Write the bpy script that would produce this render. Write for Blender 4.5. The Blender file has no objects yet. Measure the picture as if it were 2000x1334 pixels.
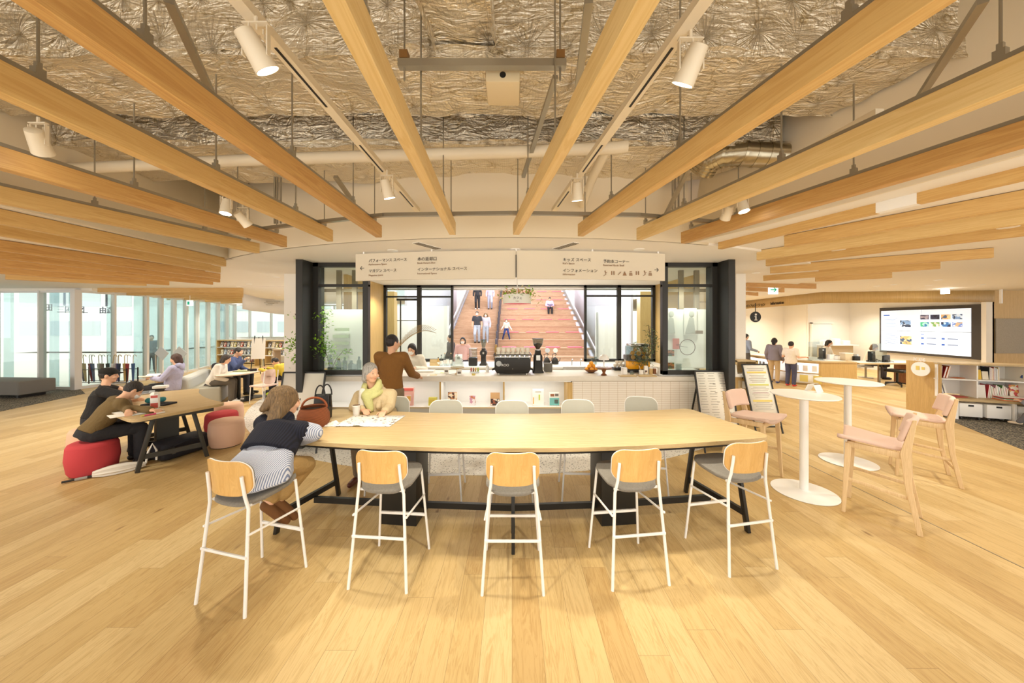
import bpy, bmesh, math, random
from mathutils import Vector as V, Matrix as M, noise
R = random.Random(7)
C = bpy.context.scene.collection
PI = math.pi
FOC, HY, CH = 653.0, 630.0, 2.0          # focal length in pixels, horizon row, camera height (photo survey)
def W(px, py, Y): return V(((px-1000)*Y/FOC, Y, CH-(py-HY)*Y/FOC))
def F(px, py, z=0.0): return W(px, py, (CH-z)*FOC/(py-HY))
def lin(c): return tuple(((v/255)/12.92 if v/255 <= .04045 else ((v/255+.055)/1.055)**2.4) for v in c)+(1,)

# ---------- mesh builder ----------
class B:
    def __init__(s): s.bm = bmesh.new(); s.mi = 0
    def _fin(s, vs, Mx=None):
        if Mx is not None: bmesh.ops.transform(s.bm, matrix=Mx, verts=vs)
        fs = set(f for v in vs for f in v.link_faces)
        for f in fs: f.material_index = s.mi
        return vs
    def m(s, i): s.mi = i; return s
    def box(s, c, d, rz=0, rot=None, bev=0, seg=2):
        g = bmesh.ops.create_cube(s.bm, size=1)['verts']
        bmesh.ops.scale(s.bm, vec=V(d), verts=g)
        if bev:
            es = list(set(e for v in g for e in v.link_edges))
            r = bmesh.ops.bevel(s.bm, geom=es, offset=bev, segments=seg, affect='EDGES', profile=.5)
            g = list(set(v for f in r['faces'] for v in f.verts) | set(v for v in g if v.is_valid))
        s._fin(g, M.Translation(V(c)) @ (rot.to_4x4() if rot is not None else M.Rotation(rz, 4, 'Z')))
        return s
    def bar(s, a, b, w, h=None, up=(0,0,1), bev=0):      # rectangular bar from a to b
        a, b = V(a), V(b); d = b-a; L = d.length; y = d.normalized()
        u = V(up)
        if abs(y.dot(u)) > .99: u = V((0,1,0))
        x = y.cross(u).normalized(); z = x.cross(y)
        rot = M((x, y, z)).transposed()
        return s.box((a+b)/2, (w, L, h or w), rot=rot, bev=bev)
    def cyl(s, a, b, r0, r1=None, seg=16, cap=True):
        a, b = V(a), V(b); d = b-a; r1 = r0 if r1 is None else r1
        g = bmesh.ops.create_cone(s.bm, cap_ends=cap, segments=seg, radius1=r0, radius2=r1, depth=d.length)['verts']
        q = V((0,0,1)).rotation_difference(d.normalized())
        s._fin(g, M.Translation((a+b)/2) @ q.to_matrix().to_4x4()); return s
    def sph(s, c, r, u=14, v=9, rot=None):
        g = bmesh.ops.create_uvsphere(s.bm, u_segments=u, v_segments=v, radius=1)['verts']
        r = (r, r, r) if not hasattr(r, '__len__') else r
        s._fin(g, M.Translation(V(c)) @ (rot.to_4x4() if rot is not None else M()) @ M.Diagonal((*r, 1))); return s
    def cap(s, a, b, r0, r1, seg=12):                     # round cone
        s.sph(a, r0, seg, 7); s.sph(b, r1, seg, 7); 
        if (V(a)-V(b)).length > 1e-4: s.cyl(a, b, r0, r1, seg)
        return s
    def loft(s, rings, cap=True, close=True):             # rings: lists of points
        vs = [[s.bm.verts.new(V(p)) for p in r] for r in rings]; n = len(vs[0]); fs = []
        for i in range(len(vs)-1):
            for j in range(n if close else n-1):
                k = (j+1) % n
                fs.append(s.bm.faces.new((vs[i][j], vs[i][k], vs[i+1][k], vs[i+1][j])))
        if cap and close: fs += [s.bm.faces.new(vs[0][::-1]), s.bm.faces.new(vs[-1])]
        for f in fs: f.material_index = s.mi
        return s
    def tube(s, pts, r, seg=10, cap=True):
        pts = [V(p) for p in pts]; n = len(pts); rs = r if hasattr(r, '__len__') else [r]*n
        t = (pts[1]-pts[0]).normalized(); u = t.orthogonal().normalized(); rings = []
        for i in range(n):
            t2 = (pts[min(i+1, n-1)]-pts[max(i-1, 0)]).normalized()
            u = t.rotation_difference(t2) @ u; t = t2; w = t.cross(u)
            rings.append([pts[i]+(u*math.cos(2*PI*j/seg)+w*math.sin(2*PI*j/seg))*rs[i] for j in range(seg)])
        return s.loft(rings, cap)
    def lathe(s, prof, c=(0,0,0), seg=28, cap=True):
        c = V(c)
        return s.loft([[c+V((max(r,1e-4)*math.cos(2*PI*j/seg), max(r,1e-4)*math.sin(2*PI*j/seg), z)) for j in range(seg)] for r, z in prof], cap)
    def prism(s, poly, z0, z1):
        return s.loft([[(p[0], p[1], z0) for p in poly], [(p[0], p[1], z1) for p in poly]])
    def quad(s, *p):
        f = s.bm.faces.new([s.bm.verts.new(V(q)) for q in p]); f.material_index = s.mi; return s
    def grid(s, fn, nu, nv):
        vs = [[s.bm.verts.new(V(fn(i/nu, j/nv))) for j in range(nv+1)] for i in range(nu+1)]
        for i in range(nu):
            for j in range(nv):
                f = s.bm.faces.new((vs[i][j], vs[i+1][j], vs[i+1][j+1], vs[i][j+1])); f.material_index = s.mi
        return s
    def build(s, name, mats, parent=None, sm=40, bevel=0, solid=0, sub=0):
        me = bpy.data.meshes.new(name)
        bmesh.ops.recalc_face_normals(s.bm, faces=s.bm.faces[:])
        s.bm.to_mesh(me); s.bm.free()
        o = bpy.data.objects.new(name, me); C.objects.link(o)
        for m_ in (mats if isinstance(mats, (list, tuple)) else [mats]): me.materials.append(m_)
        if sm:
            for p in me.polygons: p.use_smooth = True
            me.set_sharp_from_angle(angle=math.radians(sm))
        if solid:
            k = o.modifiers.new('s', 'SOLIDIFY'); k.thickness = solid; k.offset = 0
        if sub:
            k = o.modifiers.new('u', 'SUBSURF'); k.levels = k.render_levels = sub
        if bevel:
            k = o.modifiers.new('b', 'BEVEL'); k.width = bevel; k.segments = 2; k.limit_method = 'ANGLE'
        if parent: o.parent = parent
        return o
def T(o, label, cat, group=None, kind=None):
    o['label'] = label; o['category'] = cat
    if group: o['group'] = group
    if kind: o['kind'] = kind
    return o
def E(name, loc=(0,0,0), rz=0, label=None, cat=None, group=None, kind=None):
    o = bpy.data.objects.new(name, None); C.objects.link(o); o.location = loc; o.rotation_euler = (0,0,rz); o.empty_display_size = .1
    if label: T(o, label, cat, group, kind)
    return o
def dup(root, loc, rz=0, label=None, group=None):
    r = root.copy(); C.objects.link(r); r.location = loc; r.rotation_euler = (0,0,rz)
    if label: r['label'] = label
    if group: r['group'] = group
    for ch in list(root.children):
        c = ch.copy(); C.objects.link(c); c.parent = r
        for g in list(ch.children):
            d = g.copy(); C.objects.link(d); d.parent = c
    return r
def S(name, b, mats, label, cat, **k): return T(b.build(name, mats, **k), label, cat, kind='structure')
ORD = 'first second third fourth fifth sixth seventh eighth ninth tenth eleventh twelfth'.split()

def rrect(w, h, r, n=6):                                  # rounded rectangle outline
    p = []
    for cx, cy, a in ((w/2-r, h/2-r, 0), (-w/2+r, h/2-r, 90), (-w/2+r, -h/2+r, 180), (w/2-r, -h/2+r, 270)):
        for i in range(n+1):
            t = math.radians(a+90*i/n); p.append((cx+r*math.cos(t), cy+r*math.sin(t)))
    return p
def arc(c, r, a0, a1, n): return [(c[0]+r*math.cos(a0+(a1-a0)*i/n), c[1]+r*math.sin(a0+(a1-a0)*i/n)) for i in range(n+1)]
def text(name, s, size, m, parent, loc, rot, ext=.001, align='LEFT'):
    c = bpy.data.curves.new(name, 'FONT'); c.body = s; c.size = size; c.extrude = ext; c.align_x = align; c.resolution_u = 3
    t = bpy.data.objects.new(name, c); C.objects.link(t)
    bpy.context.view_layer.update()
    me = bpy.data.meshes.new_from_object(t.evaluated_get(bpy.context.evaluated_depsgraph_get()))
    bpy.data.objects.remove(t)
    o = bpy.data.objects.new(name, me); C.objects.link(o); me.materials.clear(); me.materials.append(m)
    o.location = loc; o.rotation_euler = rot
    if parent: o.parent = parent
    return o

# ---------- materials ----------
MC = {}
def nodes(name):
    m = bpy.data.materials.new(name); m.use_nodes = True; nt = m.node_tree
    p = nt.nodes['Principled BSDF']
    return m, nt, p
class N:                                                   # terse node helper
    def __init__(s, nt): s.t = nt
    def n(s, ty, ins=None, **at):
        x = s.t.nodes.new(ty)
        for k, v in at.items(): setattr(x, k, v)
        for k, v in (ins or {}).items():
            if hasattr(v, 'is_output') or isinstance(v, bpy.types.NodeSocket): s.t.links.new(v, x.inputs[k])
            else: x.inputs[k].default_value = v
        return x
    def math(s, op, a, b=0.0, c=0.0):
        return s.n('ShaderNodeMath', {0: a, 1: b, 2: c}, operation=op).outputs[0]
    def mix(s, f, a, b, bt='MIX'):
        x = s.n('ShaderNodeMix', data_type='RGBA', blend_type=bt)
        for i, v in ((0, f), (6, a), (7, b)):
            if isinstance(v, bpy.types.NodeSocket): s.t.links.new(v, x.inputs[i])
            else: x.inputs[i].default_value = v
        return x.outputs[2]
    def ramp(s, f, st):
        x = s.n('ShaderNodeValToRGB', {0: f}); e = x.color_ramp.elements
        while len(e) < len(st): e.new(.5)
        for i, (p, c) in enumerate(st): e[i].position = p; e[i].color = c
        return x.outputs[0]
def mt(name, col, rough=.5, metal=0, bump=0, bscale=80, trans=0, em=0, spec=.5, var=0, vscale=6, sheen=0, ior=1.45):
    if name in MC: return MC[name]
    m, nt, p = nodes(name); h = N(nt); c = lin(col)
    p.inputs['Base Color'].default_value = c; p.inputs['Roughness'].default_value = rough; p.inputs['Metallic'].default_value = metal
    p.inputs['Specular IOR Level'].default_value = spec; p.inputs['Transmission Weight'].default_value = trans; p.inputs['IOR'].default_value = ior
    if em: p.inputs['Emission Color'].default_value = c; p.inputs['Emission Strength'].default_value = em
    if sheen: p.inputs['Sheen Weight'].default_value = sheen
    tc = h.n('ShaderNodeTexCoord').outputs['Object']
    if var:
        nz = h.n('ShaderNodeTexNoise', {'Vector': tc, 'Scale': vscale, 'Detail': 5}).outputs[0]
        d = tuple(x*(1-var) for x in c[:3])+(1,); l = tuple(min(1, x*(1+var)) for x in c[:3])+(1,)
        nt.links.new(h.ramp(nz, [(.3, d), (.7, l)]), p.inputs['Base Color'])
    if bump:
        nz = h.n('ShaderNodeTexNoise', {'Vector': tc, 'Scale': bscale, 'Detail': 3}).outputs[0]
        nt.links.new(h.n('ShaderNodeBump', {'Height': nz, 'Strength': bump, 'Distance': .004}).outputs[0], p.inputs['Normal'])
    MC[name] = m; return m
def hairmat(name, col):
    m, nt, p = nodes(name); h = N(nt); tc = h.n('ShaderNodeTexCoord').outputs['Object']
    a = h.n('ShaderNodeTexNoise', {'Vector': h.n('ShaderNodeMapping', {'Vector': tc, 'Scale': (95, 95, 9), 'Rotation': (.25, .2, 0)}).outputs[0], 'Scale': 1.0, 'Detail': 4, 'Distortion': .8}).outputs[0]
    c = lin(col); d = tuple(x*.5 for x in c[:3])+(1,); l = tuple(min(1, x*1.45) for x in c[:3])+(1,)
    nt.links.new(h.ramp(a, [(.32, d), (.5, c), (.7, l)]), p.inputs['Base Color']); p.inputs['Roughness'].default_value = .5
    nt.links.new(h.n('ShaderNodeBump', {'Height': a, 'Strength': 1.0, 'Distance': .012}).outputs[0], p.inputs['Normal']); MC[name] = m; return m
def clothmat(name, col, fold=9, fine=260):
    if name in MC: return MC[name]
    m, nt, p = nodes(name); h = N(nt); tc = h.n('ShaderNodeTexCoord').outputs['Object']
    a = h.n('ShaderNodeTexNoise', {'Vector': tc, 'Scale': fold, 'Detail': 2, 'Distortion': 1.6}).outputs[0]; b_ = h.n('ShaderNodeTexNoise', {'Vector': tc, 'Scale': fine, 'Detail': 2}).outputs[0]
    c = lin(col); nt.links.new(h.ramp(b_, [(.3, tuple(x*.86 for x in c[:3])+(1,)), (.7, tuple(min(1, x*1.1) for x in c[:3])+(1,))]), p.inputs['Base Color']); p.inputs['Roughness'].default_value = .92
    nt.links.new(h.n('ShaderNodeBump', {'Height': h.math('ADD', a, h.math('MULTIPLY', b_, .06)), 'Strength': .6, 'Distance': .022}).outputs[0], p.inputs['Normal']); MC[name] = m; return m
def wood(name, light, dark, sc=(18, 18, 1.2), rough=.45, knots=0):
    m, nt, p = nodes(name); h = N(nt)
    tc = h.n('ShaderNodeTexCoord').outputs['Object']
    mp = h.n('ShaderNodeMapping', {'Vector': tc, 'Scale': sc}).outputs[0]
    a = h.n('ShaderNodeTexNoise', {'Vector': mp, 'Scale': 1.6, 'Detail': 6, 'Distortion': .6}).outputs[0]
    w = h.math('FRACT', h.math('MULTIPLY', a, 7.0)); w = h.math('PINGPONG', w, .5)
    f = h.math('ADD', h.math('MULTIPLY', a, .7), h.math('MULTIPLY', w, .5))
    nt.links.new(h.ramp(f, [(.25, lin(dark)), (.7, lin(light))]), p.inputs['Base Color'])
    p.inputs['Roughness'].default_value = rough
    nt.links.new(h.n('ShaderNodeBump', {'Height': f, 'Strength': .08, 'Distance': .003}).outputs[0], p.inputs['Normal'])
    MC[name] = m; return m
def glass(name, tint=(235, 242, 240), gl=.10):
    m, nt, p = nodes(name); h = N(nt); nt.nodes.remove(p); out = [n for n in nt.nodes if n.type == 'OUTPUT_MATERIAL'][0]
    t = h.n('ShaderNodeBsdfTransparent', {0: lin(tint)}).outputs[0]
    g = h.n('ShaderNodeBsdfGlossy', {'Roughness': .02}).outputs[0]
    fr = h.math('ADD', .03+gl*.15, h.math('MULTIPLY', .55, h.math('POWER', h.n('ShaderNodeLayerWeight').outputs['Facing'], 4.5)))
    nt.links.new(h.n('ShaderNodeMixShader', {0: fr, 1: t, 2: g}).outputs[0], out.inputs[0])
    MC[name] = m; return m
def planks(name, cols, wid=.19, lng=2.1):
    m, nt, p = nodes(name); h = N(nt)
    pos = h.n('ShaderNodeNewGeometry').outputs['Position']
    sx = h.n('ShaderNodeSeparateXYZ', {0: pos}).outputs
    u = h.math('DIVIDE', sx[0], wid); row = h.math('FLOOR', u)
    r1 = h.n('ShaderNodeTexWhiteNoise', {'W': row}, noise_dimensions='1D').outputs[0]
    v = h.math('ADD', h.math('DIVIDE', sx[1], lng), h.math('MULTIPLY', r1, 9.7)); col = h.math('FLOOR', v)
    cv = h.n('ShaderNodeCombineXYZ', {0: row, 1: col}).outputs[0]
    wn = h.n('ShaderNodeTexWhiteNoise', {'Vector': cv}, noise_dimensions='2D').outputs
    off = h.n('ShaderNodeVectorMath', {0: wn[1], 1: (31, 57, 13)}, operation='MULTIPLY').outputs[0]
    q = h.n('ShaderNodeVectorMath', {0: pos, 1: off}, operation='ADD').outputs[0]
    g = h.n('ShaderNodeMapping', {'Vector': q, 'Scale': (9, .75, 1)}).outputs[0]
    a = h.n('ShaderNodeTexNoise', {'Vector': g, 'Scale': 2.2, 'Detail': 6, 'Distortion': .9}).outputs[0]
    ring = h.math('PINGPONG', h.math('FRACT', h.math('MULTIPLY', a, 9.0)), .5)
    fine = h.n('ShaderNodeTexNoise', {'Vector': h.n('ShaderNodeMapping', {'Vector': q, 'Scale': (90, 3, 1)}).outputs[0], 'Scale': 2.0, 'Detail': 3}).outputs[0]
    base = h.ramp(wn[0], [(0, lin(cols[0])), (.3, lin(cols[1])), (.7, lin(cols[2])), (1, lin(cols[3]))])
    f = h.math('ADD', h.math('MULTIPLY', ring, .55), h.math('ADD', h.math('MULTIPLY', a, .6), h.math('MULTIPLY', fine, .25)))
    gr = h.ramp(f, [(.3, (.70, .61, .48, 1)), (.62, (1, 1, 1, 1))])
    c = h.mix(.75, base, h.mix(1, base, gr, 'MULTIPLY'))
    kn = h.n('ShaderNodeTexVoronoi', {'Vector': h.n('ShaderNodeMapping', {'Vector': q, 'Scale': (3.2, 1.1, 1)}).outputs[0], 'Scale': 1.0}).outputs[0]
    k = h.ramp(kn, [(.02, (.34, .22, .11, 1)), (.075, (1, 1, 1, 1))])
    c = h.mix(.8, c, h.mix(1, c, k, 'MULTIPLY'))
    ex = h.math('ABSOLUTE', h.math('SUBTRACT', h.math('FRACT', u), .5)); ey = h.math('ABSOLUTE', h.math('SUBTRACT', h.math('FRACT', v), .5))
    gap = h.math('MAXIMUM', h.math('GREATER_THAN', ex, .5-.0012/wid), h.math('GREATER_THAN', ey, .5-.0011/lng))
    c = h.mix(h.math('MULTIPLY', gap, .55), c, lin((96, 66, 36)))
    nt.links.new(c, p.inputs['Base Color'])
    nt.links.new(h.math('ADD', .40, h.math('MULTIPLY', f, .14)), p.inputs['Roughness']); p.inputs['Specular IOR Level'].default_value = .35
    hh = h.math('SUBTRACT', h.math('MULTIPLY', f, .2), gap)
    nt.links.new(h.n('ShaderNodeBump', {'Height': hh, 'Strength': .18, 'Distance': .002}).outputs[0], p.inputs['Normal'])
    return m
def speckle(name, base, spots, sc=60, rough=.5, th=.25):
    m, nt, p = nodes(name); h = N(nt)
    pos = h.n('ShaderNodeNewGeometry').outputs['Position']
    v = h.n('ShaderNodeTexVoronoi', {'Vector': pos, 'Scale': sc})
    w = h.n('ShaderNodeTexWhiteNoise', {'Vector': v.outputs['Position']}, noise_dimensions='3D').outputs[0]
    n = len(spots); st = [(i/n*.999, lin(c)) for i, c in enumerate(spots)]
    rp = h.n('ShaderNodeValToRGB', {0: w}); rp.color_ramp.interpolation = 'CONSTANT'; e = rp.color_ramp.elements
    while len(e) < n: e.new(.5)
    for i, (q, c) in enumerate(st): e[i].position = q; e[i].color = c
    c = h.mix(h.math('LESS_THAN', v.outputs[0], th), lin(base), rp.outputs[0])
    nt.links.new(c, p.inputs['Base Color']); p.inputs['Roughness'].default_value = rough
    return m
def stripe(name, a, b, axis=0, freq=160, duty=.5, rough=.8, bump=0):
    m, nt, p = nodes(name); h = N(nt)
    tc = h.n('ShaderNodeTexCoord').outputs['Object']; x = h.n('ShaderNodeSeparateXYZ', {0: tc}).outputs[axis]
    f = h.math('GREATER_THAN', h.math('FRACT', h.math('MULTIPLY', x, freq)), duty)
    nt.links.new(h.mix(f, lin(a), lin(b)), p.inputs['Base Color']); p.inputs['Roughness'].default_value = rough
    return m
def foilmat():
    m, nt, p = nodes('quilted_foil'); h = N(nt)
    pos = h.n('ShaderNodeNewGeometry').outputs['Position']
    v = h.n('ShaderNodeTexVoronoi', {'Vector': pos, 'Scale': 3.4, 'Randomness': .5})
    d = h.n('ShaderNodeVectorMath', {0: pos, 1: v.outputs['Position']}, operation='SUBTRACT').outputs[0]
    s = h.n('ShaderNodeSeparateXYZ', {0: h.n('ShaderNodeVectorMath', {0: pos, 1: h.n('ShaderNodeVectorMath', {0: v.outputs['Position'], 1: (1, 1, 1)}, operation='MULTIPLY').outputs[0]}, operation='SUBTRACT').outputs[0]}).outputs
    yz = h.math('ADD', s[1], s[2])
    ang = h.math('ARCTAN2', yz, s[0])
    rad = h.n('ShaderNodeTexNoise', {'W': h.math('MULTIPLY', ang, 5.5), 'Vector': v.outputs['Position'], 'Scale': 1.0, 'Detail': 2}, noise_dimensions='4D').outputs[0]
    fall = h.math('SUBTRACT', 1.0, h.math('MULTIPLY', v.outputs[0], 1.3))
    c1 = h.math('MULTIPLY', rad, h.math('MAXIMUM', fall, 0.0))
    n1 = h.n('ShaderNodeTexNoise', {'Vector': h.n('ShaderNodeMapping', {'Vector': pos, 'Scale': (4, 13, 13)}).outputs[0], 'Scale': 1.3, 'Detail': 4, 'Distortion': 1.5}).outputs[0]
    
    hx = h.n('ShaderNodeTexVoronoi', {'Vector': pos, 'Scale': 42, 'Randomness': .1}, feature='DISTANCE_TO_EDGE').outputs[0]
    net = h.math('LESS_THAN', hx, .03)
    n2 = h.n('ShaderNodeTexNoise', {'Vector': pos, 'Scale': 17, 'Detail': 3, 'Distortion': 1.2}).outputs[0]
    H = h.math('ADD', h.math('MULTIPLY', c1, 1.9), h.math('ADD', h.math('MULTIPLY', n1, 1.25), h.math('MULTIPLY', n2, .35)))
    nt.links.new(h.n('ShaderNodeBump', {'Height': H, 'Strength': 1.0, 'Distance': .034}).outputs[0], p.inputs['Normal'])
    c = h.mix(net, lin((238, 228, 208)), lin((206, 190, 156)))
    nt.links.new(c, p.inputs['Base Color']); p.inputs['Metallic'].default_value = .72; p.inputs['Roughness'].default_value = .3
    return m
def tiles(name):
    m, nt, p = nodes(name); h = N(nt)
    s = h.n('ShaderNodeSeparateXYZ', {0: h.n('ShaderNodeNewGeometry').outputs['Position']}).outputs
    u = h.math('FRACT', h.math('DIVIDE', s[0], .148)); w = h.math('FRACT', h.math('DIVIDE', s[2], .0305))
    g = h.math('MAXIMUM', h.math('LESS_THAN', u, .022), h.math('LESS_THAN', w, .11))
    nt.links.new(h.mix(g, lin((244, 238, 228)), lin((178, 152, 116))), p.inputs['Base Color'])
    nt.links.new(h.math('ADD', .18, h.math('MULTIPLY', g, .6)), p.inputs['Roughness'])
    nt.links.new(h.n('ShaderNodeBump', {'Height': h.math('SUBTRACT', 1.0, g), 'Strength': .4, 'Distance': .002}).outputs[0], p.inputs['Normal'])
    return m
WHITE = mt('white_paint', (242, 238, 230), .6); CEILM = mt('ceiling_paint', (240, 234, 224), .75); CREAM = mt('cream_paint', (232, 220, 196), .8)
GLW = mt('gloss_white', (246, 245, 242), .3); POWD = mt('white_powder_coat', (240, 238, 234), .38); BLACK = mt('black_steel', (34, 33, 31), .4)
DKGREY = mt('charcoal_steel', (58, 57, 52), .45); FRAME = mt('dark_bronze_frame', (44, 43, 40), .42); STEEL = mt('galvanised_steel', (170, 164, 150), .38, .85)
STAIN = mt('brushed_stainless', (190, 190, 186), .25, .95); GREYF = mt('grey_wool_felt', (128, 122, 112), .95, bump=.5, bscale=320, var=.12, vscale=90, sheen=.2)
PALEF = mt('pale_grey_upholstery', (178, 176, 164), .9, bump=.3, bscale=300); PINKF = mt('blush_pink_upholstery', (226, 196, 180), .85, bump=.25, bscale=260, sheen=.2)
REDF = mt('coral_red_stretch_fabric', (196, 66, 72), .85, bump=.15, bscale=300); PEACHF = mt('peach_stretch_fabric', (228, 188, 160), .85, bump=.15, bscale=300)
OAK = wood('oak_laminate', (208, 184, 138), (190, 162, 114), (1.2, 22, 22)); OAKV = wood('oak_veneer_upright', (212, 178, 116), (192, 156, 94), (26, 26, 1.0))
BIRCH = wood('birch_ply', (222, 180, 112), (208, 162, 94), (22, 22, 1.1), .4); ASH = wood('pale_ash', (232, 204, 160), (214, 182, 134), (24, 24, 1.2), .5)
WALN = wood('walnut', (150, 96, 54), (112, 68, 36), (20, 20, 2)); STAIRW = wood('brown_tread_wood', (198, 166, 136), (172, 138, 108), (.9, 9, 9), .5)
CEDAR = [wood('cedar_board_%s' % k, a, b, (14, .8, 14), .5) for k, a, b in (('pale', (230, 200, 140), (214, 178, 112)), ('honey', (220, 184, 118), (202, 158, 92)), ('amber', (210, 166, 100), (186, 138, 76)))]
GLASS = glass('clear_glass'); CLRP = glass('clear_plastic', (225, 232, 232), .3)
LAMP = mt('lamp_glow', (255, 250, 240), .5, em=14); INK = mt('dark_ink', (52, 44, 36), .7); PAPER = mt('white_paper', (246, 244, 238), .8)
SOFTG = mt('soft_grey', (160, 158, 152), .7); LEAF = mt('fresh_green_leaf', (140, 190, 50), .5, var=.3, vscale=30); OLIVE = mt('olive_leaf', (92, 108, 66), .55, var=.3, vscale=30)
TWIG = mt('twig_bark', (96, 76, 56), .8); DRY = mt('dried_palm', (170, 142, 92), .8)
# ================= SETTING =================
FLOORM = planks('oak_plank_floor', ((192, 160, 106), (201, 171, 116), (207, 178, 124), (215, 189, 138)))
TERR = speckle('terrazzo', (226, 222, 214), ((150, 146, 140), (196, 188, 176), (110, 108, 104), (206, 200, 190)), 34, .35, .33)
CARP = speckle('loop_carpet', (62, 60, 54), ((120, 112, 96), (40, 40, 38), (96, 90, 78), (150, 140, 118)), 55, .95, .6)
FAC = [(-26, 10.5), (-14.2, 10.1), (-13.0, 9.97), (-12.7, 11.6), (-13.2, 14.0), (-14.6, 17.7), (-15.3, 18.0), (-7.4, 18.8)]
S('floor', B().prism([(-26, -1.0)]+FAC+[(-7.4, 30), (30, 30), (30, -1.0)], -.1, 0), FLOORM, 'wide oak plank floor running away from the camera', 'floor')
b = B().prism(arc((-.35, 10.95), 6.58, 0, 2*PI, 96)[:-1], 0, .004)
S('floor', b, TERR, 'pale speckled terrazzo floor around the cafe counter', 'floor')
b = B().prism([(-10.9, 5.2), (-11.55, 7.7), (-12.0, 9.4), (-12.9, 10.0), (-26, 10.4), (-26, 3)], 0, .006)
S('floor', b, CARP, 'dark speckled carpet in front of the glass facade, left', 'carpet')
b = B().prism([(6.6, 2.6), (8.26, 5.68), (8.9, 6.75), (9.2, 7.15), (20, 7.15), (20, 2.0)], 0, .006)
S('floor', b, CARP, 'dark speckled carpet below the picture book shelf, right', 'carpet')
S('trim_1', B().box((4.166, 3.4, .001), (.009, 6.4, .004)), STEEL, 'thin metal expansion joint in the oak floor on the right', 'floor joint')
# ceilings
RC = (0.0, 12.1); RR = 8.18
ring = lambda a0, a1, n=40, r=RR: arc(RC, r, math.radians(a0), math.radians(a1), n)
b = B()
fr = [(x, y) for x, y in ring(180, 360, 120) if y < 9.25]; b.prism(fr, 3.0, 3.06)
lf = [(x, y) for x, y in ring(150, 215, 60) if y >= 9.25]; b.prism(lf+[(-4.66, 9.25), (-4.66, lf[0][1])], 3.0, 3.06)
rf = [(x, y) for x, y in ring(325, 390, 60) if y >= 9.25]; b.prism([(5.26, 9.25)]+rf+[(5.26, rf[-1][1])], 3.0, 3.06)
S('ceiling', b, CEILM, 'round white soffit above the cafe', 'ceiling')
lw = [(-4.3, -1.2), (-4.35, 2.8), (-4.42, 5.3)]; rw = [(2.22, 4.25), (2.6, 3.44), (3.05, 1.98), (3.6, 0), (4.0, -1.2)]
b = B().prism([(-4.3, -1.2), (-4.42, 5.3), (-4.42, 9.2), (-4.7, 9.2), (-4.7, 19), (-7.3, 19)]+[(x, y+.2) for x, y in FAC[::-1]]+[(-26, -1.2)], 3.03, 3.1)
S('ceiling', b, CEILM, 'flat white ceiling over the left reading area', 'ceiling')
b = B().prism(rw[::-1] + [(2.22, 9.2), (5.3, 9.2), (5.3, 30), (30, 30), (30, -1.2)], 3.03, 3.1)
S('ceiling', b, CEILM, 'flat white ceiling over the right library area', 'ceiling')
def wallstrip(pts, z0, z1, th=.02):
    return B().loft([[(*p, z0) for p in pts], [(*p, z1) for p in pts]], close=False)
rp = ring(236, 288, 40)
S('wall_front', wallstrip(rp, 3.0, 4.7), CREAM, 'curved cream fascia wall behind the beam ends', 'wall', solid=.03)
S('wall_left', wallstrip(lw, 3.0, 4.7), CREAM, 'cream side wall of the ceiling void on the left', 'wall', solid=.03)
S('wall_right', wallstrip(rw, 3.0, 4.7), CREAM, 'cream side wall of the ceiling void on the right', 'wall', solid=.03)
S('ceiling', B().box((-.3, 2.5, 4.75), (10, 7, .1)), CREAM, 'slab above the foil insulation', 'ceiling')
# foil insulation: two wrapped downstand girders and a cross girder
FOIL = foilmat()
def puff(p, a=.05):
    x, y, z = p
    n = noise.noise(V((x*2.1, y*2.1, z*2.1)))*a + noise.noise(V((x*6, y*6, z*6+4)))*a*.45
    return n
def foilgrid(f, nu, nv, ax=2, a=.05):
    def g(u, v):
        p = V(f(u, v)); d = puff(p, a); p[ax] += d
        if ax == 1: p[2] += puff(p+V((9, 0, 0)), a)*.6
        return p
    return B().grid(g, nu, nv)
xr = lambda y: 3.05-(y-1.98)*(.44/1.46) if y < 3.44 else 2.61-(y-3.44)*.47
y1a, y1b = 2.17, 2.87; z1 = 3.78; y2a, y2b = 3.16, 4.05; z2 = 3.72
o = T(foilgrid(lambda u, v: (-4.3+u*(xr(y1a+v*.7)+4.25), y1a+v*.7, z1), 160, 24).build('foil_insulation', FOIL, sm=0), 'crinkled silver foil lagging under the nearer ceiling girder', 'insulation', kind='structure')
for pt, bb in (('side_face', foilgrid(lambda u, v: (-4.3+u*7.3, y1a+.02, z1-.04+v*.95), 160, 20, 1)),
               ('rear_face', foilgrid(lambda u, v: (-4.3+u*7.1, y1b, z1+v*.9), 120, 14, 1))):
    bb.build(pt, FOIL, o, sm=60)
for p in o.data.polygons: p.use_smooth = True
o = T(foilgrid(lambda u, v: (-4.35+u*(xr(y2a+v*.9)+4.3), y2a+v*(.9-.0)-(0), z2), 160, 24).build('foil_insulation', FOIL, sm=60), 'crinkled silver foil lagging under the farther ceiling girder', 'insulation', kind='structure')
foilgrid(lambda u, v: (-4.35+u*6.9, y2a+.02, z2-.04+v*.95), 160, 20, 1).build('side_face', FOIL, o, sm=60)
o = T(foilgrid(lambda u, v: (-.52+u*.4, -.6+v*2.8, z1+.02), 16, 60).build('foil_insulation', FOIL, sm=60), 'silver foil lagging on the cross girder above the projector', 'insulation', kind='structure')
for x in (-.52, -.12): foilgrid(lambda u, v: (x, -.6+u*2.8, z1-.03+v*.9), 50, 14, 0).build('side_face', FOIL, o, sm=60)
o = T(foilgrid(lambda u, v: (-4.3+u*7.9, -3+v*5.2, 4.55), 90, 50).build('foil_insulation', FOIL, sm=60), 'silver foil lagging on the slab nearest the camera', 'insulation', kind='structure')
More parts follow.
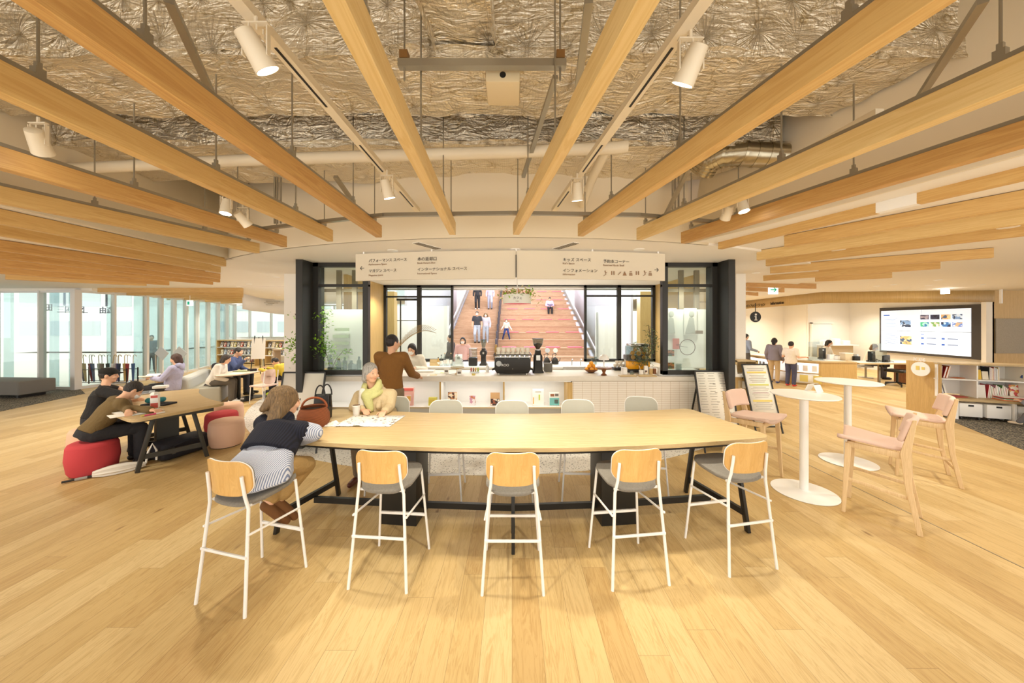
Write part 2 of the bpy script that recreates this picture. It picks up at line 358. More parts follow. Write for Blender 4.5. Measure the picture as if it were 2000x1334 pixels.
# ---- left glass facade ----
MUL = mt('pale_aluminium', (226, 226, 226), .4); FING = glass('teal_glass_fin', (224, 236, 238), .5)
OUTW = mt('exterior_pale', (246, 247, 247), .9); OUTB = mt('exterior_blue_grey', (206, 216, 224), .8)
def facade(nm, p, q, n, z0, z1, label, fins=True, wide=()):
    p, q = V((*p, 0)), V((*q, 0)); d = q-p; L = d.length; a = math.atan2(d.y, d.x)
    r = E(nm, p, a, label, 'window', kind='structure')
    fr = B(); fr.box((L/2, 0, z0+.04), (L, .1, .08)); fr.box((L/2, 0, z1-.04), (L, .1, .08)); fr.build('frame', MUL, r)
    for i in range(n+1):
        w = .16 if i in wide else .05
        B().box((L*i/n, 0, (z0+z1)/2), (w, .16, z1-z0)).build('mullion', MUL, r)
        if fins and i < n: B().box((L*i/n+.06, .22 if a < 1 else .22, (z0+z1)/2), (.02, .34 if a > 1 else .2, z1-z0-.04)).build('glass_fin', FING, r)
    B().box((L/2, .02, (z0+z1)/2), (L, .012, z1-z0)).build('pane', GLASS, r)
    return r
ZF = 2.98
facade('window_1', (-26, 10.5), (-14.2, 10.1), 8, 0, ZF, 'frontal glazed facade at the far left')
facade('window_2', (-14.2, 10.1), (-13.0, 9.97), 1, 0, ZF, 'narrow glazed bay beside the white facade column', wide=(1,))
facade('window_3', (-13.0, 9.97), (-12.7, 11.6), 2, 0, ZF, 'glazed bay turning away behind the man in the cap')
facade('window_4', (-12.7, 11.6), (-13.2, 14.0), 4, 0, ZF, 'glazed entrance bay behind the woman in lavender', fins=True)
facade('window_5', (-13.2, 14.0), (-14.6, 17.6), 4, 0, ZF, 'glazed bay next to the magazine shelves')
facade('window_6', (-15.2, 17.9), (-7.6, 18.6), 7, 1.15, ZF, 'row of windows above the magazine shelves', fins=False)
S('wall_back', B().box((-11.4, 18.3, .57), (7.8, .1, 1.15)), WHITE, 'low white wall under the windows behind the magazine shelves', 'wall')
S('trim_2', B().box((-19.4, 10.15, 2.99), (13.6, .25, .08)), WHITE, 'white edge trim above the left facade', 'ceiling trim')
# things outside
S('ground', B().box((-24, 34, -.16), (90, 60, .1)), mt('pale_paving', (226, 224, 218), .9), 'pale paving outside the facade', 'ground')
for k, (x, y, w, d, z, l) in enumerate(((-30, 26, 9, 6, 7, 'pale building beyond the facade, far left'), (-24, 34, 8, 6, 9, 'pale building beyond the entrance bay'), (-15.5, 42, 7, 6, 6, 'pale building behind the magazine shelf windows'))):
    r = T(B().box((x, y, z/2), (w, d, z)).build('building', OUTW), l, 'building')
    bb = B()
    for i in range(4):
        for j in range(3): bb.box((x-w/2+w*(i+.6)/4.2, y-d/2-.02, 1.6+j*2.0), (w*.14, .06, 1.0))
    bb.build('window_band', OUTB, r)
# ---- cafe core: splayed oak walls, back glazing, black display boxes ----
S('wall_cafe_left', B().box((-3.46, 7.95, 1.5), (.08, 2.0, 3.0)), OAKV, 'oak panelled side wall inside the cafe, left', 'wall')
S('wall_cafe_right', B().box((3.86, 7.95, 1.5), (.08, 2.0, 3.0)), OAKV, 'oak panelled side wall inside the cafe, right', 'wall')
def frame(nm, x0, x1, y, z0, z1, vs, zt, label, dep=.1, m=FRAME):
    r = E(nm, (0, y, 0), 0, label, 'window', kind='structure')
    b = B(); t = .07
    b.box(((x0+x1)/2, 0, z1-t/2), (x1-x0, dep, t)); b.box(((x0+x1)/2, 0, z0+t/2), (x1-x0, dep, t))
    for x, w in vs: b.box((x, 0, (z0+z1)/2), (w, dep, z1-z0))
    b.box(((x0+x1)/2, 0, zt), (x1-x0, dep*.8, .045)); b.build('frame', m, r, bevel=.004)
    B().box(((x0+x1)/2, .01, (z0+z1)/2), (x1-x0-.02, .012, z1-z0-.02)).build('pane', GLASS, r)
    return r
frame('window_7', -3.43, -1.58, 8.95, .96, 3.0, ((-3.39, .08), (-2.48, .11), (-1.6, .06)), 2.69, 'black framed back window left of the stairs view')
frame('window_8', 1.93, 3.82, 8.95, .96, 3.0, ((1.96, .06), (2.86, .1), (3.78, .08)), 2.71, 'black framed back window right of the stairs view')
S('trim_3', B().box((.17, 8.95, 2.985), (3.5, .08, .03)), FRAME, 'thin black head rail above the open stairs view', 'trim')
S('trim_4', B().box((0.2, 9.1, 2.9), (7.4, .05, .03)).box((.2, 9.2, 2.97), (7.4, .2, .06)), CEILM, 'white ceiling edge behind the kitchen glazing', 'trim')
for sgn, nm, lb in ((-1, 'window_9', 'black framed glass display bay at the left end of the counter'), (1, 'window_10', 'black framed glass display bay at the right end of the counter')):
    x0, x1 = (-3.32, -2.40) if sgn < 0 else (2.51, 3.43)
    y = 5.62
    r = frame(nm, x0, x1, y, 1.13, 3.0, ((x0+.045, .09), (x1-.045, .09)), 2.62, lb)
    xo = x0-.05 if sgn < 0 else x1+.05
    B().box((xo, -.02, 1.5), (.11, .62, 3.0)).build('side_fin', FRAME, r, bevel=.004)
    # frosted film and pale back panel seen through the glass
    xm = (x0+x1)/2*1.125
    B().box((xm, .72, 1.69), (x1-x0-.05, .02, 1.12)).build('film_panel', mt('frosted_film', (244, 245, 240), .9), r)
    B().box(((x0+x1)/2, .38, 1.11), (x1-x0, .7, .04)).build('shelf_board', GLW, r)
    b = B()
    for q in (-.1, .2): b.box((xm+q, .8, 1.6), (.09, .05, 2.8))
    b.box((xm, .82, 2.62), (x1-x0-.1, .05, .06)); b.build('inner_post', mt('taupe_post', (146, 132, 112), .6), r)
for k in range(6):
    T(B().box((-3.3+.02*k, 6.29, 1.22+.13*k), (.42-.03*k, .015, .06)).build('green_band', mt('pale_green_slat', (206, 222, 190), .4)), 'pale green band inside the left display bay, %s from the bottom' % ORD[k], 'band', 'pale green bands inside the left display bay')
S('wall_back_void', B().box((-.2, -1.1, 3.86), (8.4, .1, 1.7)), CREAM, 'unseen cream wall added behind the camera to darken foil reflections', 'wall')  # unseen wall, added so the foil side faces reflect something darker
S('wall_column_left', B().box((-4.55, 7.1, 1.5), (.24, .5, 3.0)), WHITE, 'white column beside the black display bay, left', 'column')
S('wall_column_right', B().box((4.69, 7.1, 1.5), (.2, .5, 3.0)), WHITE, 'white column beside the black display bay, right', 'column')
# ---- atrium with the big stair behind the cafe ----
S('wall_stairs_left', B().box((-4.6, 21, 3), (.1, 13, 6)), mt('lavender_white', (226, 222, 232), .8), 'pale lavender wall left of the big stair', 'wall')
S('wall_stairs_right', B().box((5.2, 21, 3), (.1, 13, 6)), MC['lavender_white'], 'pale lavender wall right of the big stair', 'wall')
S('wall_stairs_back', B().box((.3, 28.6, 4), (12, .1, 8)), MC['lavender_white'], 'pale wall at the top of the big stair', 'wall')
S('wall_corridor_left', B().box((-3.55, 13, 1.32), (2.2, .08, 2.64)), WHITE, 'white corridor wall behind the left back window', 'wall')
S('wall_corridor_right', B().box((3.75, 13, 1.32), (1.0, .08, 2.64)), WHITE, 'white corridor wall behind the right back window', 'wall')
S('door_1', B().box((3.3, 12.95, 1.2), (.06, .12, 2.4)), SOFTG, 'slim grey door edge behind the right back window', 'door')
S('wall_column_oak_left', B().box((-3.95, 10.9, 1.5), (.32, .3, 3.0)), OAKV, 'oak column behind the left back window', 'column')
S('wall_column_oak_right', B().box((4.35, 10.9, 1.5), (.45, .3, 3.0)), OAKV, 'oak column behind the right back window', 'column')
st = E('staircase', (0, 16, 0), 0, 'broad brown wooden seating stair behind the cafe', 'staircase', kind='structure')
b = B(); n = 13; rs, tr = .36, .85
for i in range(n):
    b.box((1.6, (i+n)*tr/2, rs*(i+.5)), (4.7, (n-i)*tr, rs-.002))
    b.box((1.6, i*tr-.012, rs*(i+1)-.02), (4.7, .03, .04))
b.build('seating_steps', STAIRW, st)
b = B()
for i in range(n*2):
    b.box((-2.1, (i+2*n)*tr/4, rs/2*(i+.5)), (2.6, (2*n-i)*tr/2, rs/2-.002))
b.build('walking_steps', STAIRW, st)
b = B(); b.m(0)
for i in range(n): b.box((-.77, i*tr+tr/2, rs*(i+1)+.35), (.07, tr, .98))
b.build('centre_balustrade', mt('slate_panel', (70, 70, 80), .6), st)
for x in (-3.4, 3.95):
    hr = B().bar((x, -.6, .55), (x, n*tr, n*rs+.8), .05, .06).build('handrail', mt('lilac_white_rail', (214, 208, 222), .5), st)
    B().bar((x, -.6, .1), (x, n*tr, n*rs+.3), .04, .5).build('glass_panel', CLRP, hr)
    B().bar((x-.04, -.6, -.05), (x-.04, n*tr, n*rs+.1), .12, .14).build('stringer', MC['lilac_white_rail'], st)
PINK = mt('pink_cushion', (238, 112, 132), .8)
k = 0
for i in range(2, n, 2):
    row = []
    for j in range(4):
        x = -.15+j*1.12+(.18 if i % 4 == 0 else 0); 
        if x > 3.6: continue
        c = B().box((x, 16+i*tr+.25-tr, i*rs+.025), (.72, .42, .05), bev=.02).build('seat_cushion', PINK)
        T(c, 'pink seat pad on the stair, %s row from below, %s from the left' % (ORD[i//2-1], ORD[j]), 'cushion', 'pink pads on the seating stair')
# hanging black rail and exit sign seen through the left back window
r = E('clothes_rail', (-3.0, 9.6, 0), 0, 'slim black hanging rail behind the left back window', 'rail')
B().box((.0, 0, 2.66), (.62, .05, .06)).build('bar', BLACK, r); B().cyl((-.2, 0, 1.0), (-.2, 0, 2.63), .02).build('pole', BLACK, r); B().box((0, 0, 2.06), (.6, .02, .02)).build('crossbar', BLACK, r)
# ================= CEILING THINGS =================
def beam(name, e, n, label, grp, zb=2.944, w=.068, h=.135, mat=1, rods=(), steel=True):
    """e: far end (x,y), n: near end (x,y) of the lower edge centre line"""
    d = V((n[0]-e[0], n[1]-e[1], 0)); L = d.length; a = math.atan2(d.y, d.x)-PI/2
    r = E(name, (e[0], e[1], zb), a, label, 'beam', grp)
    B().box((0, L/2, h/2), (w, L, h), bev=.003, seg=1).build('timber_board', CEDAR[mat], r)
    if steel:
        B().box((0, L/2+.06, h+.014), (.034, L-.12, .028)).build('steel_channel', STEEL, r)
        for q in rods:
            rd = B().cyl((0, q, h+.02), (0, q, 4.6-zb), .0055, seg=8).build('hanger_rod', STEEL, r)
            B().box((0, q, h+.04), (.03, .035, .045)).box((0, q, h+.075), (.018, .018, .03)).build('hanger_clip', STEEL, rd)
    return r
def vp_beam(px, py, vp, yn=-.6, zb=2.944, **k):
    Y = (zb-CH)*FOC/(HY-py); X = (px-1000)*Y/FOC; s = (vp-1000)/FOC
    return beam('ceiling_beam', (X, Y), (X+s*(yn-Y), yn), zb=zb, **k)
G1 = 'timber beams fanned out over the table'
LB = [(504,495,1201,1), (556,483,1092,2), (645,472,1002,1), (740,464,990,2), (884,459,971,0)]
RB = [(1008,459,911,0), (1134,462,874,1), (1248,469,841,0), (1334,476,792,2), (1406,487,776,1)]
for i, (px, py, vp, m_) in enumerate(LB[::-1]):
    vp_beam(px, py, vp, label='timber ceiling beam hung on rods, %s to the left of the projector' % ORD[i], grp=G1, mat=m_, rods=(.12, .62, 1.5, 2.4))
for i, (px, py, vp, m_) in enumerate(RB):
    r = vp_beam(px, py, vp, label='timber ceiling beam hung on rods, %s to the right of the projector' % ORD[i], grp=G1, mat=m_, rods=(.12, .7, 1.6, 2.5))
    if i == 4: B().box((-.0, 1.62, .0675), (.074, .24, .136)).build('white_cover_plate', GLW, r)
# denser fans at the sides (hung just under the flat ceiling)
GL, GR = 'timber beams over the left reading area', 'timber beams over the right library area'
def two(p, q, zb, label, grp, m_):
    ya = (zb-CH)*FOC/(HY-p[1]); yb = (zb-CH)*FOC/(HY-q[1])
    e = V(((p[0]-1000)*ya/FOC, ya)); n = V(((q[0]-1000)*yb/FOC, yb))
    n2 = e+(n-e)*1.6 if q[0] in (0, 2000) else n
    return beam('ceiling_beam', e, n2, label, grp, zb=zb, mat=m_, steel=False)
for i, (p, q) in enumerate((((438,520.6),(0,438)), ((427.7,532.8),(0,461)), ((428,545),(0,490)), ((428,551.7),(0,506)), ((415,556),(0,522)), ((330,557.5),(0,535)), ((286,558.5),(12,546)))):
    two(p, q, 2.89, 'timber ceiling beam over the left reading area, %s from the top of that bank' % ORD[i], GL, (1, 1, 2, 2, 2, 2, 1)[i])
for i, (p, q) in enumerate((((474,571),(193,571)), ((474,577),(225,577)), ((474,581),(300,582)), ((474,585),(327,586)), ((474,589),(375,590)), ((474,592),(432,593)))):
    two(p, q, 2.9, 'timber beam over the window side seats, %s from the top of the far left bank' % ORD[i], 'timber beams in the far left bank', 1)
for i, (p, q) in enumerate((((1534,483),(2000,406)), ((1479.5,508.5),(2000,438)), ((1497,520),(2000,461)), ((1504,534),(1939,503.5)), ((1491,548.5),(1836,525)), ((1592.6,550),(1741,543)))):
    two(p, q, 2.89, 'timber ceiling beam over the library area, %s from the top of the right bank' % ORD[i], GR, (1, 0, 1, 1, 1, 1)[i])
for i, (p, q) in enumerate((((1457,560),(1592,564)), ((1457,568),(1530,571)), ((1457,576),(1479,578)))):
    two(p, q, 2.9, 'timber beam above the information text, %s from the top' % ORD[i], 'timber beams above the information desk', 2)
# steel cross channel near the beam ends
pts = [F2 for F2 in [((px-1000)*y/FOC, y, 3.10) for px, y in ((498, 3.95), (640, 3.62), (750, 3.42), (1000, 3.36), (1250, 3.42), (1400, 3.66), (1440, 3.74))]]
b = B()
for p, q in zip(pts[:-1], pts[1:]): b.bar(p, q, .04, .035)
T(b.build('steel_channel', STEEL), 'galvanised steel channel crossing over the beam ends', 'channel')
# diagonal braces
for i, (p, q, l) in enumerate((((330, 0, 1.45, 3.9), (412, 180, 2.0, 3.12), 'slanted steel brace above the second beam left of the projector'),
                               ((1085, 150, 2.2, 3.8), (1022, 345, 3.3, 3.2), 'slanted steel brace behind the projector'),
                               ((1150, 0, 1.4, 3.6), (1128, 180, 1.9, 3.12), 'slanted steel brace beside the first beam right of the projector'),
                               ((1920, 0, 1.5, 3.7), (1790, 200, 2.15, 3.12), 'slanted steel brace above the third beam right of the projector'),
                               ((655, 345, 3.0, 3.4), (690, 395, 3.3, 3.12), 'short steel brace near the end of the second beam left of the projector'),
                               ((1345, 330, 3.0, 3.4), (1300, 420, 3.45, 3.12), 'short steel brace near the spiral duct'))):
    a, c = [W(t[0], t[1], t[2]) for t in (p, q)]
    T(B().bar(a, c, .035, .03).build('steel_brace', STEEL), l, 'brace', 'slanted steel braces')
# hung projector with its strut
r = E('projector', W(983, 172, 2.24), 0, 'cream box projector hung from the foil clad ceiling', 'projector')
b = B().box((0, 0, 0), (.22, .24, .09), bev=.012); b.build('body', mt('projector_cream', (226, 208, 170), .55), r)
B().box((-.06, -.1, .062), (.05, .03, .03)).box((.07, -.1, .062), (.06, .03, .03)).build('mount', BLACK, r); B().cyl((0, -.122, 0), (0, -.115, 0), .02).build('lens', BLACK, r)
r = E('strut_channel', W(942, 126, 2.06), 0, 'steel strut channel carrying the projector', 'channel')
B().box((0, 0, 0), (1.03, .045, .045)).build('rail', STEEL, r)
for x in (-.48, .48):
    rd = B().cyl((x, 0, -.1), (x, 0, 1.1), .006, seg=8).build('hanger_rod', STEEL, r); B().box((x, 0, .05), (.05, .05, .05)).build('clamp', mt('rusty_clamp', (150, 112, 66), .5, .6), rd)
# pipes and ducts
b = B().tube([W(120, 330, 3.3), W(500, 312, 3.15), W(1000, 297, 2.98), W(1200, 289, 2.92), W(1226, 286, 2.9)], .052, 14)
T(b.build('pipe', mt('white_pipe', (232, 220, 196), .5)), 'long white pipe crossing in front of the foil', 'pipe')
T(B().tube([W(1185, 292, 2.95), W(1160, 340, 3.3), W(1137, 400, 3.85)], .045, 12).build('pipe', MC['white_pipe']), 'short white pipe running back beside the first right beam', 'pipe')
T(B().tube([W(-40, 340, 3.3), W(40, 345, 3.25), W(110, 352, 3.2)], .09, 12).build('pipe', MC['white_pipe']), 'thick white pipe end at the far left', 'pipe')
c = [W(1372, 335, 3.5), W(1384, 315, 3.42), W(1412, 302, 3.32), W(1450, 300, 3.25), W(1530, 305, 3.2)]
r = T(B().tube(c, .115, 24).build('spiral_duct', mt('spiral_duct_zinc', (186, 176, 152), .25, .9)), 'galvanised spiral duct elbow on the right', 'duct')
b = B()
for i in range(4):
    for t in (.0, .3, .6):
        p = c[i].lerp(c[i+1], t); d = (c[i+1]-c[i]).normalized()*.012; b.cyl(p-d, p+d, .121, seg=24)
b.build('seam_ring', MC['spiral_duct_zinc'], r)
for x, y, l in ((545, 395, 'bundle of steel conduits left of the first spotlight'), (1322, 395, 'bundle of steel conduits right of the round soffit')):
    bb = B()
    for dx in (-.05, -.02, .02): bb.tube([W(x, 420, 3.9)+V((dx, 0, -.1)), W(x, y, 3.9)+V((dx, 0, .15)), W(x, y, 3.9)+V((dx, 0, .55))], .011, 8)
    T(bb.build('conduit', STEEL), l, 'conduit', 'steel conduit bundles')
# ---- lighting tracks and spotlights ----
TRK = mt('track_white', (236, 224, 200), .5)
def track(a, c, label):
    r = E('lighting_track', (0, 0, 0), 0, label, 'track'); a, c = V(a), V(c)
    B().bar(a, c, .055, .04).build('rail', TRK, r); d = c-a
    for t in (.18, .42, .66, .9): B().bar(a+d*(t-.07)+V((0, 0, -.021)), a+d*(t+.05)+V((0, 0, -.021)), .012, .004).build('slot', BLACK, r)
    return r
track((-1.07, .3, 3.26), (-1.06, 3.75, 3.26), 'white lighting track left of the projector')
track((.86, .3, 3.26), (.47, 3.75, 3.26), 'white lighting track right of the projector')
track((-2.86, .3, 3.26), (-2.75, 3.6, 3.26), 'white lighting track at the far left of the foil')
track((2.2, 2.0, 3.26), (2.1, 3.7, 3.26), 'white lighting track at the right side wall')
SPOTS = []
def spot(px, py, Y, tx, ty, label, on=True):
    p = W(px, py, Y); r = E('spotlight', p, 0, label, 'spotlight', 'white track spotlights')
    d = (V((tx, ty, 0))-p).normalized(); q = V((0, 0, -1)).rotation_difference(d).to_matrix().to_4x4()
    b = B().lathe([(.026, .075), (.036, .07), (.04, .03), (.047, -.06), (.049, -.07), (.044, -.07), (.041, -.058)], seg=24); bmesh.ops.transform(b.bm, matrix=q, verts=b.bm.verts); b.build('housing', TRK, r)
    b = B().lathe([(.0435, -.067), (.0, -.0672)], seg=24, cap=False); bmesh.ops.transform(b.bm, matrix=q, verts=b.bm.verts); b.build('lens', LAMP if on else GLW, r)
    b = B()
    for s in (-1, 1): b.box((s*.05, 0, .04), (.005, .02, .12))
    b.box((0, 0, .112), (.104, .02, .006)).cyl((0, 0, .112), (0, 0, max(.14, 3.24-p.z)), .008, seg=8); b.build('yoke', TRK, r)
    b = B()
    for k in range(7): b.box((.03*math.cos(k*.9), .03*math.sin(k*.9), .078), (.005, .005, .022), rz=k*.9)
    b.build('cooling_fin', TRK, r)
    SPOTS.append((p+d*.1, d, on))
spot(500, 100, 1.36, .3, 3.2, 'white spotlight on the left track, nearest the camera')
spot(756, 370, 2.72, -.4, 3.6, 'white spotlight on the left track, far end')
spot(1349, 128, 1.42, -.2, 3.4, 'white spotlight on the right track, nearest the camera')
spot(1127, 375, 2.78, .8, 3.6, 'white spotlight on the right track, far end')
spot(75, 277, 2.02, -5.0, 5.0, 'white spotlight at the far left of the foil', 3)
spot(442, 404, 3.14, -2.6, 2.6, 'white spotlight between two beams at left, lens towards camera')
spot(474, 428, 3.3, -1.5, 6.5, 'white spotlight between two beams at left, seen from its back', False)
spot(1450, 400, 3.1, 2.4, 2.4, 'white spotlight between two beams at right, lens towards camera')
spot(1421, 415, 3.3, 2.5, 6.5, 'white spotlight between two beams at right, seen from its back', False)
# ---- recessed downlights ----
DL = [(767,489,3.0,'left end of the sign'), (1006,487,3.0,'middle of the sign'), (1248,487,3.0,'right end of the sign'), (880,543,3.0,'left of the hanging planter'), (1001,542,3.0,'just behind the hanging planter'),
      (485.6,554.7,3.0,'white soffit edge at left'), (539,541,3.0,'black bay on its left side'), (544,576.7,3.0,'white banner'), (75,568,3.03,'carpet at the far left'),
      (1476.5,533,3.0,'round soffit edge at right'), (1832,546.5,3.03,'bookshelf, nearest of that cluster'), (1712,558.7,3.03,'video wall, leftmost of that cluster'), (1745,555.8,3.03,'video wall, second of that cluster'), (1814,557,3.03,'video wall, third of that cluster'), (1917,555.8,3.03,'video wall, rightmost of that cluster'), (1637.5,488,2.99,'beam bank on the right'), (1969,443.5,2.99,'beam bank at the right edge')]
for px, py, z, l in DL:
    p = F(px, py, z) if False else W(px, py, (z-CH)*FOC/(HY-py))
    r = E('downlight', (p.x, p.y, z), 0, 'round recessed downlight above the '+l, 'downlight', 'recessed ceiling downlights')
    B().lathe([(.055, -.008), (.07, -.006), (.072, 0), (.055, .0)], seg=24).build('trim_ring', GLW, r)
    B().cyl((0, 0, -.007), (0, 0, -.003), .054, seg=24).build('diffuser', LAMP, r)
    SPOTS.append((V((p.x, p.y, z-.05)), V((0, 0, -1)), 2))
# two slot diffusers in the soffit
for px, rz, l in ((835, -.55, 'slot air diffuser in the soffit left of the sign joint'), (1105, .55, 'slot air diffuser in the soffit right of the sign joint')):
    p = W(px, 480, 653/150.); r = E('air_diffuser', (p.x, p.y, 2.998), rz, l, 'air diffuser', 'slot air diffusers')
    B().box((0, 0, 0), (.11, .42, .006)).build('frame', GLW, r)
    for k in range(4): B().box((-.04+k*.027, 0, -.004), (.012, .40, .004)).build('slot', mt('slot_shadow', (110, 100, 84), .7), r)
# ---- curved wayfinding sign ----
SG = mt('sign_cream', (222, 212, 192), .7)
RSG = 10.4; SC = (0.03, 4.5+RSG)
def sp(x, dz=0): return SC[1]-math.sqrt(RSG**2-(x-SC[0])**2)
sg = E('hanging_sign', (0, 0, 0), 0, 'long curved cream wayfinding sign hung over the counter', 'sign')
for nm, x0, x1 in (('left_panel', -2.22, .048), ('right_panel', .062, 2.16)):
    rings = []
    for i in range(25):
        x = x0+(x1-x0)*i/24; y = sp(x); rings.append([(x, y, 2.59), (x, y+.03, 2.59), (x, y+.03, 2.97), (x, y, 2.97)])
    B().loft(rings).build(nm, SG, sg)
B().box((.055, 4.5, 2.76), (.012, .034, .3)).build('joint', DKGREY, sg)
b = B()
for x in (-2.1, -1.1, .055, 1.1, 2.06): b.cyl((x, sp(x)+.015, 2.96), (x, sp(x)+.015, 3.0), .012)
b.build('hanger', GLW, sg)
def stx(s, px, py, size, m=INK):
    Y = 4.55
    for _ in range(4): Y = sp((px-1000)*Y/FOC)
    p = W(px, py, Y-.004); a = math.asin((p.x-SC[0])/RSG); text('lettering', s, size, m, sg, p, (PI/2, 0, a))
INK2 = mt('brown_ink', (150, 116, 84), .7)
for s, x, y, k in (('パフォーマンス スペース', 720, 512, .052), ('マガジン スペース', 720, 532, .052), ('本の返却口', 815, 509, .056), ('インターナショナル スペース', 815, 529, .053),
                   ('キッズ スペース', 1099, 510, .054), ('インフォメーション', 1099, 531, .0535), ('予約本コーナー', 1178, 513, .054)): stx(s, x, y, k)
for s, x, y in (('Performance Space', 720, 518.5), ('Magazine space', 720, 539.5), ('Book Return Box', 815, 515.5), ('International Space', 815, 536), ("Kid's Space", 1099, 516), ('Information', 1099, 537.5), ('Reserved Book Shelf', 1178, 519.5)): stx(s, x, y, .036, INK2)
stx('←', 702, 528, .09); stx('→', 1277, 531, .09)
for i, x in enumerate((1178, 1193, 1206, 1216, 1228, 1241, 1255, 1266)):          # small line pictograms
    Y = sp((x-1000)*4.7/FOC); p = W(x+4, 534, Y-.006); q = B(); w = .03
    if i in (0, 6): q.sph(p+V((0, 0, .03)), .009, 8, 6).bar(p+V((0, 0, .02)), p+V((.012, 0, -.012)), .006).bar(p+V((.012, 0, -.012)), p+V((-.02, 0, -.034)), .006).bar(p+V((0, 0, .01)), p+V((.025, 0, .012)), .005)
    elif i in (1, 5):
        for dx in (-.016, .016): q.sph(p+V((dx, 0, .024)), .008, 8, 6).bar(p+V((dx, 0, .016)), p+V((dx, 0, -.02)), .012, .006)
    elif i in (3,): q.loft([[(p.x-.028, p.y, p.z-.03), (p.x+.028, p.y, p.z-.03), (p.x, p.y, p.z+.03)], [(p.x-.028, p.y-.003, p.z-.03), (p.x+.028, p.y-.003, p.z-.03), (p.x, p.y-.003, p.z+.03)]])
    elif i in (2,): q.bar(p+V((-.02, 0, -.02)), p+V((.02, 0, .02)), .022, .006)
    else: q.box(p, (.04, .006, .012)).box(p+V((0, 0, -.022)), (.046, .006, .016)).box(p+V((0, 0, .022)), (.03, .006, .012))
    q.build('pictogram', INK2, sg)
# ================= FURNITURE IN THE MIDDLE =================
def arctable(b, Rn, Rf, c, ha, z0, z1, n=36, cr=.10):
    """arc shaped top between radii Rf (inner, far) and Rn (outer, near), rounded corners"""
    mid = (Rn+Rf)/2; hw = (Rn-Rf)/2; hl = ha*mid
    out = rrect(2*hl, 2*hw, cr, 8); dense = []
    for p, q in zip(out, out[1:]+out[:1]):
        k = max(1, int(math.hypot(q[0]-p[0], q[1]-p[1])/.08))
        dense += [(p[0]+(q[0]-p[0])*i/k, p[1]+(q[1]-p[1])*i/k) for i in range(k)]
    pts = []
    for u, v in dense:
        a = u/mid; r = mid-v                 # v>0 is the far side
        pts.append((c[0]+r*math.sin(a), c[1]-r*math.cos(a)))
    return b.prism(pts, z0, z1)
TB = E('communal_table', (0, 0, 0), 0, 'long curved oak high table on black steel legs in the foreground', 'table')
arctable(B(), 10.39, 9.34, (0, 13.2), .2345, .907, .947).build('tabletop', OAK, TB, bevel=.004)
b = B()
for r in (10.29, 9.44):
    p = arc((0, 13.2), r, -PI/2-.222, -PI/2+.222, 30)
    for a, c in zip(p[:-1], p[1:]): b.bar((*a, .885), (*c, .885), .05, .045)
for a in (-.222, -.1, .1, .222):
    b.bar((9.44*math.sin(a), 13.2-9.44*math.cos(a), .885), (10.29*math.sin(a), 13.2-10.29*math.cos(a), .885), .05, .04)
b.build('apron', BLACK, TB)
def leg(a, c, w=.055, d=.03): return B().bar(a, c, w, d, up=(1, 0, 0), bev=.003)
for n_, f_ in (((2.25, 3.19), (2.05, 3.946)), ((-2.235, 3.17), (-2.01, 3.88)), ((.01, 2.896), (.01, 3.86))):
    ax = .93
    mx = lambda p, q, t: (p[0]+(q[0]-p[0])*t, p[1]+(q[1]-p[1])*t)
    leg((*n_, .0), (*mx(n_, f_, .2), .88)).build('leg', BLACK, TB); leg((*f_, .0), (*mx(f_, n_, .2), .88)).build('leg', BLACK, TB)
    B().bar((*mx(n_, f_, .05), .17), (*mx(n_, f_, .95), .17), .035, .055).build('crossbar', BLACK, TB)
b = B(); p = [(-2.1, 3.56), (-1.1, 3.47), (0, 3.40), (1.1, 3.47), (2.13, 3.6)]
for a, c in zip(p[:-1], p[1:]): b.bar((*a, .12), (*c, .12), .035, .06)
b.build('stretcher', BLACK, TB)
for x in (-1.1, 1.04): B().box((x, 3.46, .445), (.36, .33, .89), rz=x*.1, bev=.004).build('pedestal', BLACK, TB)
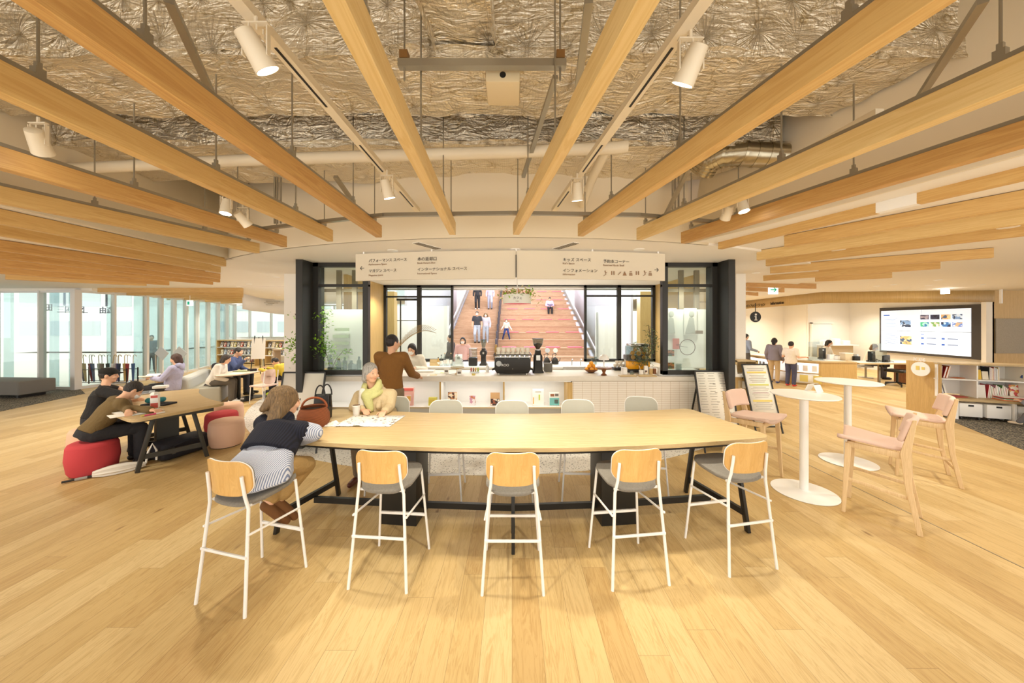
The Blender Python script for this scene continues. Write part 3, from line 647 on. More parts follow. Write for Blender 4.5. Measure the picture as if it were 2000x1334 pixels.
# ---- white steel counter stools ----
def stool(label, loc, rz, grp):
    r = E('bar_stool', loc, rz, label, 'stool', grp)
    def seatf(u, v):
        x = u*2-1; y = v; hw = .2+.018*math.sin(PI*min(1, y*1.1))
        return x, y, hw
    # seat pad: rounded plan, dished
    rings = []
    pl = []
    for i in range(40):
        t = 2*PI*i/40; c, s = math.cos(t), math.sin(t)
        x = .212*abs(c)**.55*(1 if c > 0 else -1); y = .02+.225*abs(s)**.62*(1 if s > 0 else -1)
        pl.append((x*(1-.06*(y < -.1)), y))
    def zt(x, y): return .757+.028*max(0, y/.24)**2-.012*(1-(x/.21)**2)-.012*max(0, -y/.2)
    for k, o in ((.0, -.045), (.6, -.046), (.93, -.038), (1.0, -.02), (.99, -.006), (.93, 0), (.6, 0), (0.02, 0)):
        kk = max(k, .02); rings.append([(x*kk, .02+(y-.02)*kk, zt(x*kk, .02+(y-.02)*kk)+o) for x, y in pl])
    B().loft(rings).build('seat', GREYF, r, sm=60)
    # backrest: curved birch ply shell with white edge and grey felt face
    def panel(w, h, rr, yo, th, bend=.06):
        o = rrect(w, h, rr, 7); dense = []
        for p, q in zip(o, o[1:]+o[:1]):
            k = max(1, int(math.hypot(q[0]-p[0], q[1]-p[1])/.03)); dense += [(p[0]+(q[0]-p[0])*i/k, p[1]+(q[1]-p[1])*i/k) for i in range(k)]
        f = lambda x, z, off: (x, -.235+yo+off+bend*(x/.2)**2-z*.12, .912+z)
        rg = [[f(x*q, z*q, o_) for x, z in dense] for q, o_ in ((.03, -th/2), (.5, -th/2), (1, -th/2), (1, th/2), (.5, th/2), (.03, th/2))]
        return B().loft(rg)
    panel(.40, .25, .085, 0, .010).build('backrest', BIRCH, r, sm=50)
    panel(.405, .255, .087, .008, .007).build('backrest_edge', POWD, r, sm=50)
    panel(.39, .24, .082, .019, .016).build('back_pad', GREYF, r, sm=50)
    for s in (-1, 1):
        B().tube([(s*.2255, -.2445, 0), (s*.18, -.185, .70), (s*.164, -.198, .79), (s*.158, -.214, .915), (s*.158, -.216, .935)], .0115, 10).build('leg', POWD, r)
        B().tube([(s*.23, .2445, 0), (s*.178, .19, .735)], .0105, 10).build('leg', POWD, r)
        B().bar((s*.209, -.21, .535), (s*.2, .213, .50), .012, .014, bev=.002).build('side_rail', POWD, r)
    B().bar((-.209, -.223, .385), (.209, -.223, .385), .014, .018, bev=.002).build('rear_rail', POWD, r)
    B().bar((-.214, .225, .315), (.214, .225, .315), .02, .022, bev=.003).build('footrest', POWD, r)
    B().bar((-.18, -.165, .715), (.18, -.165, .715), .014, .014).bar((-.18, .18, .735), (.18, .18, .735), .014, .014).build('seat_frame', POWD, r)
    return r
GS = 'white steel counter stools with wooden backs at the near side'
s0 = stool('white steel stool with wooden back, under the woman in the navy vest', (-1.967, 2.556, 0), -.249, GS)
NS = [(-.983, 2.733, -.089, 'empty white steel stool with wooden back, next right of the seated woman'), (.006, 2.694, 0.0, 'white steel stool with wooden back at the middle of the near table side'),
      (.944, 2.761, .119, 'white steel stool with wooden back, second from the right at the near side'), (1.883, 2.911, .193, 'rightmost white steel stool with wooden back, at the table end')]
for x, y, a, l in NS: dup(s0, (x, y, 0), a, l)
GF = 'stools on the far side of the long table'
for x, y, a, l in ((-1.50, 4.12, PI+.12, 'stool with pale grey back behind the grey-haired woman'), (-.80, 3.93, PI+.05, 'far side stool with pale grey back, below the patterned book'), (0, 3.9, PI, 'far side stool with pale grey back, at the middle of the table'),
                   (.80, 3.95, PI-.06, 'far side stool with pale grey back, left of the white tiles'), (1.62, 4.12, PI-.2, 'far side stool with pale grey back, in front of the white tiles')):
    q = dup(s0, (x, y, 0), a, l, GF)
    for ch in q.children:
        if ch.name.startswith('back_pad') or ch.name.startswith('seat.') or ch.name == 'seat':
            me = ch.data.copy(); me.materials[0] = PALEF; ch.data = me
# ---- round white high tables ----
for x, y, z, rt, rb, l in ((3.45, 3.95, 1.155, .325, .315, 'round white pedestal high table nearer the camera'), (4.83, 4.81, 1.155, .36, .315, 'round white pedestal high table farther back')):
    r = E('pedestal_table', (x, y, 0), 0, l, 'table', 'round white pedestal tables')
    B().lathe([(0, z-.02), (rt-.02, z-.02), (rt, z-.008), (rt-.004, z), (0, z)], seg=64).build('tabletop', GLW, r)
    B().cyl((0, 0, .01), (0, 0, z-.02), .042, seg=28).build('post', GLW, r)
    b = B().lathe([(0, .004), (rb, .004), (rb, .010), (rb-.02, .014), (.06, .018), (.045, .03), (0, .03)], seg=64); b.build('base', GLW, r)
    B().lathe([(0, 0), (rb-.006, 0), (rb-.006, .004), (0, .004)], seg=64).build('foot_ring', BLACK, r)
# ---- ash counter chairs with blush upholstery ----
def ashchair(loc, rz, label):
    r = E('counter_chair', loc, rz, label, 'chair', 'ash counter chairs with blush upholstery')
    def tl(a, c, w0, d0, w1, d1, nm='leg'):
        a, c = V(a), V(c)
        B().loft([[(p.x+sx*w/2, p.y+sy*d/2, p.z) for sx, sy in ((-1, -1), (1, -1), (1, 1), (-1, 1))] for p, w, d in ((a, w0, d0), (c, w1, d1))]).build(nm, ASH, r, bevel=.004)
    for s in (-1, 1):
        tl((s*.225, .235, 0), (s*.195, .2, .735), .026, .032, .034, .05)
        a = B()
        pr = [(-.30, 0), (-.262, 0), (-.19, .40), (-.155, .74), (-.235, 1.07), (-.262, 1.07), (-.225, .74), (-.235, .4)]
        for side in (0,):
            xs = (s*.205, s*.235)
            a.loft([[(x-s*.0+s*.02*(1-z), y, z) for y, z in pr] for x in xs])
        a.build('rear_leg', ASH, r, bevel=.004)
        B().bar((s*.212, -.2, .705), (s*.2, .2, .725), .024, .06, bev=.004).build('apron_rail', ASH, r)
        B().bar((s*.222, -.225, .315), (s*.214, .222, .36), .02, .032, bev=.004).build('side_stretcher', ASH, r)
    B().bar((-.2, .2, .72), (.2, .2, .72), .022, .055).build('apron_rail', ASH, r)
    B().bar((-.215, -.235, .22), (.215, -.235, .22), .02, .035).build('footrest', ASH, r)
    def sf(u, v):
        x = (u-.5)*2; y = -.2+v*.46; wing = max(0, (v-.25)/.75)
        return (x*(.19+.065*v), y+.02*abs(x), .765+.045*abs(x)**2.5*wing-.02*v*(1-abs(x)))
    B().grid(sf, 16, 14).build('seat', PINKF, r, sm=60, solid=.035)
    def bf(u, v):
        x = (u-.5)*2
        return (x*.235, -.185+.05*x*x-.085*v-.01*math.cos(v*PI), .86+.215*v-.012*abs(x)**3)
    B().grid(bf, 18, 8).build('backrest', PINKF, r, sm=60, solid=.05, sub=1)
    return r
c0 = ashchair((3.83, 3.50, 0), .69, 'ash counter chair with blush seat nearest the camera, its back to the right')
dup(c0, (5.36, 4.39, 0), .85, 'ash counter chair with blush seat behind the nearest one, beside the picture book shelf')
dup(c0, (3.18, 4.42, 0), 3.67, 'ash counter chair with blush seat at the end of the long table')
# ---- menu boards and easels ----
def easel(x0, x1, yb, yt, zt, label, lines, z0=.12):
    r = E('menu_easel', ((x0+x1)/2, yb, 0), 0, label, 'menu board'); w = x1-x0; dy = yt-yb
    th = math.atan2(dy, zt); L = math.hypot(dy, zt); rot = M.Rotation(-th, 3, 'X'); f = lambda x, s, o=0: V((x, 0, 0))+rot @ V((0, o, s))
    b = B(); t = .022
    for s in (-1, 1): b.bar(f(s*w/2, z0), f(s*w/2, L), t, t)
    b.bar(f(-w/2, L), f(w/2, L), t, t).bar(f(-w/2, z0), f(w/2, z0), t, t); b.build('frame', BLACK, r)
    B().quad(f(-w/2, z0, .0), f(w/2, z0, .0), f(w/2, L, .0), f(-w/2, L, .0)).build('sheet', mt('poster_paper', (240, 236, 226), .6), r, solid=.006)
    for s in (-1, 1):
        B().bar(f(s*w/2, 0), f(s*w/2, z0+.1), .02, .02).build('leg', BLACK, r)
        B().bar(f(s*w*.4, L*.92, .02), V((s*w*.42, dy*2.1, 0)), .018, .022).build('leg', BLACK, r)
    for (x, s, ww, hh, m_) in lines:
        B().box((0, 0, 0), (ww*w, .004, hh), rot=rot).build('print', m_, r).location = f(x*w, z0+(L-z0)*s, -.005)
    return r
gl = mt('print_grey', (176, 170, 160), .8); dk = mt('print_dark', (120, 112, 104), .8); yl = mt('print_yellow', (226, 206, 118), .8); pu = mt('print_mauve', (206, 184, 186), .8); gn = mt('print_lime', (214, 216, 130), .8)
L1 = [(c, .97-.036*i, .2*(1 if (i*7+int(c*30)) % 3 else .7), .007, gl if i % 4 else SOFTG) for c in (-.34, -.06, .26) for i in range(25)] + [(.0, .82, .07, .009, dk), (.3, .82, .07, .009, dk), (.02, .70, .07, .008, dk), (.3, .7, .07, .008, dk), (.05, .57, .07, .008, dk)]
easel(2.96, 3.53, 5.12, 5.42, 1.21, 'framed white menu board closely printed in columns, beside the tiled counter', L1)
L2 = [(-.0, .93-.028*i, .7-.1*(i % 3), .007, gl) for i in range(30) if i not in (2, 3, 9, 10, 18, 19, 25, 26)] + [(0, .865, .76, .03, yl), (0, .66, .76, .03, gn), (0, .40, .74, .034, yl), (.06, .14, .68, .045, pu), (0, .53, .6, .014, pu)]
easel(4.40, 4.88, 6.02, 6.4, 1.20, 'framed menu board with yellow heading bars, next to the ash chairs', L2)
easel(-3.66, -2.99, 5.1, 5.36, 1.20, 'blank cream board in a dark frame behind the bags', [(-.06, .5, .05, .07, dk), (-.1, .32, .12, .09, SOFTG), (-.02, .62, .03, .03, dk)])
# ---- small oak stand with white top beside the right bay ----
r = E('side_counter', (4.5, 6.62, 0), 0, 'low oak side counter with white top beside the right black bay', 'cabinet')
B().box((0, 0, .475), (.58, .34, .95), bev=.004).build('body', OAKV, r); B().box((0, -.01, .972), (.6, .38, .045), bev=.004).build('top', GLW, r)
B().box((-.06, -.173, .78), (.16, .012, .2)).build('socket_plate', mt('beige_plate', (206, 186, 150), .6), r); B().box((-.02, -.182, .8), (.085, .012, .13)).build('outlet', GLW, r)
r = E('return_box', (4.58, 6.66, .9955), 0, 'open oak box standing on the side counter', 'box')
for c, d in (((0, .14, .13), (.4, .02, .26)), ((-.19, 0, .13), (.02, .27, .26)), ((.19, 0, .13), (.02, .27, .26)), ((0, 0, .25), (.4, .27, .02))): B().box(c, d).build('panel', OAK, r)
T(B().box((4.32, 6.5, 1.09), (.1, .01, .18), rot=M.Rotation(-.2, 3, 'X')).build('leaflet', PAPER), 'white leaflet leaning on the oak box of the side counter', 'leaflet')
# ---- things on the long table ----
pz = .9475
b = B()
q = [V((-1.80, 3.37, 0)), V((-1.235, 3.37, 0)), V((-1.20, 3.765, 0)), V((-1.775, 3.765, 0))]
def nf(u, v):
    p = q[0].lerp(q[1], u).lerp(q[3].lerp(q[2], u), v); return (p.x, p.y, pz+.004+.014*math.exp(-((u-.42)/.07)**2)*(1-v*.5)+.01*abs(u-.5)*(u < .5))
NP, nt, pp = nodes('map_print'); h = N(nt); pos = h.n('ShaderNodeNewGeometry').outputs['Position']
nz = h.n('ShaderNodeTexNoise', {'Vector': pos, 'Scale': 26, 'Detail': 4}).outputs[0]
nt.links.new(h.ramp(nz, [(.36, lin((120, 100, 84))), (.40, lin((238, 236, 230))), (.62, lin((242, 240, 236))), (.66, lin((196, 204, 190)))]), pp.inputs['Base Color']); pp.inputs['Roughness'].default_value = .7
T(B().grid(nf, 24, 4).build('newspaper', NP, solid=.002, sm=60), 'open white illustrated newspaper spread on the long table', 'newspaper')
r = E('paper_cup', (-1.775, 3.81, pz), 0, 'white paper cup held by the grey-haired woman', 'cup')
B().lathe([(.0, 0), (.034, 0), (.043, .105), (.046, .108), (.043, .112), (.039, .106), (.032, .006), (0, .006)]).build('cup', PAPER, r); B().cyl((0, 0, .1085), (0, 0, .112), .041).build('drink', mt('coffee', (120, 84, 52), .3), r)
WV = stripe('woven_raffia', (150, 84, 44), (104, 54, 26), 2, 90, .5, .8)
r = E('woven_basket_bag', (-2.03, 3.42, pz), .2, 'brown woven basket bag on the table in front of the seated woman', 'bag')
B().lathe([(.0, 0), (.135, 0), (.15, .05), (.145, .12), (.115, .19), (.12, .195), (.11, .185), (.135, .11), (.12, .02), (0, .02)], seg=36).build('basket', WV, r)
B().tube([(.115*math.cos(t)*1.02, .02,   .18+.10*math.sin(t)) for t in [PI*i/14 for i in range(15)]], .011, 8).build('handle', mt('tan_leather', (150, 78, 40), .5), r)
B().cyl((0, 0, .16), (0, 0, .165), .118).build('lining', BLACK, r)
LEA = mt('black_leather', (36, 34, 34), .42, bump=.2, bscale=140)
r = E('tote_bag', (-2.07, 3.66, pz), .1, 'upright black leather tote bag with two handles on the long table', 'bag')
B().loft([[(-.075, -.05, 0), (.075, -.05, 0), (.075, .05, 0), (-.075, .05, 0)], [(-.082, -.05, .13), (.082, -.05, .13), (.082, .05, .13), (-.082, .05, .13)], [(-.078, -.028, .27), (.078, -.028, .27), (.078, .028, .27), (-.078, .028, .27)]]).build('body', LEA, r, bevel=.008)
for s, dx in ((-1, -.015), (1, .03)): B().tube([(dx+.05*math.cos(t), s*.03, .255+.115*math.sin(t)) for t in [PI*i/12 for i in range(13)]], .0075, 8).build('handle', LEA, r)
B().box((.09, -.02, .2), (.012, .02, .12)).build('strap_tag', LEA, r)
def crumple(nm, loc, sx, sy, label, cat, seed, m_=PAPER, hgt=.03):
    def cf(u, v):
        x, y = (u-.5)*sx, (v-.5)*sy; z = abs(noise.noise(V((x*18+seed, y*18, seed))))*hgt*1.6*(1-(2*u-1)**4)*(1-(2*v-1)**4)
        return (x+noise.noise(V((y*20, seed, 1)))*.012, y+noise.noise(V((x*20, seed, 5)))*.012, z+.002)
    o = T(B().grid(cf, 14, 12).build(nm, m_, solid=.002), label, cat); o.location = loc; return o
crumple('napkin', (-1.86, 3.44, pz), .16, .13, 'crumpled white napkin beside the woven bag', 'napkin', 3.1, hgt=.05)
crumple('napkin', (-1.93, 3.22, pz), .17, .09, 'flat white napkin at the elbow of the seated woman', 'napkin', 8.7)
# ================= CAFE COUNTER =================
CT = E('cafe_counter', (0, 0, 0), 0, 'long white cafe counter with lit display niches and a tiled end', 'counter')
B().box((-.06, 5.96, 1.0575), (6.4, .72, .085), bev=.004).build('countertop', mt('counter_stone', (232, 226, 214), .4, var=.03, vscale=14), CT)
TL = tiles('cream_mosaic_tiles')
B().box((2.06, 5.85, .505), (2.1, .46, 1.01)).build('tiled_end', TL, CT)
B().box((.972, 5.82, .79), (.088, .42, .41)).build('oak_post', OAKV, CT)
b = B(); b.box((-1.16, 5.98, .8), (4.3, .04, .43)).box((-1.16, 5.8, 1.008), (4.3, .38, .012)); b.build('niche_back', GLW, CT)
B().box((-1.16, 5.8, .575), (4.3, .40, .022)).build('niche_shelf', GLW, CT)
B().box((-1.16, 5.605, .572), (4.3, .012, .02)).build('shelf_edge', OAK, CT)
for x in (-3.25, -2.27, -1.205, -.138):
    d = B().box((x, 5.8, .795), (.03, .36, .42)).build('divider', GLW, CT); B().box((x, 5.612, .795), (.026, .012, .42)).build('divider_edge', OAKV, d)
B().box((-1.16, 5.95, .28), (4.26, .06, .56)).build('kick_panel', mt('panel_grey_white', (214, 208, 196), .7), CT)
LEDS = [(-2.75, 5.7, .99), (-1.74, 5.7, .99), (-.67, 5.7, .99), (.4, 5.7, .99)]
b = B()
for x, y, z in LEDS: b.box((x, y-.02, z+.006), (.98, .015, .006))
b.build('led_strip', mt('led_glow', (255, 250, 240), .5, em=2.5), CT)
BC = E('back_counter', (0, 0, 0), 0, 'white work counter under the back windows of the cafe', 'counter')
B().box((.2, 8.4, .935), (7.1, 1.06, .05), bev=.004).build('countertop', GLW, BC); B().box((.2, 8.42, .455), (7.0, .98, .91)).build('cabinet_front', mt('panel_warm_white', (226, 220, 208), .6), BC)
B().box((2.3, 7.86, .9), (2.2, .02, .12)).build('sink_front', STAIN, BC)
for x in (1.45, 1.66): B().tube([(x, 8.1, .96), (x, 8.1, 1.09), (x, 8.04, 1.12), (x, 7.97, 1.1)], .012, 8).build('tap', STAIN, BC)
z = 1.1005; cp = lambda px, py: F(px, py, z); zb_ = .9605; bp = lambda px, py: F(px, py, zb_)
# books and packs in the niches
def cover(nm, a, b_, c_, sc=40):
    m, nt, p = nodes(nm); h = N(nt); tc = h.n('ShaderNodeTexCoord').outputs['Object']
    v = h.n('ShaderNodeTexVoronoi', {'Vector': tc, 'Scale': sc}).outputs['Color']; f = h.n('ShaderNodeSeparateXYZ', {0: v}).outputs[0]
    rp = h.n('ShaderNodeValToRGB', {0: f}); rp.color_ramp.interpolation = 'CONSTANT'; e = rp.color_ramp.elements; e.new(.66)
    for i, (q, c) in enumerate(((0, a), (.45, b_), (.75, c_))): e[i].position = q; e[i].color = lin(c)
    nt.links.new(rp.outputs[0], p.inputs['Base Color']); p.inputs['Roughness'].default_value = .5; MC[nm] = m; return m
def book(px0, px1, pt, label, m_, cat='book', th=.03, Y=5.72, extra=(), grp='books and packs shown in the lit niches'):
    x0, x1 = [(p-1000)*Y/FOC for p in (px0, px1)]; hgt = (CH-(pt-HY)*Y/FOC)-.587
    r = E({'book': 'display_book'}.get(cat, cat.replace(' ', '_')), ((x0+x1)/2, Y, .587), 0, label, cat, grp); w = x1-x0; rot = M.Rotation(-.12, 3, 'X')
    B().box((0, .0, hgt/2), (w, th, hgt), rot=rot).build('cover', m_, r)
    B().box((0, .004, hgt/2), (w-.008, th-.008, hgt-.006), rot=rot).build('pages', PAPER, r)
    for (x, zz, ww, hh, mm) in extra: B().box((x*w, -th/2-.003-(.5-zz)*hgt*.12, zz*hgt), (ww*w, .003, hh*hgt), rot=rot).build('print', mm, r)
    return r
rose = mt('rose_print', (206, 92, 82), .5); gold = mt('gold_print', (232, 178, 84), .5); teal = mt('teal_print', (118, 186, 182), .5)
book(788, 808, 757, 'red and white food pack with an orange emblem, behind the grey-haired woman', mt('pack_pale_red', (232, 176, 164), .4), 'pack', .05, extra=((0, .9, .96, .14, rose), (0, .36, .62, .5, mt('pack_pink', (240, 206, 196), .5)), (.08, .4, .36, .26, gold)))
book(838, 853, 776, 'small yellow box at the right end of the second niche', mt('yellow_box', (226, 214, 96), .5), 'box', .08, extra=((0, .7, .7, .06, gold), (0, .5, .7, .06, gold)))
book(875, 893, 766, 'book with a brown and cream patterned cover, left in the third niche', cover('cover_brown', (236, 222, 196), (92, 58, 44), (196, 140, 96), 30))
book(917, 929, 773, 'small pink and white book in the middle of the third niche', cover('cover_pink', (240, 230, 232), (204, 150, 176), (196, 120, 70), 26))
book(958, 976, 767, 'kraft coloured book with a dark photo on it, right in the third niche', mt('kraft_cover', (206, 164, 116), .6), extra=((0, .28, .92, .5, cover('cover_dark', (60, 44, 40), (150, 84, 56), (236, 226, 210), 34)),))
book(1040, 1062, 760, 'white book with a green sprig on its cover, in the fourth niche', PAPER, extra=((.1, .5, .12, .34, mt('sprig_green', (190, 206, 84), .6)), (0, .84, .5, .05, gl), (-.42, .3, .08, .4, gold)))
book(1073, 1092, 766, 'white and teal book with bold dark lettering, right in the fourth niche', PAPER, extra=((0, .3, .98, .56, teal), (.2, .3, .4, .3, dk), (-.2, .78, .4, .2, mt('cover_rust', (150, 96, 66), .6)), (.25, .8, .36, .2, dk)))
# ---- espresso machine ----
r = E('espresso_machine', (.01, 5.98, z), 0, 'black boxy espresso machine with cups on top', 'coffee machine')
MB_ = mt('satin_black', (40, 38, 36), .45)
B().loft([[(-.27, -.26, .03), (.27, -.26, .03), (.27, .2, .03), (-.27, .2, .03)], [(-.31, -.29, .1), (.31, -.29, .1), (.31, .2, .1), (-.31, .2, .1)], [(-.31, -.27, .30), (.31, -.27, .30), (.31, .2, .30), (-.31, .2, .30)]]).build('body', MB_, r, bevel=.008)
b = B()
for y in (-.26, .2): b.bar((-.32, y, .345), (.32, y, .345), .014, .02)
for x in (-.32, .32): b.bar((x, -.26, .345), (x, .2, .345), .014, .02).bar((x, -.2, .3), (x, -.2, .35), .014)
b.build('cup_rail', MB_, r); B().box((0, -.03, .306), (.6, .44, .012)).build('top_tray', STAIN, r)
lg = B().cyl((-.235, -.30, .2), (-.235, -.285, .2), .047, seg=28).build('round_badge', mt('badge_silver', (176, 180, 180), .3, .3), r)
text('lettering', 'ROO', .058, GLW, r, (-.19, -.291, .155), (PI/2, 0, 0))
b = B()
for x in (-.29, -.13, .11, .29): b.sph((x, -.283, .283), .007, 8, 6)
b.sph((.0, -.287, .11), .006, 8, 6); b.build('bolt', STAIN, r)
for x in (-.24, .24):
    for y in (-.22, .15): B().cyl((x, y, 0), (x, y, .035), .02).build('foot', STAIN, r)
for s in (-1, 1): B().cyl((s*.31, -.1, .09), (s*.36, -.1, .07), .018).build('steam_knob', MB_, r)
cup = None
def cupobj():
    r = E('espresso_cup', (0, 0, 0), 0, 'white cup stacked on the espresso machine', 'cup', 'white cups stacked on the espresso machine')
    B().lathe([(.0, 0), (.025, 0), (.036, .03), (.04, .074), (.037, .074), (.033, .03), (0, .006)], seg=20).build('bowl', mt('cup_cream', (244, 238, 222), .3), r); return r
c0_ = cupobj(); first = True
for t in range(2):
    for j in range(2):
        for i in range(7):
            loc = (-.24+i*.083+.01*t, 5.98-.21+j*.1, z+.313+t*.076)
            l = 'white cup, %s from the left in the %s %s row on the espresso machine' % (ORD[i], ('lower', 'upper')[t], ('front', 'back')[j])
            if first: c0_.location = loc; c0_['label'] = l; first = False
            else: dup(c0_, loc, 0, l)
T(B().lathe([(.0, 0), (.032, 0), (.034, .12), (.02, .16), (.02, .19), (0, .19)]).build('syrup_bottle', mt('amber_bottle', (196, 160, 96), .3)), 'amber bottle standing at the left end of the cup tray', 'bottle').location = (-.285, 6.06, z+.313)
# ---- grinders ----
def grinder(loc, label, big):
    r = E('coffee_grinder', loc, 0, label, 'coffee grinder')
    if big:
        B().loft([[(x*w, y*w, q) for x, y in rrect(.2, .22, .03)] for w, q in ((1, 0), (1, .02), (.82, .05), (.78, .30), (.55, .34), (.5, .40))]).build('body', MB_, r, sm=50)
        B().box((0, -.09, .27), (.07, .02, .09)).build('dosing_plate', STAIN, r); B().cyl((0, 0, .34), (0, 0, .41), .055).build('collar', STAIN, r)
        B().lathe([(.03, .41), (.035, .43), (.085, .50), (.1, .6), (.094, .6), (.08, .5), (.03, .43)], seg=28, cap=False).build('hopper', CLRP, r)
        B().lathe([(0, .42), (.03, .425), (.076, .49), (.07, .515), (0, .53)], seg=24).build('beans', mt('coffee_beans', (92, 62, 42), .5, bump=.8, bscale=90), r)
        B().cyl((0, 0, .6), (0, 0, .612), .102, seg=28).build('hopper_lid', BLACK, r)
    else:
        B().loft([[(x*w, y*w, q) for x, y in rrect(.16, .2, .03)] for w, q in ((1.2, 0), (1.2, .02), (.8, .06), (.7, .2), (.8, .24))]).build('body', MB_, r, sm=50)
        B().cyl((0, -.1, .3), (0, .1, .3), .085, seg=28).build('motor_housing', MB_, r); B().sph((-.0, -.1, .3), (.03, .02, .03)).build('dial', STAIN, r)
        B().cyl((0, 0, .37), (0, 0, .41), .05).build('collar', MB_, r)
        B().lathe([(.03, .40), (.04, .43), (.075, .62), (.07, .62), (.036, .43)], seg=24, cap=False).build('hopper', CLRP, r)
        B().cyl((0, 0, .62), (0, 0, .63), .078, seg=24).build('hopper_lid', BLACK, r)
p = cp(1051, 728); grinder((p.x, p.y+.06, z), 'black coffee grinder with beans in a clear hopper, right of the espresso machine', True)
p = bp(944.5, 713); grinder((p.x, p.y, zb_), 'black round-bodied grinder on the back counter, left of the espresso machine', False)
r = E('blender_jar', (bp(924, 714).x, bp(924, 714).y, zb_), 0, 'clear square blender jar on a black base, on the back counter', 'blender')
B().box((0, 0, .1), (.2, .2, .2), bev=.02).build('base', MB_, r); B().box((0, 0, .3), (.18, .18, .2), bev=.01).build('jar', CLRP, r); B().box((0, 0, .41), (.19, .19, .025), bev=.006).build('lid', STAIN, r)
# ---- bottles, dome, trays ----
for i, (px, hh, m_) in enumerate(((862, .26, CLRP), (868, .30, CLRP), (874, .34, CLRP), (880, .30, CLRP), (856, .2, 'amber_bottle'))):
    m_ = MC[m_] if isinstance(m_, str) else m_
    p = bp(px, 714); r = E('syrup_bottle', (p.x, p.y+.05*(i % 2), zb_), 0, 'slim bottle on the back counter, %s from the left of its row' % ORD[[1, 2, 3, 4, 0][i]], 'bottle', 'bottles on the back counter')
    B().lathe([(0, 0), (.036, 0), (.037, hh*.6), (.014, hh*.78), (.013, hh*.95), (0, hh*.95)], seg=20).build('glass', m_, r); B().cyl((0, 0, hh*.93), (0, 0, hh), .015).build('cap', (BLACK, OAK)[i % 2], r)
    B().cyl((0, 0, hh*.15), (0, 0, hh*.45), .0378, seg=20, cap=False).build('paper_label', PAPER, r)
r = E('cake_dome', (cp(893, 731).x, cp(893, 731).y+.02, z), 0, 'glass cake dome on a wooden pedestal, left part of the counter', 'cake stand')
B().lathe([(0, 0), (.05, 0), (.02, .02), (.016, .07), (.03, .1), (.115, .108), (.12, .125), (0, .125)], seg=32).build('stand', OAK, r)
B().lathe([(.108, .126), (.11, .16), (.095, .25), (.05, .30), (.012, .31), (.012, .325), (.0, .33)], seg=32, cap=False).build('dome', CLRP, r); B().sph((0, 0, .34), .016).build('knob', CLRP, r)
r = E('cake_dome', (bp(895, 712).x, bp(895, 712).y+.1, zb_), 0, 'white card box with a printed square behind the cake dome', 'box'); B().box((0, 0, .12), (.16, .12, .24)).build('body', GLW, r); B().box((0, -.062, .16), (.07, .004, .07)).build('print', SOFTG, r)
r.name = 'card_box'
for i, (px, py, l, m_) in enumerate(((897, 733, 'small white sign card with dark print, beside the cake dome', PAPER), (872, 730, 'small white card with dark print, on the menus at left', PAPER), (927, 728, 'low clear rack of coloured sample tubes on the counter', CLRP), (925, 733, 'tiny yellow card in front of the sample rack', yl), (952, 726, 'small white pump bottle left of the espresso machine', GLW))):
    p = cp(px, py); nm = ('sign_card', 'sign_card', 'sample_rack', 'price_card', 'pump_bottle')[i]; r = E(nm, (p.x, p.y, z), 0, l, nm.replace('_', ' '))
    if i < 2: B().box((0, 0, .05), (.08, .012, .1)).build('card', m_, r); B().box((0, -.007, .045), (.055, .003, .035)).build('print', dk, r)
    elif i == 2:
        B().box((0, 0, .02), (.17, .05, .03)).build('tray', m_, r)
        for k in range(4): B().cyl((-.06+k*.04, 0, .02), (-.06+k*.04, 0, .09), .012, seg=10).build('tube', (MC['rose_print'], MC['cover_rust'], MC['gold_print'], MC['sprig_green'])[k], r)
    elif i == 3: B().box((0, 0, .015), (.06, .004, .03)).build('card', m_, r)
    else: B().lathe([(0, 0), (.03, 0), (.03, .1), (.01, .12), (.01, .15), (0, .15)], seg=16).build('bottle', m_, r); B().box((0, -.02, .152), (.014, .05, .012)).build('pump', GLW, r)
for i, (px, py, rz, l) in enumerate(((850, 735, .1, 'white menu card lying on the counter, nearest the edge'), (868, 731, -.25, 'white menu card with a green photo lying behind the first'), (830, 727, .05, 'shallow white tray in front of the barista'))):
    p = cp(px, py); r = E('menu_card' if i < 2 else 'tray', (p.x, p.y+.08, z), rz, l, 'menu' if i < 2 else 'tray'); B().box((0, 0, .004 if i < 2 else .012), (.3, .2, .006 if i < 2 else .022)).build('sheet', PAPER, r)
    if i < 2: B().box((-.05, .02, .0085), (.12, .06, .002)).build('print', (MC['print_yellow'], MC['sprig_green'])[i], r)
T(B().loft([[(-.1, -.05, 0), (.1, -.05, 0), (.1, .05, 0), (-.1, .05, 0)], [(-.1, -.012, .15), (.1, -.012, .15), (.1, .012, .15), (-.1, .012, .15)]]).build('paper_bag', OAK), 'small folded kraft paper bag on the back counter', 'bag').location = (bp(848, 714).x, bp(848, 714).y, zb_)
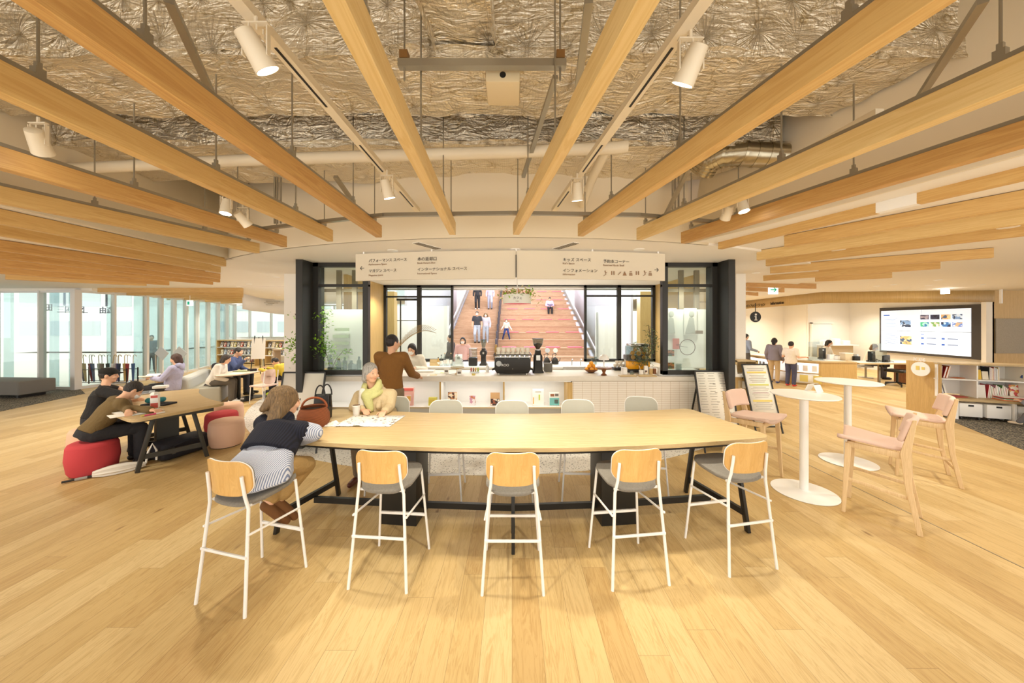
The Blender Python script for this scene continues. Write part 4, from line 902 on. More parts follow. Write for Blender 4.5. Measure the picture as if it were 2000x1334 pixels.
for i, px in enumerate((1068, 1084)):
    p = bp(px, 711); r = E('drip_kettle', (p.x, p.y, zb_), 0, 'black kettle on the back counter, %s of the pair right of the grinder' % ('left', 'right')[i], 'kettle', 'black kettles on the back counter')
    B().lathe([(0, 0), (.085, 0), (.09, .05), (.06, .14), (.035, .16), (0, .165)], seg=24).build('body', MB_, r); B().tube([(.08, 0, .05), (.12, 0, .09), (.13, 0, .16)], .008, 8).build('spout', MB_, r)
    B().tube([(-.05, 0, .15), (-.07, 0, .24), (0, 0, .27), (.05, 0, .23)], .008, 8).build('handle', MB_, r); B().sph((0, 0, .175), .018).build('knob', STAIN, r)
    q = E('round_token', (p.x+.03, p.y+.14, zb_), 0, 'round disc on a stick behind the %s kettle' % ('left', 'right')[i], 'disc', 'round discs behind the kettles')
    B().cyl((0, 0, 0), (0, 0, .28), .012).build('stem', CLRP, q); B().cyl((0, -.01, .33), (0, .01, .33), .06, seg=24).build('disc', (MC['exterior_blue_grey'], GLW)[i], q)
p = cp(1071, 726); T(B().box((0, 0, .075), (.15, .14, .15), bev=.01).build('fabric_box', mt('taupe_fabric', (120, 116, 108), .9)), 'dark grey box right of the grinder on the counter', 'box').location = (p.x, p.y+.07, z)
# orange bowl
OR = mt('orange_peel', (250, 176, 56), .45, bump=.15, bscale=200)
p = cp(1157, 729); r = E('fruit_bowl', (p.x, p.y+.1, z), 0, 'shallow dark bowl holding oranges', 'bowl'); ob = p+V((0, .1, 0))
B().lathe([(0, 0), (.05, 0), (.12, .045), (.128, .06), (.118, .055), (.05, .012), (0, .01)], seg=32).build('bowl', WALN, r)
for i, (x, y, zz) in enumerate(((-.08, -.02, .06), (0, -.075, .06), (.075, -.03, .06), (.06, .06, .06), (-.05, .07, .06), (-.035, -.02, .115), (.04, .0, .118), (0, .06, .115), (.005, .01, .165))):
    T(B().sph((0, 0, 0), (.038, .038, .036)).build('orange', OR), 'orange in the bowl, ' + ('at the left of the lower layer', 'at the front of the lower layer', 'at the right of the lower layer', 'at the back right of the lower layer', 'at the back left of the lower layer', 'left of the upper layer', 'right of the upper layer', 'back of the upper layer', 'on top of the pile')[i], 'orange', 'oranges in the bowl').location = ob+V((x, y, zz))+V((0, 0, .001))
# wooden cake stand with mushroom lamp
p = cp(1181, 734); r = E('cake_stand', (p.x, p.y+.05, z), 0, 'wooden cake stand under the white mushroom lamp', 'cake stand')
B().lathe([(0, 0), (.045, 0), (.05, .01), (.022, .035), (.026, .06), (.04, .09), (.045, .115), (.13, .118), (.135, .135), (0, .135)], seg=36).build('stand', WALN, r)
r = E('mushroom_lamp', (p.x-.0, p.y+.05, z+.1355), 0, 'small white mushroom table lamp on the wooden cake stand', 'lamp')
B().lathe([(0, 0), (.05, 0), (.05, .008), (.012, .02), (.01, .13), (0, .13)], seg=28).build('base', GLW, r); B().lathe([(.085, .13), (.088, .14), (.07, .19), (.035, .218), (0, .224)], seg=32, cap=False).build('lamp_shade', GLW, r)
for px0, px1, l in ((1212, 1244, 'small wooden tray with a white canister, right part of the counter'), (1249, 1283, 'small wooden tray with jars, at the right end of the counter')):
    p0, p1 = cp(px0, 736), cp(px1, 736); T(B().box((0, 0, .008), (p1.x-p0.x, .16, .016), bev=.004).build('wooden_tray', OAK), l, 'tray').location = ((p0.x+p1.x)/2, p0.y+.07, z)
zt = z+.0165
def at(px, dy=.07): return (px-1000)*5.73/FOC, 5.66+dy
def small(nm, px, dy, label, cat, parts):
    x, y = at(px, dy); r = E(nm, (x, y, zt), 0, label, cat)
    for n_, bb, m_ in parts: bb.build(n_, m_, r)
small('canister', 1219, .07, 'white rounded canister on the wooden tray', 'canister', [('body', B().lathe([(0, 0), (.05, 0), (.052, .1), (.045, .115), (0, .118)], seg=24), GLW), ('lid_band', B().cyl((0, 0, .09), (0, 0, .094), .053, seg=24), gl)])
small('glass_cup', 1234, .06, 'low clear glass cup on the wooden tray beside the canister', 'glass', [('glass', B().lathe([(0, 0), (.035, 0), (.04, .05), (.036, .05), (.03, .006), (0, .006)], seg=20), CLRP)])
small('milk_jug', 1252, .06, 'cream jug with a tall stir spoon on the right tray', 'jug', [('jug', B().lathe([(0, 0), (.035, 0), (.038, .07), (.034, .07), (.03, .01), (0, .01)], seg=20), PAPER), ('spoon', B().box((-.02, 0, .08), (.012, .01, .14), rot=M.Rotation(-.25, 3, 'Y')), OAK)])
small('carton', 1262, .08, 'white carton with a brown picture on the right tray', 'carton', [('body', B().box((0, 0, .07), (.05, .05, .14)), PAPER), ('print', B().box((0, -.026, .04), (.046, .004, .05)), MC['cover_brown'])])
small('jar', 1271, .06, 'jar of amber powder on the right tray', 'jar', [('glass', B().cyl((0, 0, 0), (0, 0, .1), .03), mt('amber_jar', (206, 174, 116), .4)), ('lid', B().cyl((0, 0, .1), (0, 0, .115), .031), GLW)])
small('tumbler', 1279, .09, 'brown tumbler at the back of the right tray', 'tumbler', [('body', B().cyl((0, 0, 0), (0, 0, .09), .03, .034), WALN)])
x, y = at(1291, .04); r = E('napkin_holder', (x, y, z), .1, 'white paper sign folded upright at the right end of the counter', 'card'); B().box((0, 0, .07), (.13, .06, .14), bev=.005).build('body', PAPER, r)
for sx, px, l in ((0, 1322, 'clear acrylic leaflet stand in front of the right glass bay'), (1, 695, 'clear acrylic leaflet stand with white card in front of the left glass bay')):
    x, y = at(px, .02); r = E('leaflet_stand', (x, y-.0, z), 0, l, 'leaflet stand', 'clear acrylic leaflet stands'); B().box((0, 0, .1), (.09, .05, .2)).build('holder', CLRP, r); B().box((0, 0, .13), (.075, .01, .12)).build('card', PAPER, r)
# stacked cups on black warmer
r = E('cup_warmer', (cp(1212, 724).x, cp(1212, 724).y+.1, z), 0, 'black warmer plate carrying white cups and a jug', 'warmer'); B().box((0, 0, .025), (.22, .16, .05), bev=.006).build('body', MB_, r); wl = r.location.copy()
for i in range(5):
    T(B().lathe([(0, 0), (.02, 0), (.034, .03), (.036, .06), (.032, .06), (0, .008)], seg=18).build('cup', MC['cup_cream']), ('white cup at the left on the black warmer', 'white cup in the middle on the black warmer', 'white cup at the right on the black warmer', 'white cup stacked upper left on the warmer', 'white cup stacked upper right on the warmer')[i], 'cup', 'white cups on the black warmer').location = (wl.x-.07+.07*(i if i < 3 else i-2.5), wl.y, z+.051+(.062 if i > 2 else 0))
r = E('milk_jug', (wl.x+.15, wl.y+.02, z), 0, 'tall white jug with a wooden handle beside the orange juicer', 'jug'); B().lathe([(0, 0), (.045, 0), (.05, .08), (.036, .18), (.04, .2), (.034, .2), (0, .02)], seg=22).build('body', GLW, r); B().tube([(-.04, 0, .17), (-.09, 0, .15), (-.08, 0, .08), (-.045, 0, .05)], .008, 8).build('handle', OAK, r)
# citrus juicer
jx, jy = (1244-1000)*6.12/FOC, 6.14
r = E('citrus_juicer', (jx, jy, z), 0, 'automatic orange juicer full of oranges, right part of the counter', 'juicer')
B().box((0, 0, .03), (.42, .26, .06), bev=.01).build('base', MB_, r)
for s in (-1, 1): B().box((s*.1, -.06, .13), (.19, .16, .14), bev=.015).build('peel_bin', mt('amber_plastic', (238, 166, 24), .25), r)
B().box((0, .05, .26), (.4, .2, .1), bev=.02).build('housing', mt('juicer_dark', (84, 80, 76), .35), r)
b = B()
for i in range(9): b.box((-.2+.05*i, 0, 0), (.001, .001, .001))
b.bm.free()
B().lathe([(.19, .2), (.2, .22), (.2, .46), (.19, .47), (.186, .46), (.186, .22)], seg=36, cap=False).build('clear_shield', CLRP, r); B().box((.02, .0, .49), (.34, .24, .05), bev=.015).build('top_tray', STAIN, r); B().box((.1, -.125, .49), (.12, .01, .04)).build('control_panel', BLACK, r)
for i, (x, zz) in enumerate(((-.1, .27), (.1, .27), (-.11, .35), (.0, .34), (.1, .35), (-.06, .42), (.05, .42))): T(B().sph((0, 0, 0), .04).build('orange', OR), 'orange inside the juicer, ' + ('lower left', 'lower right', 'middle left', 'centre', 'middle right', 'upper left', 'upper right')[i], 'orange', 'oranges inside the juicer').location = (jx+x, jy-.1, z+zz)
for i, px in enumerate((1157, 1163)):
    p = bp(px, 712); T(B().lathe([(0, 0), (.03, 0), (.032, .16+.03*i), (.029, .16+.03*i), (.026, .01), (0, .01)], seg=20).build('glass_vase', CLRP), 'clear glass vase on the back counter, %s one behind the oranges' % ('left', 'right')[i], 'vase', 'clear vases behind the oranges').location = (p.x, p.y, zb_)
# glassware inside the left display bay
for i, (x, hh, l) in enumerate(((-3.2, .3, 'tall glass bottle at the left inside the left display bay'), (-3.06, .22, 'wide glass jar second from left inside the left display bay'), (-2.95, .26, 'glass jar third from left inside the left display bay'), (-2.84, .2, 'glass carafe fourth from left inside the left display bay'), (-2.70, .27, 'ribbed glass cylinder fifth from left inside the left display bay'), (-2.58, .24, 'glass jar with cork at the right inside the left display bay'))):
    r = E('glass_jar', (x, 5.9, 1.131), 0, l, 'jar', 'glassware inside the left display bay'); w = .05 if i % 2 else .038
    B().lathe([(0, 0), (w, 0), (w*1.02, hh*.7), (w*.5, hh*.82), (w*.5, hh), (w*.42, hh), (w*.4, hh*.8), (w*.9, hh*.66), (w*.9, .01), (0, .01)], seg=22).build('glass', CLRP, r)
    if i in (1, 5): B().cyl((0, 0, hh-.02), (0, 0, hh+.02), w*.42).build('stopper', OAK, r)
# right display bay contents
r = E('display_photo', (3.08, 6.28, 1.6), 0, 'small red poster inside the right display bay', 'poster'); B().box((0, 0, 0), (.12, .01, .2)).build('sheet', mt('pale_red_poster', (226, 140, 128), .7), r)
for x, l in ((2.98, 'grey silhouette poster left inside the right display bay'), (3.36, 'grey silhouette poster right inside the right display bay')):
    r = E('figure_print', (x, 6.30, 1.92), 0, l, 'poster', 'pale silhouette posters'); B().box((0, 0, .1), (.24, .006, .5)).build('sheet', PAPER, r)
    b = B().sph((.02, -.006, .24), (.05, .004, .06)); b.loft([[(.09, -.006, -.12), (.06, -.006, .16), (-.02, -.006, .18), (-.1, -.006, -.12)], [(.09, -.009, -.12), (.06, -.009, .16), (-.02, -.009, .18), (-.1, -.009, -.12)]]); b.build('silhouette', mt('silhouette_grey', (196, 198, 192), .8), r)
r = E('bicycle_wheel', (3.2, 6.1, 1.55), 0, 'thin wire hoop hanging inside the right display bay', 'hoop')
b = B(); b.tube([(.14*math.cos(t), 0, .14*math.sin(t)) for t in [2*PI*i/40 for i in range(41)]], .006, 6); b.build('rim', mt('rim_brown', (126, 104, 90), .5), r)
b = B(); b.bar((-.2, 0, .03), (0, 0, 0), .005).bar((-.2, 0, .05), (-.14, 0, .05), .012, .006); b.build('stem', BLACK, r); r.name = 'wire_hoop'
T(B().box((3.5, 6.25, 1.82), (.13, .02, .06)).build('name_plate', mt('taupe_plate', (150, 132, 110), .6)), 'small taupe plate inside the right display bay', 'plate')
for zz, l in ((1.45, 'framed orange food photo on the left wall of the right bay'), (1.22, 'framed dark food photo low in the right bay')):
    r = E('food_photo', (2.86, 6.05, zz), .0, l, 'photo'); B().box((0, 0, 0), (.16, .012, .13)).build('frame', PAPER, r); B().box((0, -.008, 0), (.14, .004, .11)).build('print', cover('food_%d' % int(zz*100), (206, 130, 66), (120, 80, 50), (90, 120, 60), 30), r)
# ---- plants ----
def leafball(r, pts, m_, n, size, rnd, nm='leaves', spread=.06, asp=.45):
    b = B()
    for _ in range(n):
        p = V(rnd.choice(pts))+V((rnd.gauss(0, spread), rnd.gauss(0, spread), rnd.gauss(0, spread*.8)))
        q = M.Rotation(rnd.uniform(0, 6.28), 3, 'Z') @ M.Rotation(rnd.uniform(-1, 1), 3, 'X') @ M.Rotation(rnd.uniform(-.6, .6), 3, 'Y'); s = size*rnd.uniform(.6, 1.3)
        f = lambda x, y, z_=0: p+q @ V((x*s, y*s, z_*s))
        b.loft([[f(0, -1), f(0, -1), f(0, -1)], [f(-asp, -.2), f(0, -.2, -.15), f(asp, -.2)], [f(-asp*.7, .4), f(0, .4, -.1), f(asp*.7, .4)], [f(0, 1), f(0, 1), f(0, 1)]], cap=False, close=False)
    o = b.build(nm, m_, r, sm=60); o['kind'] = 'stuff'; return o
rn = random.Random(3)
r = E('branch_vase', (-3.08, 5.70, z), 0, 'green leafy branches in a round glass vase at the left end of the counter', 'plant')
B().lathe([(0, 0), (.06, 0), (.085, .05), (.06, .13), (.05, .15), (.045, .14), (.075, .05), (0, .01)], seg=28).build('vase', CLRP, r)
T0 = [(0, 0, .1), (-.08, 0, .35), (-.2, -.02, .52), (-.42, -.05, .62), (-.62, -.08, .52)]
ts = [T0, [(-.08, 0, .35), (-.16, 0, .6), (-.2, .02, .9), (-.19, .02, 1.12)], [(-.2, -.02, .52), (-.4, -.1, .42), (-.58, -.1, .3)], [(0, 0, .1), (.1, 0, .3), (.2, .02, .42), (.34, .02, .38)], [(-.2, -.02, .52), (-.5, 0, .85), (-.62, .0, 1.05)]]
b = B()
for t in ts: b.tube(t, .0055, 6)
b.build('branch', TWIG, r)
pts = [V(t[i]).lerp(V(t[i+1]), f) for t in ts[:3] for i in range(1, len(t)-1) for f in (.1, .3, .5, .7, .9)]+[V((-.1, 0, .45)), V((-.25, 0, .45)), V((-.35, 0, .5)), V((-.15, 0, .4))]*3
leafball(r, pts, LEAF, 900, .03, rn, spread=.08)
leafball(r, [V(t[i]).lerp(V(t[i+1]), f) for t in ts[3:] for i in range(len(t)-1) for f in (.3, .6, .9)], LEAF, 120, .024, rn, 'sparse_leaves', .05)
r = E('olive_plant', (2.39, 5.92, z), 0, 'olive tree branches standing in front of the right glass bay', 'plant')
B().lathe([(0, 0), (.05, 0), (.06, .1), (.05, .11), (0, .1)], seg=20).build('pot', mt('plant_pot_grey', (196, 190, 180), .6), r)
ts = [[(0, 0, .08), (.02, 0, .3), (.06, 0, .6), (.03, 0, .85)], [(.02, 0, .3), (-.12, 0, .45), (-.22, -.02, .5)], [(.02, 0, .3), (.14, 0, .5), (.12, 0, .72)], [(.02, 0, .2), (-.1, -.04, .2), (-.2, -.05, .26)]]
b = B()
for t in ts: b.tube(t, .006, 6)
b.build('branch', TWIG, r); leafball(r, [V(t[i]).lerp(V(t[i+1]), f) for t in ts for i in range(len(t)-1) for f in (.3, .6, .95)], OLIVE, 420, .032, rn, spread=.05, asp=.22)
r = E('dried_palm', (-2.42, 6.45, z), 0, 'dried palm frond arching behind the brown-shirted customer', 'plant')
cur = [V((-.04+.92*t, -.0, .05+.78*math.sin(t*1.75)*(1-.12*t))) for t in [i/24 for i in range(25)]]
B().lathe([(0, 0), (.05, 0), (.055, .16), (.04, .2), (0, .19)], seg=18).build('vase', mt('clay_vase', (150, 120, 90), .7), r)
b = B().tube(cur, [.009-.0003*i for i in range(25)], 6); b.build('stem', DRY, r); b = B()
for i in range(4, 25):
    d = (cur[min(i+1, 24)]-cur[i-1]).normalized()
    for s in (-1, 1):
        for k in range(4):
            L = .2*(1-abs(i-14)/22); q = cur[i]+d*.0
            e = q+d*L*.75+V((0, s*.3*L*((k % 2)+.3), .35*L*(1 if k < 2 else -1)+.03)); b.bar(q, e, .004, .0015)
b.build('frond_leaflets', DRY, r)
# hanging cafe planter
p = W(1010, 583, 6.3); r = E('hanging_planter', (p.x, p.y, 0), 0, 'round white hanging sign drum topped with a flower wreath', 'hanging sign')
zc = p.z; b = B().lathe([(.265, zc-.1), (.265, zc+.07), (.258, zc+.07), (.258, zc-.1)], seg=48, cap=False); b.build('drum', mt('drum_white', (246, 246, 238), .6), r)
B().cyl((0, 0, zc-.1), (0, 0, zc-.094), .258, seg=40).build('drum_base', PINK, r)
for s in (-.0,): B().cyl((0, -.265, zc+.05), (0, -.265, 3.0), .006).cyl((0, .0, zc+.05), (0, 0, 3.0), .006).build('hanger_rod', GLW, r)
text('lettering', 'カフェ', .056, INK, r, (-.078, -.272, zc-.03), (PI/2, 0, 0)); text('lettering', 'Cafe', .03, INK2, r, (-.03, -.272, zc-.075), (PI/2, 0, 0))
wr_ = [V((.22*math.cos(t)*1.1, .22*math.sin(t), zc+.11)) for t in [i*.4 for i in range(16)]]
leafball(r, wr_, LEAF, 170, .04, rn, 'greenery', .06, .3); leafball(r, wr_+[V((.36, 0, zc)), V((-.36, 0, zc+.05)), V((.4, 0, zc-.05))], mt('cream_petals', (232, 222, 176), .7), 90, .032, rn, 'blossoms', .05, .6)
leafball(r, wr_, mt('peach_petals', (226, 168, 130), .7), 70, .03, rn, 'dried_flowers', .04, .5)
# ================= RIGHT: INFORMATION DESK, VIDEO WALL, BOOK SHELF =================
A_, B_, C_ = (11.2, 16.1), (10.5, 11.3), (15.45, 10.73)
b = B()
for p, q in ((A_, B_), (B_, C_)): b.quad((*p, 2.66), (*q, 2.66), (*q, 3.03), (*p, 3.03))
S('trim_5', b, OAKV, 'oak fascia band over the information desk', 'fascia', solid=.06)
S('wall_right_oak', B().box((18.6, 10.85, 1.515), (6.5, .2, 3.03)), OAKV, 'oak wall to the right of the video wall', 'wall')
S('trim_6', B().box((15.25, 10.74, 1.33), (.2, .12, 2.66)), WHITE, 'white reveal beside the video wall', 'trim')
S('wall_right_video', B().box((15.4, 13.2, 1.5), (.2, 4.9, 3.0)), WHITE, 'white wall carrying the video screens', 'wall')
S('wall_right_back', B().box((11.6, 16.5, 1.5), (5.4, .12, 3.0)).box((14.4, 15.2, 1.5), (2.0, .12, 3.0)).box((13.43, 15.85, 1.5), (.1, 1.3, 3.0)), WHITE, 'white wall behind the information desk', 'wall')
d = E('door_2', (13.98, 15.1, 0), 0, 'white sliding door behind the masked clerk', 'door', kind='structure')
B().box((0, 0, .98), (.86, .04, 1.95)).build('leaf', mt('door_cool_white', (226, 228, 228), .5), d); B().box((-.47, -.02, 1.0), (.06, .08, 2.0)).box((0, -.02, 1.98), (1.0, .08, .05)).build('frame', WHITE, d)
t0 = math.atan2(B_[1]-A_[1], B_[0]-A_[0])
r = E('information_lettering', (0, 0, 0), 0, 'dark information lettering on the oak fascia band', 'lettering')
def band(px, z):
    for s in [i/400 for i in range(401)]:
        x, y = A_[0]+(B_[0]-A_[0])*s, A_[1]+(B_[1]-A_[1])*s
        if 1000+x*FOC/y >= px: return V((x-.05, y, z))
text('lettering', 'インフォメーション', .165, INK, r, band(1459, 2.72), (PI/2, 0, t0), .006); text('lettering', 'Information', .18, INK, r, band(1507, 2.74), (PI/2, 0, t0), .006)
p = W(1475.5, 619, 12); r = E('information_sign', p, 0, 'round black sign with a white letter i hung from the fascia', 'sign')
B().cyl((0, -.015, 0), (0, .015, 0), .19, seg=40).build('disc', BLACK, r); B().cyl((0, 0, .18), (0, 0, .5), .012).build('hanger', BLACK, r)
B().sph((0, -.02, .085), (.038, .008, .038), 14, 8).box((0, -.02, -.04), (.04, .014, .14)).box((-.02, -.02, .02), (.05, .014, .025)).box((0, -.02, -.11), (.1, .014, .026)).build('letter_i', GLW, r)
# exit sign
p = W(1510, 566, 9.0); r = E('exit_sign', (p.x, p.y, p.z), 0, 'white hanging exit sign with a green arrow', 'sign')
B().box((0, 0, 0), (.26, .03, .24), bev=.004).build('panel', mt('exit_white', (248, 250, 248), .4, em=.8), r); GRN = mt('exit_green', (40, 178, 142), .5, em=.4)
B().box((-.015, -.018, 0), (.13, .006, .024)).box((.04, -.018, .026), (.09, .006, .024), rot=M.Rotation(PI/4, 3, 'Y')).box((.04, -.018, -.026), (.09, .006, .024), rot=M.Rotation(-PI/4, 3, 'Y')).build('arrow', GRN, r); B().cyl((0, 0, .12), (0, 0, 3.03-p.z), .008).build('hanger', GLW, r)
# ---- video wall: faces -X ----
r = E('video_wall', (15.28, 10.8, 0), PI/2, 'large video wall of four lit screens', 'screen')   # local x -> +Y (far), local y -> -X
z0, z1, Lw = .79, 2.595, 3.0
B().box((Lw/2, .06, (z0+z1)/2), (Lw, .1, z1-z0)).box((.11, .12, (z0+z1)/2), (.22, .04, z1-z0)).build('bezel', mt('bezel_grey', (70, 66, 64), .5), r)
scr = mt('screen_white', (222, 234, 250), .4, em=.5); sb = mt('screen_blue', (60, 100, 190), .4, em=.35); sg_ = mt('screen_grey_text', (120, 136, 170), .4, em=.35)
u0, u1 = .24, Lw-.07; um = (u0+u1)/2; za, zb2 = z0+.08, z1-.12; zm = (za+zb2)/2; sc_ = []
for (a, c) in ((u0, um-.006), (um+.006, u1)):
    for (e, f) in ((za, zm-.006), (zm+.006, zb2)): B().box(((a+c)/2, .115, (e+f)/2), (c-a, .012, f-e)).build('screen', scr, r)
def on(u, v, w, h_, m_, nm='picture'): # u from viewer's left (far end), v from top
    x = u1-(u1-u0)*u; zz = zb2-(zb2-za)*v; B().box((x-w/2*(u1-u0), .1235, zz-h_/2*(zb2-za)), (w*(u1-u0), .004, h_*(zb2-za))).build(nm, m_, r)
def emcover(nm, cs, sc):
    m = cover(nm, *cs, sc); p = m.node_tree.nodes['Principled BSDF']; l = p.inputs['Base Color'].links[0].from_socket; m.node_tree.links.new(l, p.inputs['Emission Color']); p.inputs['Emission Strength'].default_value = .5; return m
P1 = [emcover('screen_photo_%d' % i, c, 9+i) for i, c in enumerate((((90, 84, 104), (60, 58, 78), (150, 140, 150)), ((48, 50, 70), (90, 96, 120), (30, 30, 44)), ((196, 160, 110), (226, 196, 150), (70, 90, 120)), ((120, 150, 190), (200, 214, 230), (60, 70, 90)), ((70, 170, 130), (150, 200, 190), (50, 110, 160)), ((190, 180, 160), (110, 150, 90), (226, 220, 210)), ((60, 110, 170), (170, 200, 226), (40, 50, 80)), ((110, 140, 206), (196, 170, 140), (230, 232, 240))))]
for k in range(8): on(.49+.112*(k % 4), .12+.165*(k//4), .095, .105, P1[k])
on(.25, .24, .13, .17, P1[3]); on(.25, .62, .14, .20, P1[2]); on(.035, .10, .08, .03, sb, 'heading'); on(.5, .56, .03, .015, sb, 'heading')
for k in range(8): on(.045, .19+.03*k, .17-.02*(k % 3), .008, sg_, 'text_line'); on(.05, .58+.034*k, .17-.03*(k % 2), .009, sg_, 'text_line')
for k in range(4): on(.56+.22*(k % 2), .64+.13*(k//2), .1, .02, sg_, 'text_line'); on(.5+.22*(k % 2), .635+.13*(k//2), .03, .035, sb, 'icon')
T(B().box((16.45, 10.72, 1.57), (1.9, .03, 1.12)).build('felt_board', mt('grey_felt_board', (172, 164, 150), .95, bump=.5, bscale=120, var=.1, vscale=60)), 'grey felt pin board on the oak wall at the right edge', 'board')
p = W(1837, 567, 10.2); r = E('ceiling_spotlight', (p.x, p.y, p.z), 0, 'double white spotlight on the ceiling in front of the video wall', 'spotlight')
B().cyl((0, 0, .05), (0, 0, 3.03-p.z), .02).build('stem', GLW, r)
for s in (-1, 1): B().cyl((0, 0, s*.06), (.1, -.14, s*.05), .055).build('housing', LAMP if s < 0 else GLW, r)
p = W(1955, 580, 10.4); r = E('ceiling_bracket', (p.x, p.y, p.z), 0, 'slim white ceiling bracket above the felt board', 'bracket'); B().box((0, 0, .05), (.04, .05, .5)).box((-.12, 0, .3), (.28, .05, .03)).build('arm', GLW, r)
# ---- information desk ----
DK = E('information_desk', (0, 0, 0), 0, 'oak information desk with a lit brochure front', 'desk')
fr = [(9.69, 10.49), (9.17, 11.0), (9.0, 11.67), (9.02, 12.9)]
poly = fr + [(9.9, 13.2), (10.9, 12.2), (10.75, 10.42)]
B().prism(poly, 0, .735).build('body', OAKV, DK); B().prism([(x-.02, y-.02) for x, y in poly], .735, .775).build('worktop', OAK, DK); B().prism([(x+.12, y+.12) for x, y in poly[:4]]+[(9.8, 13.0), (10.7, 12.1), (10.6, 10.6)], .775, .782).build('top_inlay', GLW, DK)
LED2 = mt('display_glow', (250, 250, 250), .5, em=.55)
for (p, q) in zip(fr[:-1], fr[1:]):
    d = (V((*q, 0))-V((*p, 0))).normalized(); nn = V((d.y, -d.x, 0)); nn = nn if nn.x < 0 else -nn
    for za_, zb_2, mm in ((.40, .70, LED2), (.06, .36, PAPER)):
        P, Q = V((*p, 0))+d*.05+nn*.015, V((*q, 0))-d*.03+nn*.015
        B().quad(P+V((0, 0, za_))+nn*.05, Q+V((0, 0, za_))+nn*.05, Q+V((0, 0, zb_2)), P+V((0, 0, zb_2))).build('brochure_rack', mm, DK, solid=.008)
def onfront(seg, t, zc, w, hh, m_, nm, label, cat, grp):
    p, q = V((*fr[seg], 0)), V((*fr[seg+1], 0)); d = (q-p).normalized(); nn = V((d.y, -d.x, 0)); nn = nn if nn.x < 0 else -nn
    o = B().box((0, 0, 0), (w, .012, hh), bev=.001).build(nm, m_); o.location = p+d*t*(q-p).length+nn*.055+V((0, 0, zc)); o.rotation_euler = (0, 0, math.atan2(d.y, d.x)); T(o, label, cat, grp)
for i in range(6): onfront(2, .18+.13*i, .53, .09, .16, (dk, SOFTG, yl, MC['exterior_blue_grey'], gold, SOFTG)[i], 'brochure', 'brochure in the lit desk front behind the girl, %s from the right' % ORD[i], 'brochure', 'brochures in the lit desk front')
for i, t in enumerate((.2, .5, .8)): onfront(0, t, .53, .12, .2, (PAPER, mt('pale_brochure', (236, 226, 216), .7), mt('bluish_brochure', (214, 222, 230), .7))[i], 'brochure', 'pale brochure in the upper desk front right of the boy, %s from the right' % ORD[i], 'brochure', 'pale brochures right of the boy')
for i, t in enumerate((.1, .55)): onfront(0, t, .2, .2, .24, yl, 'poster', ('yellow poster at the desk corner beside the oak end', 'yellow poster low on the desk front next to the boy')[i], 'poster', 'yellow posters on the desk front')
# right return desk
r = E('return_desk', (11.92, 10.85, 0), 0, 'lower oak desk joined to the right of the information desk', 'desk')
B().box((.1, 0, .70), (2.2, .7, .04)).build('top', OAK, r); B().box((.1, .02, .723), (2.1, .6, .006)).build('top_inlay', GLW, r)
for x in (-.7, .1): B().bar((x, .1, 0), (x, .1, .68), .05).build('leg', STEEL, r)
B().box((1.02, .1, .34), (.3, .5, .68)).build('cabinet', WALN, r)
r = E('office_chair', (12.15, 10.55, 0), .4, 'black office swivel chair at the lower desk', 'chair')
B().box((0, 0, .48), (.5, .46, .08), bev=.03).build('seat', BLACK, r); B().cyl((0, 0, .1), (0, 0, .45), .03).build('post', BLACK, r); B().box((.05, .26, .75), (.42, .06, .4), bev=.03).build('backrest', BLACK, r)
for k in range(5):
    a = k*2*PI/5; l_ = B().bar((0, 0, .12), (.3*math.cos(a), .3*math.sin(a), .07), .04, .03).build('base_arm', BLACK, r); B().cyl((.3*math.cos(a), .3*math.sin(a)-.012, .03), (.3*math.cos(a), .3*math.sin(a)+.012, .03), .03).build('caster', BLACK, l_)
def deskbox(nm, px, py, Y, dims, m_, label, cat, extra=()):
    p = W(px, py, Y); r = E(nm, (p.x, p.y, .783 if px < 1680 else .7265), 0, label, cat); B().box((0, 0, dims[2]/2), dims, bev=.004).build('body', m_, r)
    for n_, c, d_, mm in extra: B().box(c, d_).build(n_, mm, r)
    return r
MON = lambda: (('stand', (0, .03, .02), (.16, .12, .04), BLACK), ('logo_plate', (0, -.03, .3), (.06, .006, .04), STAIN))
deskbox('monitor', 1606, 700, 11.2, (.2, .05, .36), BLACK, 'black upright monitor in front of the masked clerk', 'monitor', MON())
deskbox('monitor', 1702, 712, 10.85, (.2, .05, .34), BLACK, 'black upright monitor on the lower desk', 'monitor', MON())
deskbox('storage_box', 1653, 705, 10.85, (.26, .2, .22), mt('cream_box', (222, 206, 176), .7), 'cream box on the information desk beside the black pen pot', 'box', (('lid', (0, 0, .225), (.27, .21, .02), PAPER),))
deskbox('pen_pot', 1670, 706, 10.75, (.18, .16, .14), BLACK, 'black pen pot at the right end of the information desk', 'pot', (('pens', (0, 0, .15), (.1, .02, .1), SOFTG), ('blue_card', (.1, .04, .12), (.1, .01, .16), MC['exterior_blue_grey'])))
deskbox('paper_tray', 1637, 704, 11.0, (.2, .16, .12), PAPER, 'white paper tray beside the cream box on the desk', 'tray', (('papers', (0, 0, .13), (.16, .12, .02), gl),))
deskbox('tissue_box', 1622, 704, 11.1, (.16, .12, .16), GLW, 'white tissue box right of the black monitor on the information desk', 'box', (('slot', (0, 0, .162), (.1, .03, .004), gl),))
for px, l in ((1593, 'clear acrylic guard left of the masked clerk'), (1718, 'clear acrylic guard on the lower desk')):
    p = W(px, 700, 10.8); r = E('acrylic_guard', (p.x, p.y, .783 if px < 1680 else .7265), .2, l, 'screen guard', 'clear acrylic guards'); B().box((0, 0, .3), (.6, .01, .6)).build('sheet', CLRP, r); B().box((-.25, 0, .01), (.03, .14, .02)).box((.25, 0, .01), (.03, .14, .02)).build('foot', CLRP, r)
